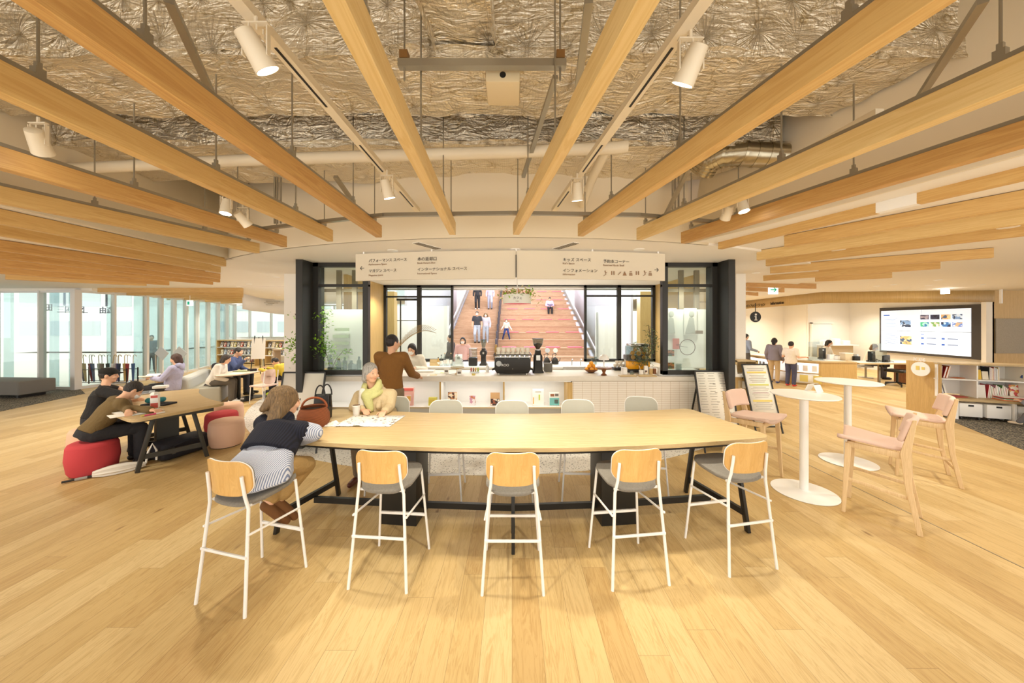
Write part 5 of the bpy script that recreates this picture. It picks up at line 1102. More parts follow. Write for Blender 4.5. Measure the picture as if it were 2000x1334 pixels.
r = E('cable_tangle', (11.8, 10.75, .727), 0, 'black cables and small devices at the monitor foot', 'cables'); b = B()
for k in range(7): b.tube([(-.3+.1*k, 0, .01), (-.25+.1*k, .05, .06+.02*(k % 3)), (-.16+.1*k, -.04, .012)], .008, 6)
b.build('cable', BLACK, r); B().box((.25, 0, .04), (.16, .1, .06), rz=.4).build('stapler', DKGREY, r)
r = E('wall_shelf', (14.2, 14.6, 0), 0, 'white shelf with small boxes behind the desks', 'shelf'); B().box((0, 0, 1.02), (1.5, .4, .04)).build('board', GLW, r); B().box((0, .1, .5), (1.4, .2, 1.0)).build('support', mt('shelf_taupe', (196, 178, 150), .7), r)
for i, (dx, w, hh) in enumerate(((-.5, .3, .2), (-.1, .24, .26), (.3, .3, .18))): T(B().box((14.2+dx, 14.6, 1.041+hh/2), (w, .26, hh), bev=.006).build('file_box', GLW), 'white file box on the wall shelf, %s from the left' % ORD[i], 'box', 'white boxes on the wall shelf')
# ---- low picture book shelf ----
ang = -math.radians(20.5)
BS = E('book_shelf', (9.07, 7.15, 0), ang, 'low white and oak picture book shelf with a bench front', 'bookshelf')
Ls = 4.2
B().box((Ls/2, .2, 1.125), (Ls, .44, .03)).build('top_board', OAK, BS, bevel=.003); B().box((Ls/2, .4, .78), (Ls, .02, .68)).build('back_panel', GLW, BS)
for z_ in (.80,): B().box((Ls/2, .2, z_), (Ls, .4, .022)).build('shelf_board', GLW, BS)
B().box((Ls/2, .12, .40), (Ls, .55, .05)).build('bench_board', OAK, BS, bevel=.004)
for x in (.02, .62, 1.3, 2.0, 3.0): B().box((x, .2, .77), (.022, .4, .68)).build('upright', GLW, BS)
for x in (.2, 1.02, 1.9, 2.9): B().box((x, .0, .19), (.03, .4, .38)).build('bench_leg', GLW, BS)
e = B().box((.23*math.sin(0), .0, 0), (.05, .56, 1.14)).build('end_panel', OAKV, BS); e.location = (-.06, .24, .57); e.rotation_euler = (0, 0, math.radians(6.5)-ang)
p = E('round_shelf_sign', (0, 0, 0), 0, 'round white sign hung on the oak end of the book shelf', 'sign')
q = V((8.985, 7.34, .98)); p.location = q; p.rotation_euler = (0, 0, math.radians(6.5)-PI/2+0)
B().cyl((0, -.03, 0), (0, -.012, 0), .155, seg=40).build('disc', GLW, p); text('lettering', 'K.06', .11, GLW, p, (-.12, -.02, .17), (PI/2, 0, 0), .006)
B().box((-.04, -.033, .02), (.06, .004, .09)).build('print', yl, p); B().box((.05, -.033, .02), (.05, .004, .06)).build('print', yl, p)
def LW(x, y, z): return BS.matrix_basis @ V((x, y, z)) if False else V((9.07+x*math.cos(ang)-y*math.sin(ang), 7.15+x*math.sin(ang)+y*math.cos(ang), z))
BCOL = [mt('spine_%d' % i, c, .5) for i, c in enumerate(((196, 54, 60), (52, 84, 150), (232, 190, 60), (40, 42, 48), (110, 160, 90), (236, 232, 222), (226, 130, 70), (130, 190, 200), (210, 150, 170), (90, 60, 50)))]
def shelfbook(x, z_, th, hgt, ci, label, lean=0, dep=.2, y0=.1, grp='picture books on the low shelf'):
    p = LW(x, y0, z_+abs(math.sin(lean))*th/2); r = E('picture_book', p, ang, label, 'book', grp)
    rot = M.Rotation(lean, 3, 'Y'); c = rot @ V((0, 0, hgt/2))
    B().box((c.x, dep/2, c.z), (th, dep, hgt), rot=rot).build('cover', BCOL[ci % 10], r); B().box((c.x, dep/2-.0, c.z+.002), (th*.7, dep+.004, hgt-.002), rot=rot).build('pages', PAPER, r)
for i, (c, hgt) in enumerate(((5, .26), (9, .25), (0, .24), (6, .26))): shelfbook(.09+.045*i, .812, .03, hgt, c, 'book leaning at the left end of the upper shelf, %s from the left' % ORD[i], .22 if i > 1 else .05)
for i, (c, hgt) in enumerate(((7, .26), (4, .25), (1, .24), (5, .27))): shelfbook(.09+.045*i, .426, .03, hgt, c, 'book leaning at the left end of the lower shelf, %s from the left' % ORD[i], -.2 if i > 1 else -.05)
for i, c in enumerate((3, 8, 2, 0, 1, 3, 2)): shelfbook((.87+.021*i), .812, .018, .26-.012*(i % 3), c, 'upright book in the dark and bright row on the upper shelf, %s from the left' % ORD[i])
for i in range(12): shelfbook((.84+.024*i), .426, .02, .28-.02*(i % 4), (0, 5, 4, 6, 8, 5, 7, 0, 4, 5, 8, 6)[i], 'upright book in the long row on the lower shelf, %s from the left' % ORD[i], .1)
for x, z_, w, hh, m_, l in ((.70, .812, .1, .2, BCOL[2], 'yellow book facing out on the upper shelf'), (.81, .812, .09, .17, mt('facing_white_book', (236, 226, 206), .6), 'white book facing out beside the yellow one'), (.73, .426, .17, .27, PAPER, 'large white book facing out on the lower shelf'), (1.27, .426, .22, .3, cover('flower_cover', (240, 232, 220), (206, 84, 84), (226, 170, 90), 22), 'flower patterned book facing out on the lower shelf')):
    r = E('picture_book', LW(x, .12, z_), ang, l, 'book', 'books facing out on the low shelf'); B().box((0, 0, hh/2), (w, .015, hh), rot=M.Rotation(-.12, 3, 'X')).build('cover', m_, r); B().box((0, .01, hh/2), (w-.01, .01, hh-.01), rot=M.Rotation(-.12, 3, 'X')).build('pages', PAPER, r)
r = E('picture_book', LW(1.42, .05, .812), ang, 'blue book leaning open towards the right edge of the upper shelf', 'book'); B().box((0, 0, .14), (.22, .02, .26), rot=M.Rotation(.5, 3, 'Y')).build('cover', BCOL[1], r); B().box((0.0, .015, .14), (.2, .012, .24), rot=M.Rotation(.5, 3, 'Y')).build('pages', PAPER, r)
for i in range(5): T(B().box((0, 0, .008), (.3, .22, .014)).build('magazine', (BCOL[6], PAPER, BCOL[4], BCOL[0], PAPER)[i]), 'book lying flat in the pile on the bench, %s from the bottom' % ORD[i], 'book', 'books lying in a pile on the bench').location = LW(1.05+.02*(i % 3), -.0, .426+.0155*i)
for o in [o for o in bpy.data.objects if o.name.startswith('magazine')]: o.rotation_euler = (0, 0, ang+.1*(ord(o.name[-1]) % 3-1))
for i, x in enumerate((.42, .82, 1.25)):
    r = E('rolling_drawer', LW(x, -.1, 0), ang, 'white rolling storage box under the bench, %s from the left' % ORD[i], 'storage box', 'white rolling boxes under the bench')
    for k in range(1): B().box((0.0, .15, .2), (.34, .42, .27), bev=.006).build('box', GLW, r); B().box((.0, -.063, .295), (.08, .006, .035), bev=.002).build('hand_hole', BLACK, r)
    for sx in (-.13, .13):
        for sy in (-.02, .3): B().cyl((sx-.012, sy, .03), (sx+.012, sy, .03), .03).build('caster', DKGREY, r)
T(B().box((0, 0, .006), (.3, .2, .01)).build('picture_book', BCOL[0]), 'thin red book lying flat at the left end of the bench', 'book').location = LW(.35, .1, .4255)
T(B().box((0, 0, .005), (.16, .14, .008)).build('picture_book', BCOL[6]), 'thin book lying flat in the middle of the upper shelf', 'book').location = LW(.45, .2, .8115)
p = F(1590, 757); r = E('floor_card', (p.x-.35, p.y-.2, 0), .3, 'folded white card standing on the farther round table edge', 'card')
for a in (-.4, .4): B().box((0, a*.12, .04), (.12, .003, .09), rot=M.Rotation(a, 3, 'X')).build('leaf', PAPER, r)
r.location = (3.72, 4.12, 1.1555); r['label'] = 'folded white card standing on the nearer round white table'
# ================= LEFT READING AREA =================
# communal curved table
ca = math.atan2(.61, -.79)-PI/2          # local +Y runs along the long axis, away to the left
LT = E('reading_table', (-5.26, 5.10, 0), ca, 'curved oak reading table on grey A-frame legs, on the left', 'table')
def lt(x, y, z): return V((-5.26+x*math.cos(ca)-y*math.sin(ca), 5.10+x*math.sin(ca)+y*math.cos(ca), z))
# arc centre to the local +x side (towards the counter)
b = B(); pts = []
Rm, y0, y1 = 4.2, -.84, 1.28; ym = (y0+y1)/2; ha = (y1-y0)/2/Rm
o_ = rrect(2*ha*Rm, 1.0, .1, 7); dense = []
for p, q in zip(o_, o_[1:]+o_[:1]):
    k = max(1, int(math.hypot(q[0]-p[0], q[1]-p[1])/.06)); dense += [(p[0]+(q[0]-p[0])*i/k, p[1]+(q[1]-p[1])*i/k) for i in range(k)]
for u, v in dense:
    a = u/Rm; r_ = Rm-v; pts.append((Rm-.06-r_*math.cos(a), ym+r_*math.sin(a)))
b.prism(pts, .735, .775).build('tabletop', OAK, LT, bevel=.004)
b = B()
for s in (-1, 1): b.bar((s*.38, y0+.12, .71), (s*.38+.02, y1-.15, .71), .05, .05)
for y in (y0+.14, .05, y1-.2): b.bar((-.4, y, .71), (.4, y, .71), .05, .05)
b.build('apron', DKGREY, LT)
for y in (-.6, .6):
    for s in (-1, 1): leg((s*.35, y, 0), (s*.2, y, .7), .07, .045).build('leg', DKGREY, LT)
    B().bar((-.31, y, .19), (.31, y, .19), .04, .06).build('crossbar', DKGREY, LT)
B().bar((0, -.6, .17), (0, .6, .17), .04, .06).build('stretcher', DKGREY, LT); B().box((0, .05, .36), (.24, .26, .7)).build('pedestal', DKGREY, LT)
def pouf(loc, r_, hh, m_, label):
    r = E('pouf', loc, 0, label, 'pouf', 'round stretch fabric poufs'); B().lathe([(0, .012), (r_*.84, .012), (r_*.93, .05), (r_*1.02, hh*.5), (r_*.97, hh*.88), (r_*.9, hh*.97), (r_*.8, hh), (0, hh+.006)], seg=48).build('cushion', m_, r)
    B().lathe([(r_*.95, hh*.885), (r_*.965, hh*.895), (r_*.945, hh*.905)], seg=48, cap=False).build('piping', m_, r); B().cyl((0, 0, 0), (0, 0, .014), r_*.8, seg=32).build('base', BLACK, r)
pouf((-5.6, 4.47, 0), .24, .42, REDF, 'coral red pouf under the man in the olive sweater')
pouf((-4.66, 5.46, 0), .235, .42, PEACHF, 'peach pouf at the right end of the reading table, nearest the camera')
pouf((-5.12, 5.9, 0), .235, .42, REDF, 'coral red pouf tucked between two peach ones at the table end')
pouf((-5.55, 6.55, 0), .235, .42, PEACHF, 'peach pouf farthest back, half hidden by the red one')
pouf((-6.35, 5.05, 0), .235, .42, PEACHF, 'peach pouf under the man in the black cap')
# bags and umbrella under the table
r = E('backpack', lt(.12, -.2, 0), ca+.4, 'black fabric bag on the floor under the reading table', 'bag'); NAVYF = mt('black_nylon', (34, 34, 42), .7, bump=.3, bscale=60)
B().box((0, 0, .14), (.62, .34, .27), bev=.08, seg=3).build('body', NAVYF, r); B().tube([(-.2, -.17, .2), (0, -.22, .26), (.2, -.17, .2)], .014, 8).build('strap', NAVYF, r)
q0, q1 = F(120, 946), F(285, 912); d = q1-q0
r = E('umbrella', q0, math.atan2(d.y, d.x), 'furled white umbrella with a dark handle lying in front of the red pouf', 'umbrella'); L_ = d.length
B().cyl((0, 0, .022), (.24, 0, .024), .014).build('handle', BLACK, r); B().cyl((.1, 0, .023), (.2, 0, .023), .017).build('grip_band', SOFTG, r)
b = B(); rings = []
for i in range(16):
    t = i/15; rr_ = .022+.05*math.sin(PI*min(1, t*.9+.08)); rings.append([(.24+t*(L_-.24), math.cos(a)*rr_*(1+.3*(k % 2)), max(.004, .045+math.sin(a)*rr_*.8*(1+.3*(k % 2)))) for k, a in enumerate([2*PI*j/18 for j in range(18)])])
b.loft(rings).build('canopy', mt('umbrella_white', (232, 226, 214), .6), r)
B().tube([q1-q0 if False else V((L_, .0, .05)), V((L_+.02, 0, .2)), V((L_+.06, .02, .3)), V((L_+.1, .03, .2)), V((L_+.1, .03, .06))], .012, 8).build('strap_loop', PAPER, r)
# things on the reading table
tz = .7755
lp = F(283, 768, tz); r = E('laptop', lp, ca-.25+PI/2*0+2.5, 'open silver laptop on the reading table', 'laptop')
LA = 2.35; r.rotation_euler = (0, 0, LA)
B().box((0, 0, .009), (.32, .23, .016), bev=.004).build('base', mt('laptop_silver', (170, 174, 180), .35, .5), r); B().box((0, .01, .0178), (.28, .12, .002)).build('keyboard', mt('key_grey', (92, 94, 100), .6), r)
o = B().box((0, 0, .115), (.32, .008, .22), bev=.003).build('screen_lid', MC['laptop_silver'], r); o.location = (0, .118, .016); o.rotation_euler = (-.35, 0, 0)
o = B().box((0, -.0048, .115), (.30, .002, .19)).build('display', mt('laptop_display', (150, 190, 214), .3, em=.5), o); o.location = (0, 0, 0)
def flat(nm, px, py, dims, rz, m_, label, cat, z_=None, build=None):
    p = F(px, py, tz); p.z = tz+(z_ or 0); o = B().box((0, 0, dims[2]/2), dims, bev=min(dims)*.25).build(nm, m_); o.location = p; o.rotation_euler = (0, 0, rz); return T(o, label, cat)
p = F(303, 797, tz); r = E('drink_carton', p, .6, 'tall printed drink carton with red lettering bands on the reading table', 'carton'); B().box((0, 0, .1), (.085, .085, .2), bev=.006).build('body', PAPER, r); B().box((0, -.044, .17), (.07, .004, .035)).box((0, -.044, .045), (.075, .004, .07)).build('print', rose, r); B().lathe([(.06, .2), (.03, .23), (0, .231)], seg=4).build('gable', PAPER, r)
p = F(291, 794, tz); r = E('pencil_case', p+V((-.03, .12, 0)), .5, 'teal pencil case lying on a black pouch, on the reading table', 'pencil case'); B().box((0, 0, .045), (.22, .09, .07), bev=.03, seg=3).build('case', mt('teal_fabric', (54, 140, 150), .7), r)
T(B().box((0, 0, .012), (.36, .2, .024), bev=.01).build('pouch', NAVYF), 'black flat pouch under the teal pencil case', 'pouch').location = p+V((.02, .12, .0)); r.location.z = tz+.0245
for i, (px, py, w, hh, rz, m_, l) in enumerate(((262, 800, .42, .3, .3, PAPER, 'open white notebook in front of the man in the olive sweater'), (285, 805, .3, .2, .2, mt('pale_blue_sheet', (206, 222, 232), .7), 'pale blue sheet beside the open notebook'), (246, 810, .3, .22, .1, PAPER, 'white paper sheet at the near corner of the reading table'))):
    flat('notebook' if i == 0 else 'paper_sheet', px, py, (w, hh, .006), ca+rz, m_, l, 'notebook' if i == 0 else 'paper', .0005+.001*i)
p = F(288, 812, tz); q = F(322, 806, tz); r = E('marker_pen', p+V((0, 0, .009)), math.atan2((q-p).y, (q-p).x), 'white marker pen with a pink and yellow end on the reading table', 'pen'); L_ = (q-p).length
B().cyl((0, 0, 0), (L_, 0, 0), .009).build('barrel', PAPER, r); B().cyl((-.03, 0, 0), (.08, 0, 0), .0095).build('tip_band', mt('hot_pink', (232, 92, 142), .5), r); B().cyl((-.06, 0, 0), (-.03, 0, 0), .0095).build('cap', yl, r)
flat('tissue_pack', 314, 758, (.2, .12, .05), .4, PAPER, 'white tissue pack at the far edge of the reading table', 'tissues')
# grey double sofa
sd = math.atan2(.87, -.5)-PI/2
SF = E('sofa', (-7.75, 7.8, 0), sd, 'light grey double sided sofa with a sloping backrest ridge', 'sofa')
L_ = 2.0
for s in (-1, 1): B().box((s*.42, L_/2, .23), (.62, L_, .40), bev=.04, seg=3).build('seat', PALEF if s > 0 else mt('sofa_grey', (188, 190, 186), .9, bump=.3, bscale=280), SF)
B().loft([[(-.2, y, .2), (.2, y, .2), (.13, y, .66), (.0, y, .70), (-.13, y, .66)] for y in (0, .04, L_-.04, L_)]).build('backrest', MC['sofa_grey'], SF, bevel=.03)
for s in (-1, 1):
    for y in (.1, L_-.1): B().cyl((s*.6, y, 0), (s*.6, y, .04), .025).build('foot', BLACK, SF)
r = E('jacket', V((-7.95, 8.5, .47)), sd, 'dark jacket and bag heaped on the sofa behind the person in white', 'jacket')
def jf(u, v):
    x, y = (u-.5)*.55, (v-.5)*.8; f_ = (1-(2*u-1)**4)*(1-(2*v-1)**4)
    return (x, y, -.03+f_*(.16+.06*noise.noise(V((x*7, y*7, 2)))))
B().grid(jf, 18, 22).build('cloth', mt('dark_plum_cloth', (62, 54, 56), .9, bump=.5, bscale=40), r, sm=60, solid=.01)
r.location = (-7.62, 8.75, .445)
T(B().box((0, 0, .17), (.3, .2, .42), bev=.08, seg=3).build('backpack', NAVYF), 'black backpack standing on the sofa ridge beside the navy jacket', 'bag').location = (-8.35, 9.5, .475)
# round table with black pedestals
r = E('cafe_table', (-6.98, 8.55, 0), 0, 'pale oval cafe table on black pedestals beside the sofa', 'table')
B().lathe([(0, .70), (.40, .70), (.42, .715), (.42, .73), (0, .73)], seg=48).build('tabletop', mt('pale_wood_top', (222, 206, 190), .5), r).scale = (.95, 1.35, 1)
for y in (-.0, .42):
    B().cyl((0, y, .01), (0, y, .70), .035).build('post', BLACK, r); B().lathe([(0, 0), (.27, 0), (.27, .012), (.04, .03), (0, .03)], seg=40).build('base', BLACK, r).location = (0, y, 0)
tzz = .7305
for dx, dy, dims, rz, m_, nm, l, cat in ((.1, -.2, (.3, .2, .006), .2, PAPER, 'paper_sheet', 'white paper on the oval cafe table in front of the child in yellow', 'paper'), (-.02, .12, (.34, .22, .02), -.2, mt('olive_book', (150, 160, 120), .7), 'textbook', 'olive coloured book on the oval cafe table', 'book'), (.18, .2, (.2, .07, .06), .5, NAVYF, 'pencil_case', 'black pencil case on the oval cafe table', 'pencil case')):
    T(B().box((0, 0, dims[2]/2), dims, rz=rz, bev=min(dims)*.2).build(nm, m_), l, cat).location = (-6.98+dx, 8.55+dy, tzz)
def wchair(loc, rz, label):
    r = E('side_chair', loc, rz, label, 'chair', 'white framed chairs with blush seats')
    B().box((0, 0, .435), (.42, .42, .035), bev=.016, seg=3).build('seat', PINKF, r)
    for s in (-1, 1):
        B().tube([(s*.2, .2, 0), (s*.19, .18, .42)], .011, 8).build('leg', POWD, r); B().tube([(s*.2, -.22, 0), (s*.19, -.19, .42), (s*.18, -.24, .8)], .011, 8).build('leg', POWD, r)
    o = rrect(.38, .36, .14, 6); B().loft([[(x*q, -.235+off+.09*(x/.2)**2, .66+y*q) for x, y in o] for q, off in ((.05, 0), (1, 0), (1, .018), (.05, .018))]).build('backrest', PINKF, r)
    return r
w0 = wchair((-6.2, 8.35, 0), 1.35, 'white framed chair with blush seat nearest the blank easel board, empty')
for x, y, a, l in ((-6.05, 9.1, 1.5, 'white framed chair with blush seat under the child in yellow'), (-5.85, 9.75, 1.7, 'white framed chair behind the child in yellow, its blush back to the right')): dup(w0, (x, y, 0), a, l)
r = E('school_bag', (-6.3, 8.75, 0), .3, 'black school bag with a lime patch on the floor under the chairs', 'bag'); B().box((0, 0, .12), (.34, .2, .24), bev=.06, seg=3).build('body', NAVYF, r); B().sph((0, -.1, .15), (.09, .02, .05)).build('lime_patch', mt('lime_patch', (196, 220, 60), .6), r)
# carpet bench
r = E('bench', (-14.6, 9.0, 0), -.07, 'long dark grey upholstered bench in front of the facade', 'bench'); B().box((0, 0, .27), (2.4, .7, .36), bev=.03, seg=3).build('seat', mt('bench_grey', (120, 118, 114), .9, bump=.3, bscale=200), r)
for x in (-1.0, 1.0): B().box((x, 0, .045), (.06, .5, .09)).build('foot', BLACK, r)
r.location = (-14.05, 9.15, 0)
r = E('window_bench', (-8.9, 10.6, 0), .1, 'low oak window bench behind the reading table', 'bench'); B().box((0, 0, .40), (2.4, .5, .05)).build('seat', OAK, r)
for x in (-1.1, 0, 1.1): B().box((x, 0, .19), (.05, .4, .38)).build('support', OAK, r)
r.location = (-9.55, 10.3, 0)
# ---- magazine shelves and desk at the back ----
def magshelf(x0, x1, y, label, rows, seed):
    r = E('magazine_shelf', ((x0+x1)/2, y, 0), 0, label, 'bookshelf'); w = x1-x0
    B().box((0, .2, .6), (w, .04, 1.2)).build('back_panel', GLW, r); B().box((0, 0, 1.18), (w+.02, .42, .035)).build('top_board', OAK, r); B().box((0, .0, .05), (w, .36, .1)).build('plinth', OAK, r)
    for x in (-w/2, w/2): B().box((x, 0, .6), (.03, .4, 1.2)).build('side_panel', OAKV, r)
    for k in range(rows): B().box((0, -.02, .16+k*.35), (w-.03, .36, .025)).build('shelf_board', GLW if k else OAK, r)
    return r
MAGM = [emc for emc in [cover('mag_%d' % i, *c, 30) for i, c in enumerate((((226, 220, 212), (150, 120, 104), (90, 84, 90)), ((196, 90, 70), (236, 228, 214), (60, 60, 70)), ((120, 120, 130), (230, 226, 220), (50, 46, 48)), ((230, 214, 180), (170, 150, 110), (240, 236, 230)), ((150, 166, 190), (236, 232, 226), (80, 90, 110)), ((196, 176, 90), (240, 236, 226), (100, 90, 70))))]]
mk = [0]
def mags(x0, x1, y, zs, n, where, rnd):
    for k, z_ in enumerate(zs):
        for i in range(n):
            x = x0+(x1-x0)*(i+.5)/n; w = (x1-x0)/n*.72; hh = .27*rnd.uniform(.8, 1)
            o = B().box((0, 0, hh/2), (w, .02, hh), rot=M.Rotation(-.2, 3, 'X') @ M.Rotation(rnd.choice((0, 0, .12, -.1)), 3, 'Y')).build('magazine', MAGM[mk[0] % 6]); mk[0] += rnd.choice((1, 1, 2))
            o.location = (x, y-.12, z_+.005); T(o, 'magazine, %s from the left on the %s shelf of the %s' % (ORD[i], ('lowest', 'middle', 'top')[k+3-len(zs)], where), 'magazine', 'magazines on the '+where)
rn2 = random.Random(11)
magshelf(-13.6, -11.85, 15.6, 'white and oak magazine shelf at the back, left of the easel', 3, 1); mags(-13.5, -11.95, 15.6, (.175, .525, .875), 10, 'left magazine shelf', rn2)
magshelf(-11.1, -9.6, 15.2, 'oak sided magazine shelf behind the small flip chart', 3, 2); mags(-11.0, -9.7, 15.2, (.525, .875), 8, 'shelf behind the flip chart', rn2)
magshelf(-10.9, -8.6, 16.9, 'white magazine shelf farthest back beside the column', 3, 3); mags(-9.9, -8.7, 16.9, (.175, .525, .875), 8, 'shelf beside the column', rn2)
r = E('flip_chart', (-9.55, 12.6, 0), .5, 'white flip chart on a dark easel at the back of the reading area', 'flip chart')
B().box((0, -.05, 1.02), (.42, .02, .78), rot=M.Rotation(-.22, 3, 'X')).build('sheet', PAPER, r)
for s in (-1, 1): B().bar((s*.22, -.22, 0), (s*.12, .05, 1.5), .025).build('leg', BLACK, r)
B().bar((0, .4, 0), (0, .06, 1.45), .025).build('leg', BLACK, r)
r = E('library_cart', (-8.9, 13.6, 0), .1, 'oak staff desk unit with an open bay at the back', 'cabinet'); B().box((0, 0, .92), (1.3, .5, .05)).build('top', mt('desk_taupe', (190, 172, 150), .6), r)
for x in (-.62, .1, .62): B().box((x, 0, .48), (.04, .46, .84)).build('side_panel', OAKV if x > .3 else MC['desk_taupe'], r)
B().box((.36, 0, .1), (.5, .46, .04)).build('bottom_board', OAK, r)
for x in (.18, .56): B().cyl((x-.015, 0, .04), (x+.015, 0, .04), .04).build('caster', BLACK, r)
B().box((.35, .05, .35), (.26, .26, .46), bev=.02).build('grey_bin', SOFTG, r)
# white banner sign under soffit edge
r = E('curved_banner_sign', (0, 0, 0), 0, 'curved translucent white sign hung under the soffit at the left', 'sign')
pts = [W(474, 574, 12.0), W(492, 580, 13.0), W(510, 584, 14.2), W(540, 590, 15.2), W(566, 593, 16.0)]
def bnf(u, v):
    t = u*4; i = min(3, int(t)); p = pts[i].lerp(pts[i+1], t-i); return (p.x, p.y, p.z+.08-v*.62)
B().grid(bnf, 16, 2).build('panel', mt('banner_white', (232, 230, 226), .6), r, solid=.02)
for p in pts: B().cyl((p.x, p.y, p.z), (p.x, p.y, 3.0), .012).build('hanger', GLW, r)
for i in range(5):
    p = pts[2].lerp(pts[3], .3+.12*(i % 2)); B().box((p.x+.25*(i > 2), p.y-.03, p.z-.05-.08*(i % 3)), (.5, .01, .02), rz=.55).build('print', gl, r)
# outdoor sign letters on black rods, seen from behind through the glass
for i, (px, s, l, Y) in enumerate(((88, '田三', 'dark outdoor sign characters at the far left, seen from behind', 12.2), (126, '国三', 'pale outlined outdoor sign characters left of the white column', 12.2), (158, '図', 'dark outdoor sign character just right of the white column', 12.4), (208, '森由', 'dark outdoor sign characters farthest right, seen from behind', 12.6))):
    p = W(px, 609-(i < 1)*3+i*.7, Y); r = E('outdoor_sign', p, 0, l, 'sign', 'dark outdoor sign characters'); m_ = mt('sign_slate', (74, 80, 96), .6) if i not in (1,) else mt('sign_pale_slate', (150, 164, 182), .6)
    t = text('lettering', s, .28, m_, r, (0, 0, 0), (PI/2, 0, 0), .01, 'CENTER'); t.scale = (-1, 1, 1)
    if i in (1, 3): B().cyl((.0, 0, .24), (.0, 0, 1.4), .03).build('hanger', m_, r)
    B().box((0, 0, .0), (.5, .02, .02)).build('rail', m_, r)
# umbrella stand outside
r = E('umbrella_stand', (-13.1, 10.75, 0), -.05, 'black rack of umbrellas outside the glass', 'umbrella rack')
b = B()
for z_ in (.1, .5): 
    for y in (-.15, .15): b.bar((-.75, y, z_), (.95, y, z_), .02)
for x in (-.75, .1, .95): b.bar((x, -.15, 0), (x, -.15, .55), .025).bar((x, .15, 0), (x, .15, .55), .025)
b.build('rack', BLACK, r)
UC = [mt('umb_%d' % i, c, .7) for i, c in enumerate(((54, 66, 96), (150, 60, 64), (196, 190, 176), (70, 74, 70), (110, 96, 130), (196, 170, 110), (60, 90, 140), (176, 150, 140), (230, 232, 236)))]
for i in range(13):
    q = E('umbrella', (-13.78+.132*i, 10.76-.05*(i % 2), .105), 0, 'furled umbrella in the rack outside, %s from the left' % (ORD+['thirteenth'])[i], 'umbrella', 'umbrellas in the outdoor rack'); tl = rn2.uniform(-.08, .08)
    B().cyl((0, 0, 0), (tl, 0, .58), .02, .045, 10).build('canopy', UC[i*5 % 9], q); B().tube([(tl, 0, .58), (tl*1.4, 0, .8)]+[(tl*1.4+.05-.05*math.cos(t), 0, .8+.06*math.sin(t)) for t in (.6, 1.2, 1.8, 2.4, 3.1)], .009, 6).build('handle', UC[(i*3+2) % 9], q)
for px, l in ((310, 'clear acrylic book stand left, near the facade'), (346, 'clear acrylic book stand right, near the facade')):
    p = W(px-6, 700, 10.9); r = E('reading_stand', (p.x, p.y, 0), 0, l, 'stand', 'slim reading stands near the facade'); B().cyl((0, 0, 0), (0, 0, .95), .018).build('pole', STEEL, r); B().box((.2, 0, 1.0), (.34, .02, .3), rot=M.Rotation(.7, 3, 'Y')).build('rest', MC['exterior_blue_grey'], r); B().cyl((0, 0, 0), (0, 0, .015), .16).build('base', STEEL, r)
p = W(371, 592, 12); r = E('emergency_exit_sign', p, 0, 'small green and white emergency sign in front of the facade', 'sign'); B().box((0, 0, 0), (.22, .03, .2)).build('panel', MC['exit_white'], r); B().box((-.04, -.017, 0), (.08, .004, .12)).build('pictogram', GRN, r); B().cyl((0, 0, .1), (0, 0, 3.02-p.z), .008).build('hanger', GLW, r)
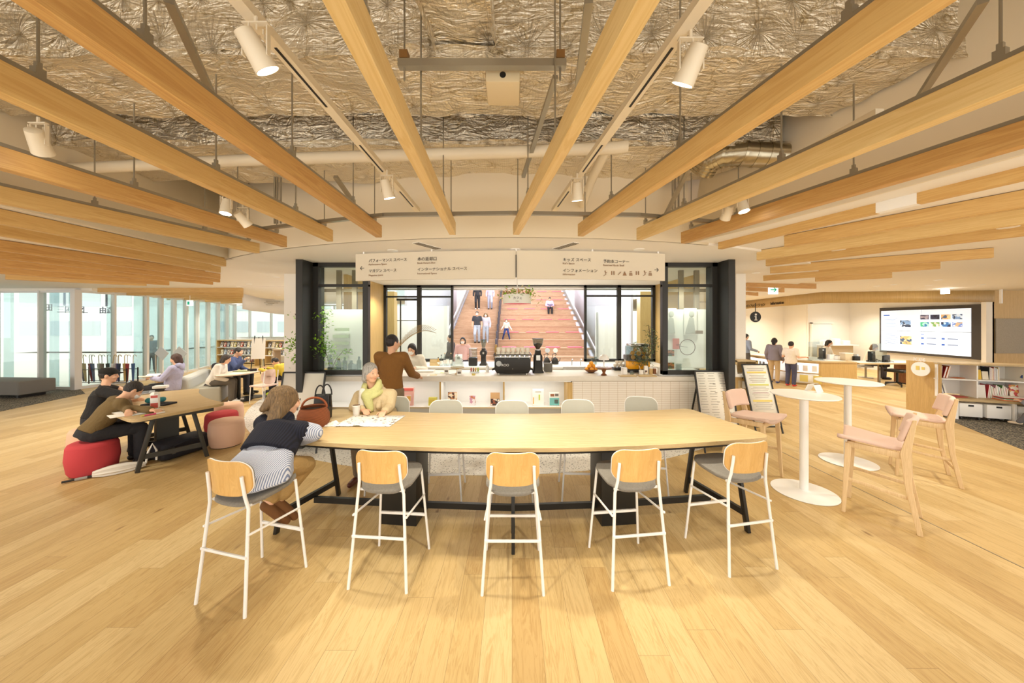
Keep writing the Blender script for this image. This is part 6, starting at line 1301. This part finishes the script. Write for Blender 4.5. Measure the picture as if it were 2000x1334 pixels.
# ================= PEOPLE =================
SKIN = mt('skin_light', (226, 178, 146), .5, var=.04, vscale=20); HAIRB = hairmat('hair_black', (40, 34, 32)); HAIRN = hairmat('hair_brown', (124, 98, 64))
HAIRG = hairmat('hair_silver', (164, 160, 154)); MASK = mt('mask_white', (238, 236, 232), .8); EYE = mt('eye_dark', (40, 30, 26), .3); LIP = mt('lip_rose', (190, 112, 98), .5)
def cl(n, c, **k): return clothmat('cloth_'+n, c)
PENDING = []
def rm(b, name, mat, parent, vox, it=4):
    o = b.build(name, mat, parent, sm=0)
    m_ = o.modifiers.new('r', 'REMESH'); m_.mode = 'VOXEL'; m_.voxel_size = vox; m_.use_smooth_shade = True
    if it: s_ = o.modifiers.new('s', 'SMOOTH'); s_.iterations = it; s_.factor = .5
    PENDING.append(o); return o
def person(label, loc, yaw, k=1.0, mode='stand', sh=.45, lean=0, side=0, turn=0, nod=0, over=None, top=None, sleeve='long', bottom=None, shoes=None, hair=('short', HAIRB), vox=.012, mask=False, extra=None, face=True, hem=.0, legs_end=.96, grp=None):
    r = E('person', loc, yaw, label, 'person', grp); inv = (M.Translation(V(loc)) @ M.Rotation(yaw, 4, 'Z')).inverted()
    P = lambda x, y, z: V((x*k, y*k, z*k)); z0 = sh if mode == 'sit' else 0
    if mode == 'stand':
        J = dict(pel=P(0, 0, .95), ch=P(0, .0, 1.27), nk=P(0, -.01, 1.45), hd=P(0, .025, 1.585), sl=P(-.18, -.01, 1.39), sr=P(.18, -.01, 1.39), el=P(-.25, -.03, 1.12), er=P(.25, -.03, 1.12), wl=P(-.25, .08, .88), wr=P(.25, .08, .88), hl=P(-.09, 0, .9), hr=P(.09, 0, .9), kl=P(-.1, .03, .49), kr=P(.1, .03, .49), al=P(-.105, -.03, .085), ar=P(.105, -.03, .085))
    else:
        Q = lambda x, y, z: V((x*k, y*k, sh+z*k))
        J = dict(pel=Q(0, 0, .1), ch=Q(0, .0, .40), nk=Q(0, -.01, .585), hd=Q(0, .025, .72), sl=Q(-.18, -.01, .52), sr=Q(.18, -.01, .52), el=Q(-.25, .1, .27), er=Q(.25, .1, .27), wl=Q(-.14, .32, .26), wr=Q(.14, .32, .26), hl=Q(-.09, .03, .08), hr=Q(.09, .03, .08), kl=Q(-.12, .43, .07), kr=Q(.12, .43, .07), al=V((-.12*k, .42*k, max(.08, sh-.4*k))), ar=V((.12*k, .42*k, max(.08, sh-.4*k))))
    A = M.Rotation(math.radians(-lean), 3, 'X') @ M.Rotation(math.radians(side), 3, 'Y')
    for n_ in ('ch', 'nk', 'hd', 'sl', 'sr', 'el', 'er', 'wl', 'wr'): J[n_] = J['pel']+A @ (J[n_]-J['pel'])
    for n_, w in (over or {}).items(): J[n_] = inv @ V(w)
    up = (J['nk']-J['pel']).normalized(); lat = (J['sr']-J['sl']).normalized(); lat = (lat-up*lat.dot(up)).normalized(); fw = up.cross(lat)
    hk = (k**.55); D = J['hd']
    Hm = M.Rotation(math.radians(turn), 3, 'Z') @ M.Rotation(math.radians(-nod), 3, 'X'); hp = lambda x, y, z: D+Hm @ V((x*hk, y*hk, z*hk))
    spine = [J['pel']-up*.09*k, J['pel'], J['pel'].lerp(J['ch'], .5), J['ch'], J['ch'].lerp(J['nk'], .55), J['nk']-up*.03*k]
    dims = [(.13, .10), (.165, .12), (.145, .105), (.165, .118), (.155, .10), (.07, .06)]
    def torso(b, inf=0, i0=0, i1=6, wscale=1, flare=0):
        rings = []
        for i in range(i0, i1):
            w, d = dims[i]; q_ = 1 if inf else .93; w = (w*k*q_+inf)*wscale; d = d*k*q_+inf; lt_ = lat if i > 1 else V((1, 0, 0)).lerp(lat, .5).normalized(); f_ = up.cross(lt_)
            if flare and i == i0: w += flare; d += flare
            rings.append([spine[i]+lt_*w*math.cos(t)+f_*d*math.sin(t) for t in [2*PI*j/20 for j in range(20)]])
        b.loft(rings)
    def limb(b, a, m_, e, ra, rm_, re, inf, t=1.0):
        if t <= 1: b.cap(J[a], J[m_], ra*k+inf, rm_*k+inf); b.cap(J[m_], J[m_].lerp(J[e], max(0.02, t)) if t > 0 else J[m_], rm_*k+inf, (rm_+(re-rm_)*t)*k+inf)
    # --- body: one continuous surface ---
    b = B(); torso(b)
    b.cap(J['nk']-up*.04*k, D-Hm @ V((0, .012*hk, .05*hk)), .056*k, .05*hk)
    b.sph(D, (.074*hk, .094*hk, .112*hk), 18, 12, rot=Hm); b.sph(hp(0, .042, -.07), (.05*hk, .045*hk, .045*hk), 14, 9, rot=Hm)
    b.cap(hp(0, .088, .015), hp(0, .099, -.022), .009*hk, .014*hk, 8)
    for s in (-1, 1): b.sph(hp(s*.076, -.008, -.005), (.014*hk, .022*hk, .034*hk), 10, 7, rot=Hm); b.sph(hp(s*.04, .074, -.028), (.022*hk,)*3, 10, 7)
    HD = {}
    for s, a, m_, e in ((-1, 'sl', 'el', 'wl'), (1, 'sr', 'er', 'wr')):
        b.cap(J['ch'].lerp(J['nk'], .6), J[a], .06*k, .062*k); limb(b, a, m_, e, .058, .044, .03, 0)
        d = (J[e]-J[m_]).normalized(); pn = V((-s, 0, 0)) if abs(d.z) > .8 else V((0, 0, -1)); pn = (pn-d*pn.dot(d)).normalized(); l_ = d.cross(pn)*1
        th = l_ if l_.dot(V((-s, 0, 0)) if abs(d.z) <= .8 else V((0, 1, 0))) > 0 else -l_; wv = J[e]
        for q in (-.022, -.007, .008, .022): b.cap(wv+th*q*k*.7, wv+d*.085*k+th*q*k*1.15, .017*k, .0135*k, 8)
        for q, L in ((.033, .066), (.011, .076), (-.011, .07), (-.032, .054)):
            p0 = wv+d*.085*k+th*q*k; p1 = p0+(d*.86+pn*.5)*L*.5*k; p2 = p1+(d*.45+pn*.9)*L*.5*k; fr_ = max(.0088*k, vox*.8); b.cap(p0, p1, fr_, fr_, 8); b.cap(p1, p2, fr_, fr_*.85, 8)
        p0 = wv+d*.03*k+th*.028*k; p1 = p0+(d*.55+th*.8+pn*.2)*.042*k; p2 = p1+(d*.9+th*.2+pn*.4)*.034*k; fr_ = max(.0105*k, vox*.85); b.cap(p0, p1, fr_*1.15, fr_, 8); b.cap(p1, p2, fr_, fr_*.9, 8)
    for a, m_, e in (('hl', 'kl', 'al'), ('hr', 'kr', 'ar')):
        b.cap(J['pel'], J[a], .1*k, .09*k); limb(b, a, m_, e, .084, .056, .038, 0)
    ft = {}
    for s, e in (('l', 'al'), ('r', 'ar')):
        t_ = inv @ V(over['t'+s]) if over and 't'+s in over else J[e]+V((0, .15*k, -.045*k)); ft[s] = t_; b.cap(J[e]-V((0, 0, .03*k)), t_, .036*k, .03*k)
    body = rm(b, 'body', SKIN, r, vox, 3)
    # --- clothes, hair ---
    c = .012 if k > .7 else .010
    if top:
        b = B(); torso(b, c+hem, 0 if hem else 1, 6, 1.0, hem*1.2)
        for a, m_, e in (('sl', 'el', 'wl'), ('sr', 'er', 'wr')):
            b.cap(J['ch'].lerp(J['nk'], .6), J[a], .062*k+c, .064*k+c)
            if sleeve == 'long': limb(b, a, m_, e, .062, .05, .036, c, .93)
            elif sleeve == 'short': b.cap(J[a], J[a].lerp(J[m_], .62), .062*k+c, .058*k+c)
            elif sleeve == 'loose': limb(b, a, m_, e, .07, .066, .056, c, .72)
        rm(b, 'shirt' if sleeve == 'short' else 'top', top, r, vox)
    if bottom:
        b = B(); torso(b, c*.8, 0, 2)
        for a, m_, e in (('hl', 'kl', 'al'), ('hr', 'kr', 'ar')): b.cap(J['pel'], J[a], .108*k+c*.6, .096*k+c*.6); limb(b, a, m_, e, .09, .064, .05, c, legs_end)
        rm(b, 'trousers', bottom, r, vox)
    if shoes:
        for s, e in (('l', 'al'), ('r', 'ar')):
            b = B(); h_ = J[e]-V((0, 0, .04*k)); d = (ft[s]-h_); b.cap(h_-d.normalized()*.03*k, h_+d*.5, .042*k, .042*k); b.cap(h_+d*.5, ft[s]+d*.12, .044*k, .034*k); rm(b, 'shoe', shoes, r, vox, 3)
    kind, hm = hair
    if kind:
        b = B(); b.sph(hp(0, -.016, .024), (.084*hk, .1*hk, .103*hk), 18, 12, rot=Hm)
        if kind in ('bob', 'long', 'pony'):
            for s in (-1, 1): b.cap(hp(s*.062, -.01, .03), hp(s*.07, -.02, -.075 if kind != 'pony' else -.02), .034*hk, .03*hk)
            b.cap(hp(0, -.05, .03), hp(0, -.06, -.09), .07*hk, .058*hk)
        if kind == 'long':
            b.sph(hp(0, -.035, .025), (.112*hk, .122*hk, .118*hk), 18, 12, rot=Hm)
            for s in (-1, 0, 1): b.cap(hp(s*.06, -.05, -.03), hp(s*.095-.01, -.085, -.15), .078*hk, .06*hk)
            b.cap(hp(-.08, -.09, -.12), hp(-.17, -.13, -.16), .055*hk, .025*hk)
        if kind == 'pony': b.cap(hp(0, -.1, .05), hp(0, -.17, -.04), .032*hk, .02*hk); b.cap(hp(0, -.17, -.04), hp(0, -.17, -.14), .02*hk, .01*hk)
        rm(b, 'hair', hm, r, vox*.9)
    if mask:
        b = B().sph(hp(0, .068, -.045), (.058*hk, .05*hk, .05*hk), 14, 9, rot=Hm); b.build('face_mask', MASK, r)
    if face:
        for s in (-1, 1): B().sph(hp(s*.031, .0795, .008), (.0095*hk, .006*hk, .0055*hk), 10, 6, rot=Hm).build('eye', EYE, r); B().bar(hp(s*.02, .085, .029), hp(s*.045, .077, .030), .005*hk).build('eyebrow', hm, r)
        if not mask: B().sph(hp(0, .082, -.058), (.020*hk, .008*hk, .006*hk), 10, 6, rot=Hm).build('mouth', LIP, r)
    if extra: extra(r, J, hp, Hm, k, hk, torso, limb, lat, fw, up, vox)
    return r
YW = lambda x, y: math.atan2(-x, y)          # yaw whose forward vector is (x, y)
# 1 woman in the navy vest, leaning on the long table
STR = stripe('striped_shirt', (206, 210, 220), (118, 130, 160), 0, 110, .55, .85); NAVYV = stripe('navy_knit', (28, 30, 46), (18, 19, 30), 0, 60, .5, .95)
def lady(r, J, hp, Hm, k, hk, torso, limb, lat, fw, up, vox):
    b = B(); torso(b, .030, 2, 6, 1.06, .02)
    for a in ('sl', 'sr'): b.cap(J['ch'].lerp(J['nk'], .6), J[a], .08, .084)
    b.cap(J['nk'].lerp(J['ch'], .2), J['nk']+up*.02, .075, .07); rm(b, 'knit_vest', NAVYV, r, .009)
    rm(B().cap(r.matrix_basis.inverted() @ W(545, 772, 2.93), r.matrix_basis.inverted() @ W(514, 799, 2.86), .085, .03), 'hair_lock', HAIRN, r, .009)
    b = B(); n_ = J['pel']
    rings = []
    for q, w, d in ((.19, .17, .165), (.12, .2, .2), (.02, .235, .225), (-.075, .25, .235), (-.095, .235, .22)):
        c = n_+up*max(0, q)+V((0, 0, min(0, q))); rings.append([c+V((w*math.cos(t)+.01*math.cos(6*t)*(q < .1), d*math.sin(t)-.02, 0)) for t in [2*PI*j/36 for j in range(36)]])
    b.loft(rings); rm(b, 'shirt_tail', STR, r, .010)
person('seated woman in a navy knit vest over a striped shirt, leaning on the long table', (-1.965, 2.60, 0), -.12, 1.0, 'sit', .775, 35, 0, -38, 8, dict(
    hd=W(560, 784, 2.98), nk=W(556, 822, 2.90), ch=W(538, 858, 2.80), sl=(-2.13, 2.88, 1.13), sr=(-1.80, 2.86, 1.075), er=W(612, 852, 2.93)+V((0, 0, .03)), wr=W(585, 858, 2.99), el=(-2.2, 3.12, 1.0), wl=(-1.98, 3.2, .985),
    kr=W(598, 908, 2.95), kl=W(572, 912, 2.98), ar=W(545, 974, 2.86), al=W(524, 982, 2.78), tr=W(572, 1006, 2.95), tl=W(556, 1014, 2.88)),
    top=STR, sleeve='loose', bottom=cl('khaki', (168, 136, 84)), legs_end=.82, shoes=mt('suede_brown', (112, 74, 40), .8, bump=.3), hair=('long', HAIRN), vox=.008, extra=lady)
# 2 grey haired woman across the table
def scarf(r, J, hp, Hm, k, hk, torso, limb, lat, fw, up, vox):
    SC_ = cl('scarf_lime', (204, 204, 140), bump=.6); b = B()
    for i in range(3): b.tube([J['nk']+V((.085*math.cos(t)*(1+.12*i), .075*math.sin(t)*(1+.2*i)+.03, .035-.055*i+.03*math.cos(t+2.0+i)-.05*max(0, math.sin(t)))) for t in [2*PI*j/18 for j in range(19)]], .034, 10)
    b.cap(J['nk']+V((.02, .13, -.08)), J['ch']+V((-.02, .17, .0)), .06, .04); rm(b, 'scarf', SC_, r, .010)
    CO = cl('beige_coat', (206, 186, 148))
    for s in (-1, 1): rm(B().cap(J['nk']+V((s*.085, -.03, .0)), J['ch']+V((s*.10, .14, .02)), .035, .035).cap(J['ch']+V((s*.10, .14, .02)), J['pel']+V((s*.09, .16, .05)), .03, .025), 'coat_lapel', CO, r, .010)
    rm(B().cap(J['nk']+V((.075, .1, -.04)), J['ch']+V((.09, .15, .0)), .045, .045), 'inner_shirt', cl('ivory', (240, 234, 222)), r, .010)
person('grey-haired woman in a beige coat and lime scarf sitting across the long table', (-1.66, 4.2, 0), PI, .97, 'sit', .775, 16, 0, 62, 8, dict(
    hd=W(724, 728, 4.02), nk=W(728, 755, 4.06), ch=W(732, 792, 4.1), sr=W(702, 774, 4.08), sl=W(764, 771, 4.1), er=(-1.90, 4.02, .985), wr=W(707, 800, 3.88), el=(-1.47, 4.02, .985), wl=(-1.46, 3.84, .985), ar=(-1.93, 4.2, .09), al=(-1.6, 4.2, .35), tr=(-1.95, 4.04, .045)),
    top=cl('beige_coat', (206, 186, 148)), sleeve='long', hem=.03, bottom=cl('brown_grey', (112, 96, 78)), shoes=mt('oxblood_leather', (96, 48, 34), .35), hair=('bob', HAIRG), vox=.008, extra=scarf)
# 3 customer, 4 barista
person('man in a brown sweater standing at the counter with his back to us', (-1.82, 5.02, 0), -.1, 1.07, 'stand', lean=3, turn=-30, over=dict(wl=(-1.98, 5.5, 1.12), wr=(-1.55, 5.5, 1.12), el=(-2.06, 5.26, 1.2), er=(-1.58, 5.26, 1.2)), top=cl('brown_sweater', (134, 92, 42)), bottom=cl('taupe', (132, 114, 90)), shoes=BLACK, vox=.011)
person('barista in a white shirt and mask behind the counter', (-2.0, 6.85, 0), PI-.15, .93, 'stand', lean=9, nod=22, over=dict(wr=(-2.12, 6.35, 1.13), wl=(-1.86, 6.38, 1.13)), top=cl('white_shirt', (236, 230, 216)), bottom=cl('black_apron', (60, 58, 54)), shoes=BLACK, hair=('bob', HAIRB), mask=True, vox=.011,
       extra=lambda r, J, hp, Hm, k, hk, *a: rm(B().cap(hp(-.07, .0, -.06), hp(-.1, .03, -.26), .022, .012), 'hair_lock', HAIRB, r, .010))
# behind the cafe and on the big stair
G9 = 'people on and below the big stair'
person('masked person in a white and pink top behind the coffee grinders', (-1.50, 10.2, 0), PI, .91, 'stand', top=cl('pink_white', (230, 188, 184)), bottom=cl('dark_slate', (70, 70, 80)), shoes=BLACK, hair=('bob', HAIRB), mask=True, grp=G9)
person('dark dressed person at the foot of the stair, half behind the window post', (-2.0, 10.9, 0), PI-1.0, .94, 'stand', top=cl('dark_grey', (92, 88, 92)), bottom=cl('dark_slate', (70, 70, 80)), shoes=BLACK, grp=G9)
person('man in a dark tee and pale jeans walking on the stair, left of the couple', (-1.88, 18.0, .90), PI, 1.0, 'stand', over=dict(kr=(-1.98, 17.78, 1.38)), top=cl('dark_tee', (62, 64, 70)), sleeve='short', bottom=cl('pale_jeans', (176, 186, 200)), shoes=BLACK, mask=True, grp=G9)
person('woman in a pale grey top walking on the stair, right of the couple', (-1.42, 18.1, .90), PI, .95, 'stand', top=cl('pale_grey_top', (196, 194, 204)), bottom=cl('pale_jeans', (176, 186, 200)), shoes=GLW, hair=('long', HAIRN), mask=True, grp=G9)
person('person in black trousers near the top of the stair, head out of view', (-2.33, 22.5, 2.88), PI, 1.02, 'stand', over=dict(kr=(-2.42, 22.3, 3.36)), top=cl('black_top', (52, 52, 56)), bottom=cl('black', (44, 44, 48)), shoes=GLW, face=False, grp=G9)
person('person in pale trousers near the top of the stair, head out of view', (-1.47, 22.5, 2.88), PI, 1.0, 'stand', over=dict(kl=(-1.36, 22.3, 3.36)), top=cl('grey_lilac', (190, 186, 206)), bottom=cl('grey_blue', (170, 176, 196)), shoes=BLACK, face=False, grp=G9)
person('small child in a cream top and blue jeans on the stair', (-.30, 18.12, 1.08), PI, .64, 'stand', over=dict(kl=(-.19, 18.0, 1.40), kr=(-.43, 18.0, 1.40), al=(-.13, 18.1, 1.13), ar=(-.50, 18.1, 1.13), wl=(-.02, 18.0, 1.62), wr=(-.56, 18.0, 1.66)), top=cl('cream_kid', (226, 214, 200)), bottom=cl('kid_jeans', (50, 66, 120)), shoes=mt('kid_shoe', (40, 60, 110), .6), mask=True, grp=G9)
person('person in a lilac sweater sitting on the stair reading', (2.50, 22.25, 2.52), PI, .95, 'sit', .37, 8, nod=25, top=cl('lilac', (206, 188, 232)), bottom=cl('black', (44, 44, 48)), shoes=BLACK, grp=G9)
r = E('open_book', (2.50, 21.93, 3.17), 0, 'dark open book in the lap of the person in lilac', 'book'); B().box((-.09, 0, 0), (.17, .2, .02), rot=M.Rotation(.2, 3, 'Y')).box((.09, 0, 0), (.17, .2, .02), rot=M.Rotation(-.2, 3, 'Y')).build('cover', BLACK, r); B().box((0, 0, .016), (.3, .18, .006)).build('pages', PAPER, r)
# left area
person('man in an olive brown sweater bent over his notebook at the reading table', (-5.63, 4.46, 0), -.5, 1.02, 'sit', .43, 36, nod=38, over=dict(wr=lt(-.22, -.66, .815), wl=lt(-.42, -.5, .815), er=(-5.30, 4.62, .80), el=(-5.72, 4.95, .82)), top=cl('olive_sweater', (112, 92, 56)), bottom=cl('black', (44, 44, 48)), shoes=BLACK, mask=True, vox=.009)
def capx(r, J, hp, Hm, k, hk, *a):
    b = B().sph(hp(0, -.012, .055), (.094*hk, .108*hk, .07*hk), 18, 10, rot=Hm).sph(hp(0, .085, .045), (.07*hk, .07*hk, .014*hk), 14, 8, rot=Hm); rm(b, 'flat_cap', cl('cap_black', (34, 32, 30)), r, .010)
person('man in a black cap and shirt, chin on hand, at the reading table', (-6.38, 5.1, 0), -.75, 1.04, 'sit', .43, 14, nod=6, turn=-12, over=dict(hd=W(213, 733, 5.35), nk=W(206, 757, 5.28), wr=W(232, 757, 5.5), er=lt(-.3, .35, .84), wl=lt(-.25, .62, .81), el=(-6.45, 5.55, .85)), top=cl('black_shirt', (34, 33, 34)), sleeve='short', bottom=cl('black', (44, 44, 48)), shoes=BLACK, extra=capx, vox=.009)
person('woman in a lavender hoodie reading on the left side of the grey sofa', (-7.80, 7.68, 0), YW(-.9, -.35), .98, 'sit', .46, -8, nod=15, over=dict(al=(-8.5, 7.25, .1), ar=(-8.62, 7.5, .1)), top=cl('lavender', (176, 176, 206)), hem=.02, bottom=cl('black', (44, 44, 48)), shoes=BLACK, hair=('bob', hairmat('hair_dark_brown', (74, 50, 42))), vox=.010,
       extra=lambda r, J, hp, Hm, k, hk, torso, limb, lat, fw, up, vox: rm(B().cap(J['nk']-fw*.06+lat*.07, J['nk']-fw*.06-lat*.07, .06, .06).sph(J['nk']-fw*.1-up*.04, (.09, .05, .08)), 'hood', MC['cloth_lavender'], r, .011))
r = E('open_book', (-8.12, 7.5, .80), YW(-.9, -.35), 'open pale book held by the woman in the lavender hoodie', 'book'); B().box((-.09, 0, 0), (.17, .22, .02), rot=M.Rotation(.25, 3, 'Y')).box((.09, 0, 0), (.17, .22, .02), rot=M.Rotation(-.25, 3, 'Y')).build('pages', PAPER, r)
person('person in a white top and grey trousers on the sofa at the oval table', (-7.40, 8.28, 0), YW(.9, .35), .95, 'sit', .46, 24, nod=20, top=cl('offwhite', (228, 222, 212)), hem=.01, bottom=cl('mid_grey', (104, 98, 90)), shoes=GLW, hair=('bob', hairmat('hair_soft_black', (60, 50, 44))), vox=.010)
person('person in a navy jacket sitting behind the one in white, hand raised', (-7.80, 9.25, 0), YW(.9, .25), 1.02, 'sit', .48, 16, nod=10, over=dict(wr=(-7.25, 9.05, .98), er=(-7.42, 9.0, .78)), top=cl('navy', (72, 84, 124)), bottom=cl('black', (44, 44, 48)), shoes=BLACK, vox=.011)
person('child in a mustard yellow top bent over the oval table', (-6.12, 9.08, 0), YW(-1, -.1), .80, 'sit', .46, 34, nod=35, over=dict(wl=(-6.7, 8.85, .77), wr=(-6.68, 9.1, .77)), top=cl('mustard', (214, 190, 70)), hem=.01, bottom=cl('black', (44, 44, 48)), shoes=BLACK, hair=('short', HAIRB), vox=.010)
person('person in dark clothes outside the entrance, facing in', (-15.52, 14.4, -.11), -2.4, .92, 'stand', over=dict(wr=(-15.42, 14.2, 1.25)), top=cl('slate_blue', (84, 96, 116)), bottom=cl('slate_trousers', (80, 90, 110)), shoes=BLACK, vox=.016)
# right area
G8 = 'visitors and clerks at the information desk'
person('girl with a ponytail in a grey hoodie at the information desk', (8.72, 11.12, 0), YW(.8, .55), .87, 'stand', nod=8, top=cl('grey_hoodie', (140, 132, 138)), hem=.02, bottom=cl('sand', (206, 176, 128)), shoes=mt('blue_shoe', (60, 74, 130), .6), hair=('pony', HAIRB), mask=True, grp=G8)
person('boy in a white tee and dark jeans at the information desk', (8.80, 10.55, 0), YW(.85, .45), .82, 'stand', nod=5, over=dict(wr=(9.18, 10.45, .92), wl=(9.0, 10.85, .9)), top=cl('white_tee', (238, 228, 210)), hem=.015, sleeve='short', bottom=cl('dark_jeans', (76, 76, 96)), shoes=mt('red_shoe', (204, 60, 50), .6), mask=True, grp=G8)
def kcap(r, J, hp, Hm, k, hk, *a): rm(B().sph(hp(0, -.01, .045), (.092*hk, .108*hk, .08*hk), 16, 9, rot=Hm).sph(hp(0, .11, .03), (.06*hk, .06*hk, .013*hk), 12, 7, rot=Hm), 'baseball_cap', cl('cap_grey', (70, 68, 70)), r, .012)
person('child in a dark cap and grey-blue top at the information desk', (8.62, 12.35, 0), YW(.95, .2), .93, 'stand', over=dict(wr=(9.02, 12.3, .95)), top=cl('grey_blue_top', (160, 172, 190)), bottom=cl('mid_grey', (104, 98, 90)), shoes=BLACK, extra=kcap, grp=G8)
person('masked clerk in white behind the black monitor', (11.45, 12.25, 0), PI+.5, .98, 'sit', .56, 10, nod=12, top=cl('white_shirt', (236, 230, 216)), bottom=cl('dark_slate', (70, 70, 80)), shoes=BLACK, hair=('bob', HAIRB), mask=True, grp=G8)
person('clerk with brown hair sitting left of the video wall', (12.85, 12.1, 0), PI+.9, .95, 'sit', .46, 16, nod=20, top=cl('pale_beige', (226, 214, 196)), bottom=cl('dark_slate', (70, 70, 80)), shoes=BLACK, hair=('bob', HAIRN), mask=True, grp=G8)
for x, y, l in ((11.45, 12.3, 'low grey stool under the masked clerk'), (12.85, 12.15, 'low grey stool under the clerk with brown hair')):
    s_ = .56 if x < 12 else .46; r = E('desk_stool', (x, y, 0), 0, l, 'stool', 'clerk stools'); B().cyl((0, 0, s_-.07), (0, 0, s_-.005), .2, seg=28).build('seat', SOFTG, r); B().cyl((0, 0, .02), (0, 0, s_-.07), .03).build('post', STEEL, r); B().cyl((0, 0, 0), (0, 0, .02), .2, seg=28).build('base', STEEL, r)
person('crouching child in grey at the right edge reading by the book shelf', (10.14, 6.25, 0), .55, .66, 'sit', .14, 14, nod=20, over=dict(al=(9.86, 6.5, .07), ar=(10.1, 6.6, .07), wl=(9.83, 6.45, .47), wr=(9.98, 6.55, .47)), top=cl('kid_grey', (132, 132, 140)), bottom=cl('kid_trousers', (110, 108, 110)), shoes=mt('beige_sock', (226, 206, 180), .8), hair=('bob', HAIRB), vox=.010)
bpy.context.view_layer.update(); dg = bpy.context.evaluated_depsgraph_get()
NEW = [(o, bpy.data.meshes.new_from_object(o.evaluated_get(dg))) for o in PENDING]
for o, me in NEW:
    o.modifiers.clear(); o.data = me
    for p in me.polygons: p.use_smooth = True
# ================= LIGHT AND CAMERA =================
sc = bpy.context.scene
w = bpy.data.worlds.new('daylight'); sc.world = w; w.use_nodes = True; bg = w.node_tree.nodes['Background']; bg.inputs[0].default_value = lin((255, 250, 241)); bg.inputs[1].default_value = 1.95
def lamp(nm, ty, loc, e, col, rot=(0, 0, 0), **k):
    d = bpy.data.lights.new(nm, ty); d.energy = e; d.color = lin(col)[:3]
    for a, v in k.items(): setattr(d, a, v)
    o = bpy.data.objects.new(nm, d); C.objects.link(o); o.location = loc; o.rotation_euler = rot; return o
WARM = (255, 246, 226)
for i, (p, d, on) in enumerate(SPOTS):
    if on is False or on == 3 or (on == 2 and i-9 in (0, 1, 2, 9, 15, 16)): continue
    q = V((0, 0, -1)).rotation_difference(d).to_euler()
    if on == 2: lamp('downlight_lamp', 'SPOT', p, 50, WARM, q, spot_size=2.2, spot_blend=.8, shadow_soft_size=.06)
    else: lamp('spotlight_lamp', 'SPOT', p, 95, WARM, q, spot_size=1.5, spot_blend=.7, shadow_soft_size=.05)
for x, y in ((-1.0, 7.4), (1.2, 7.4), (-8.0, 6.5), (-6.5, 9.5), (-10.5, 12.5), (6.5, 6.0), (6.2, 3.4), (-6.6, 3.6), (4.25, 4.4), (3.4, 2.6), (-1.6, 2.9), (1.6, 2.9), (8.0, 8.5), (12.0, 9.0), (12.3, 13.0), (9.6, 13.5), (-3, 8.2), (3, 8.2), (-3.1, 6.05), (3.2, 6.05), (14, 12.2), (11.5, 14), (9.9, 15.3), (11.9, 15.2), (14.2, 13.9), (-12.2, 13.9), (-9.6, 15.0), (-9, 8), (-8.5, 14)):
    lamp('ceiling_lamp', 'SPOT', (x, y, 2.8), (28 if y < 3 else 60) if abs(x) < 4.3 else (135 if x > 9 else 130), WARM, spot_size=2.5, spot_blend=.9, shadow_soft_size=.09)  # fill spots added to brighten dim areas, without any fixture
for x, y, z in ((0, 18.5, 5.8), (0, 22.5, 6.6), (-4.0, 12, 2.9), (3.6, 12, 2.9), (0, 14, 5.0)): lamp('atrium_lamp', 'POINT', (x, y, z), 360 if z > 4 else 60, (246, 240, 255), shadow_soft_size=.3)  # free-floating points added to lift the dark stair hall
for x, y, z in LEDS: lamp('niche_led', 'AREA', (x, y-.02, z-.004), 1.1, (255, 248, 236), (-.25, 0, 0), shape='RECTANGLE', size=.95, size_y=.03)
cd = bpy.data.cameras.new('camera'); co = bpy.data.objects.new('camera', cd); C.objects.link(co)
co.location = (0, 0, CH); co.rotation_euler = (PI/2, 0, 0); cd.sensor_width = 36; cd.sensor_fit = 'HORIZONTAL'; cd.lens = FOC/2000*36
cd.shift_y = -(667-HY)/2000; cd.clip_start = .05; cd.clip_end = 200
sc.camera = co
sc.view_settings.view_transform = 'Standard'; sc.view_settings.look = 'None'; sc.view_settings.gamma = 1; sc.view_settings.exposure = 0.28
sc.view_settings.use_curve_mapping = False
sc.cycles.use_denoising = True; sc.cycles.max_bounces = 7; sc.cycles.adaptive_threshold = .02; sc.cycles.transparent_max_bounces = 16; sc.cycles.sample_clamp_indirect = 8
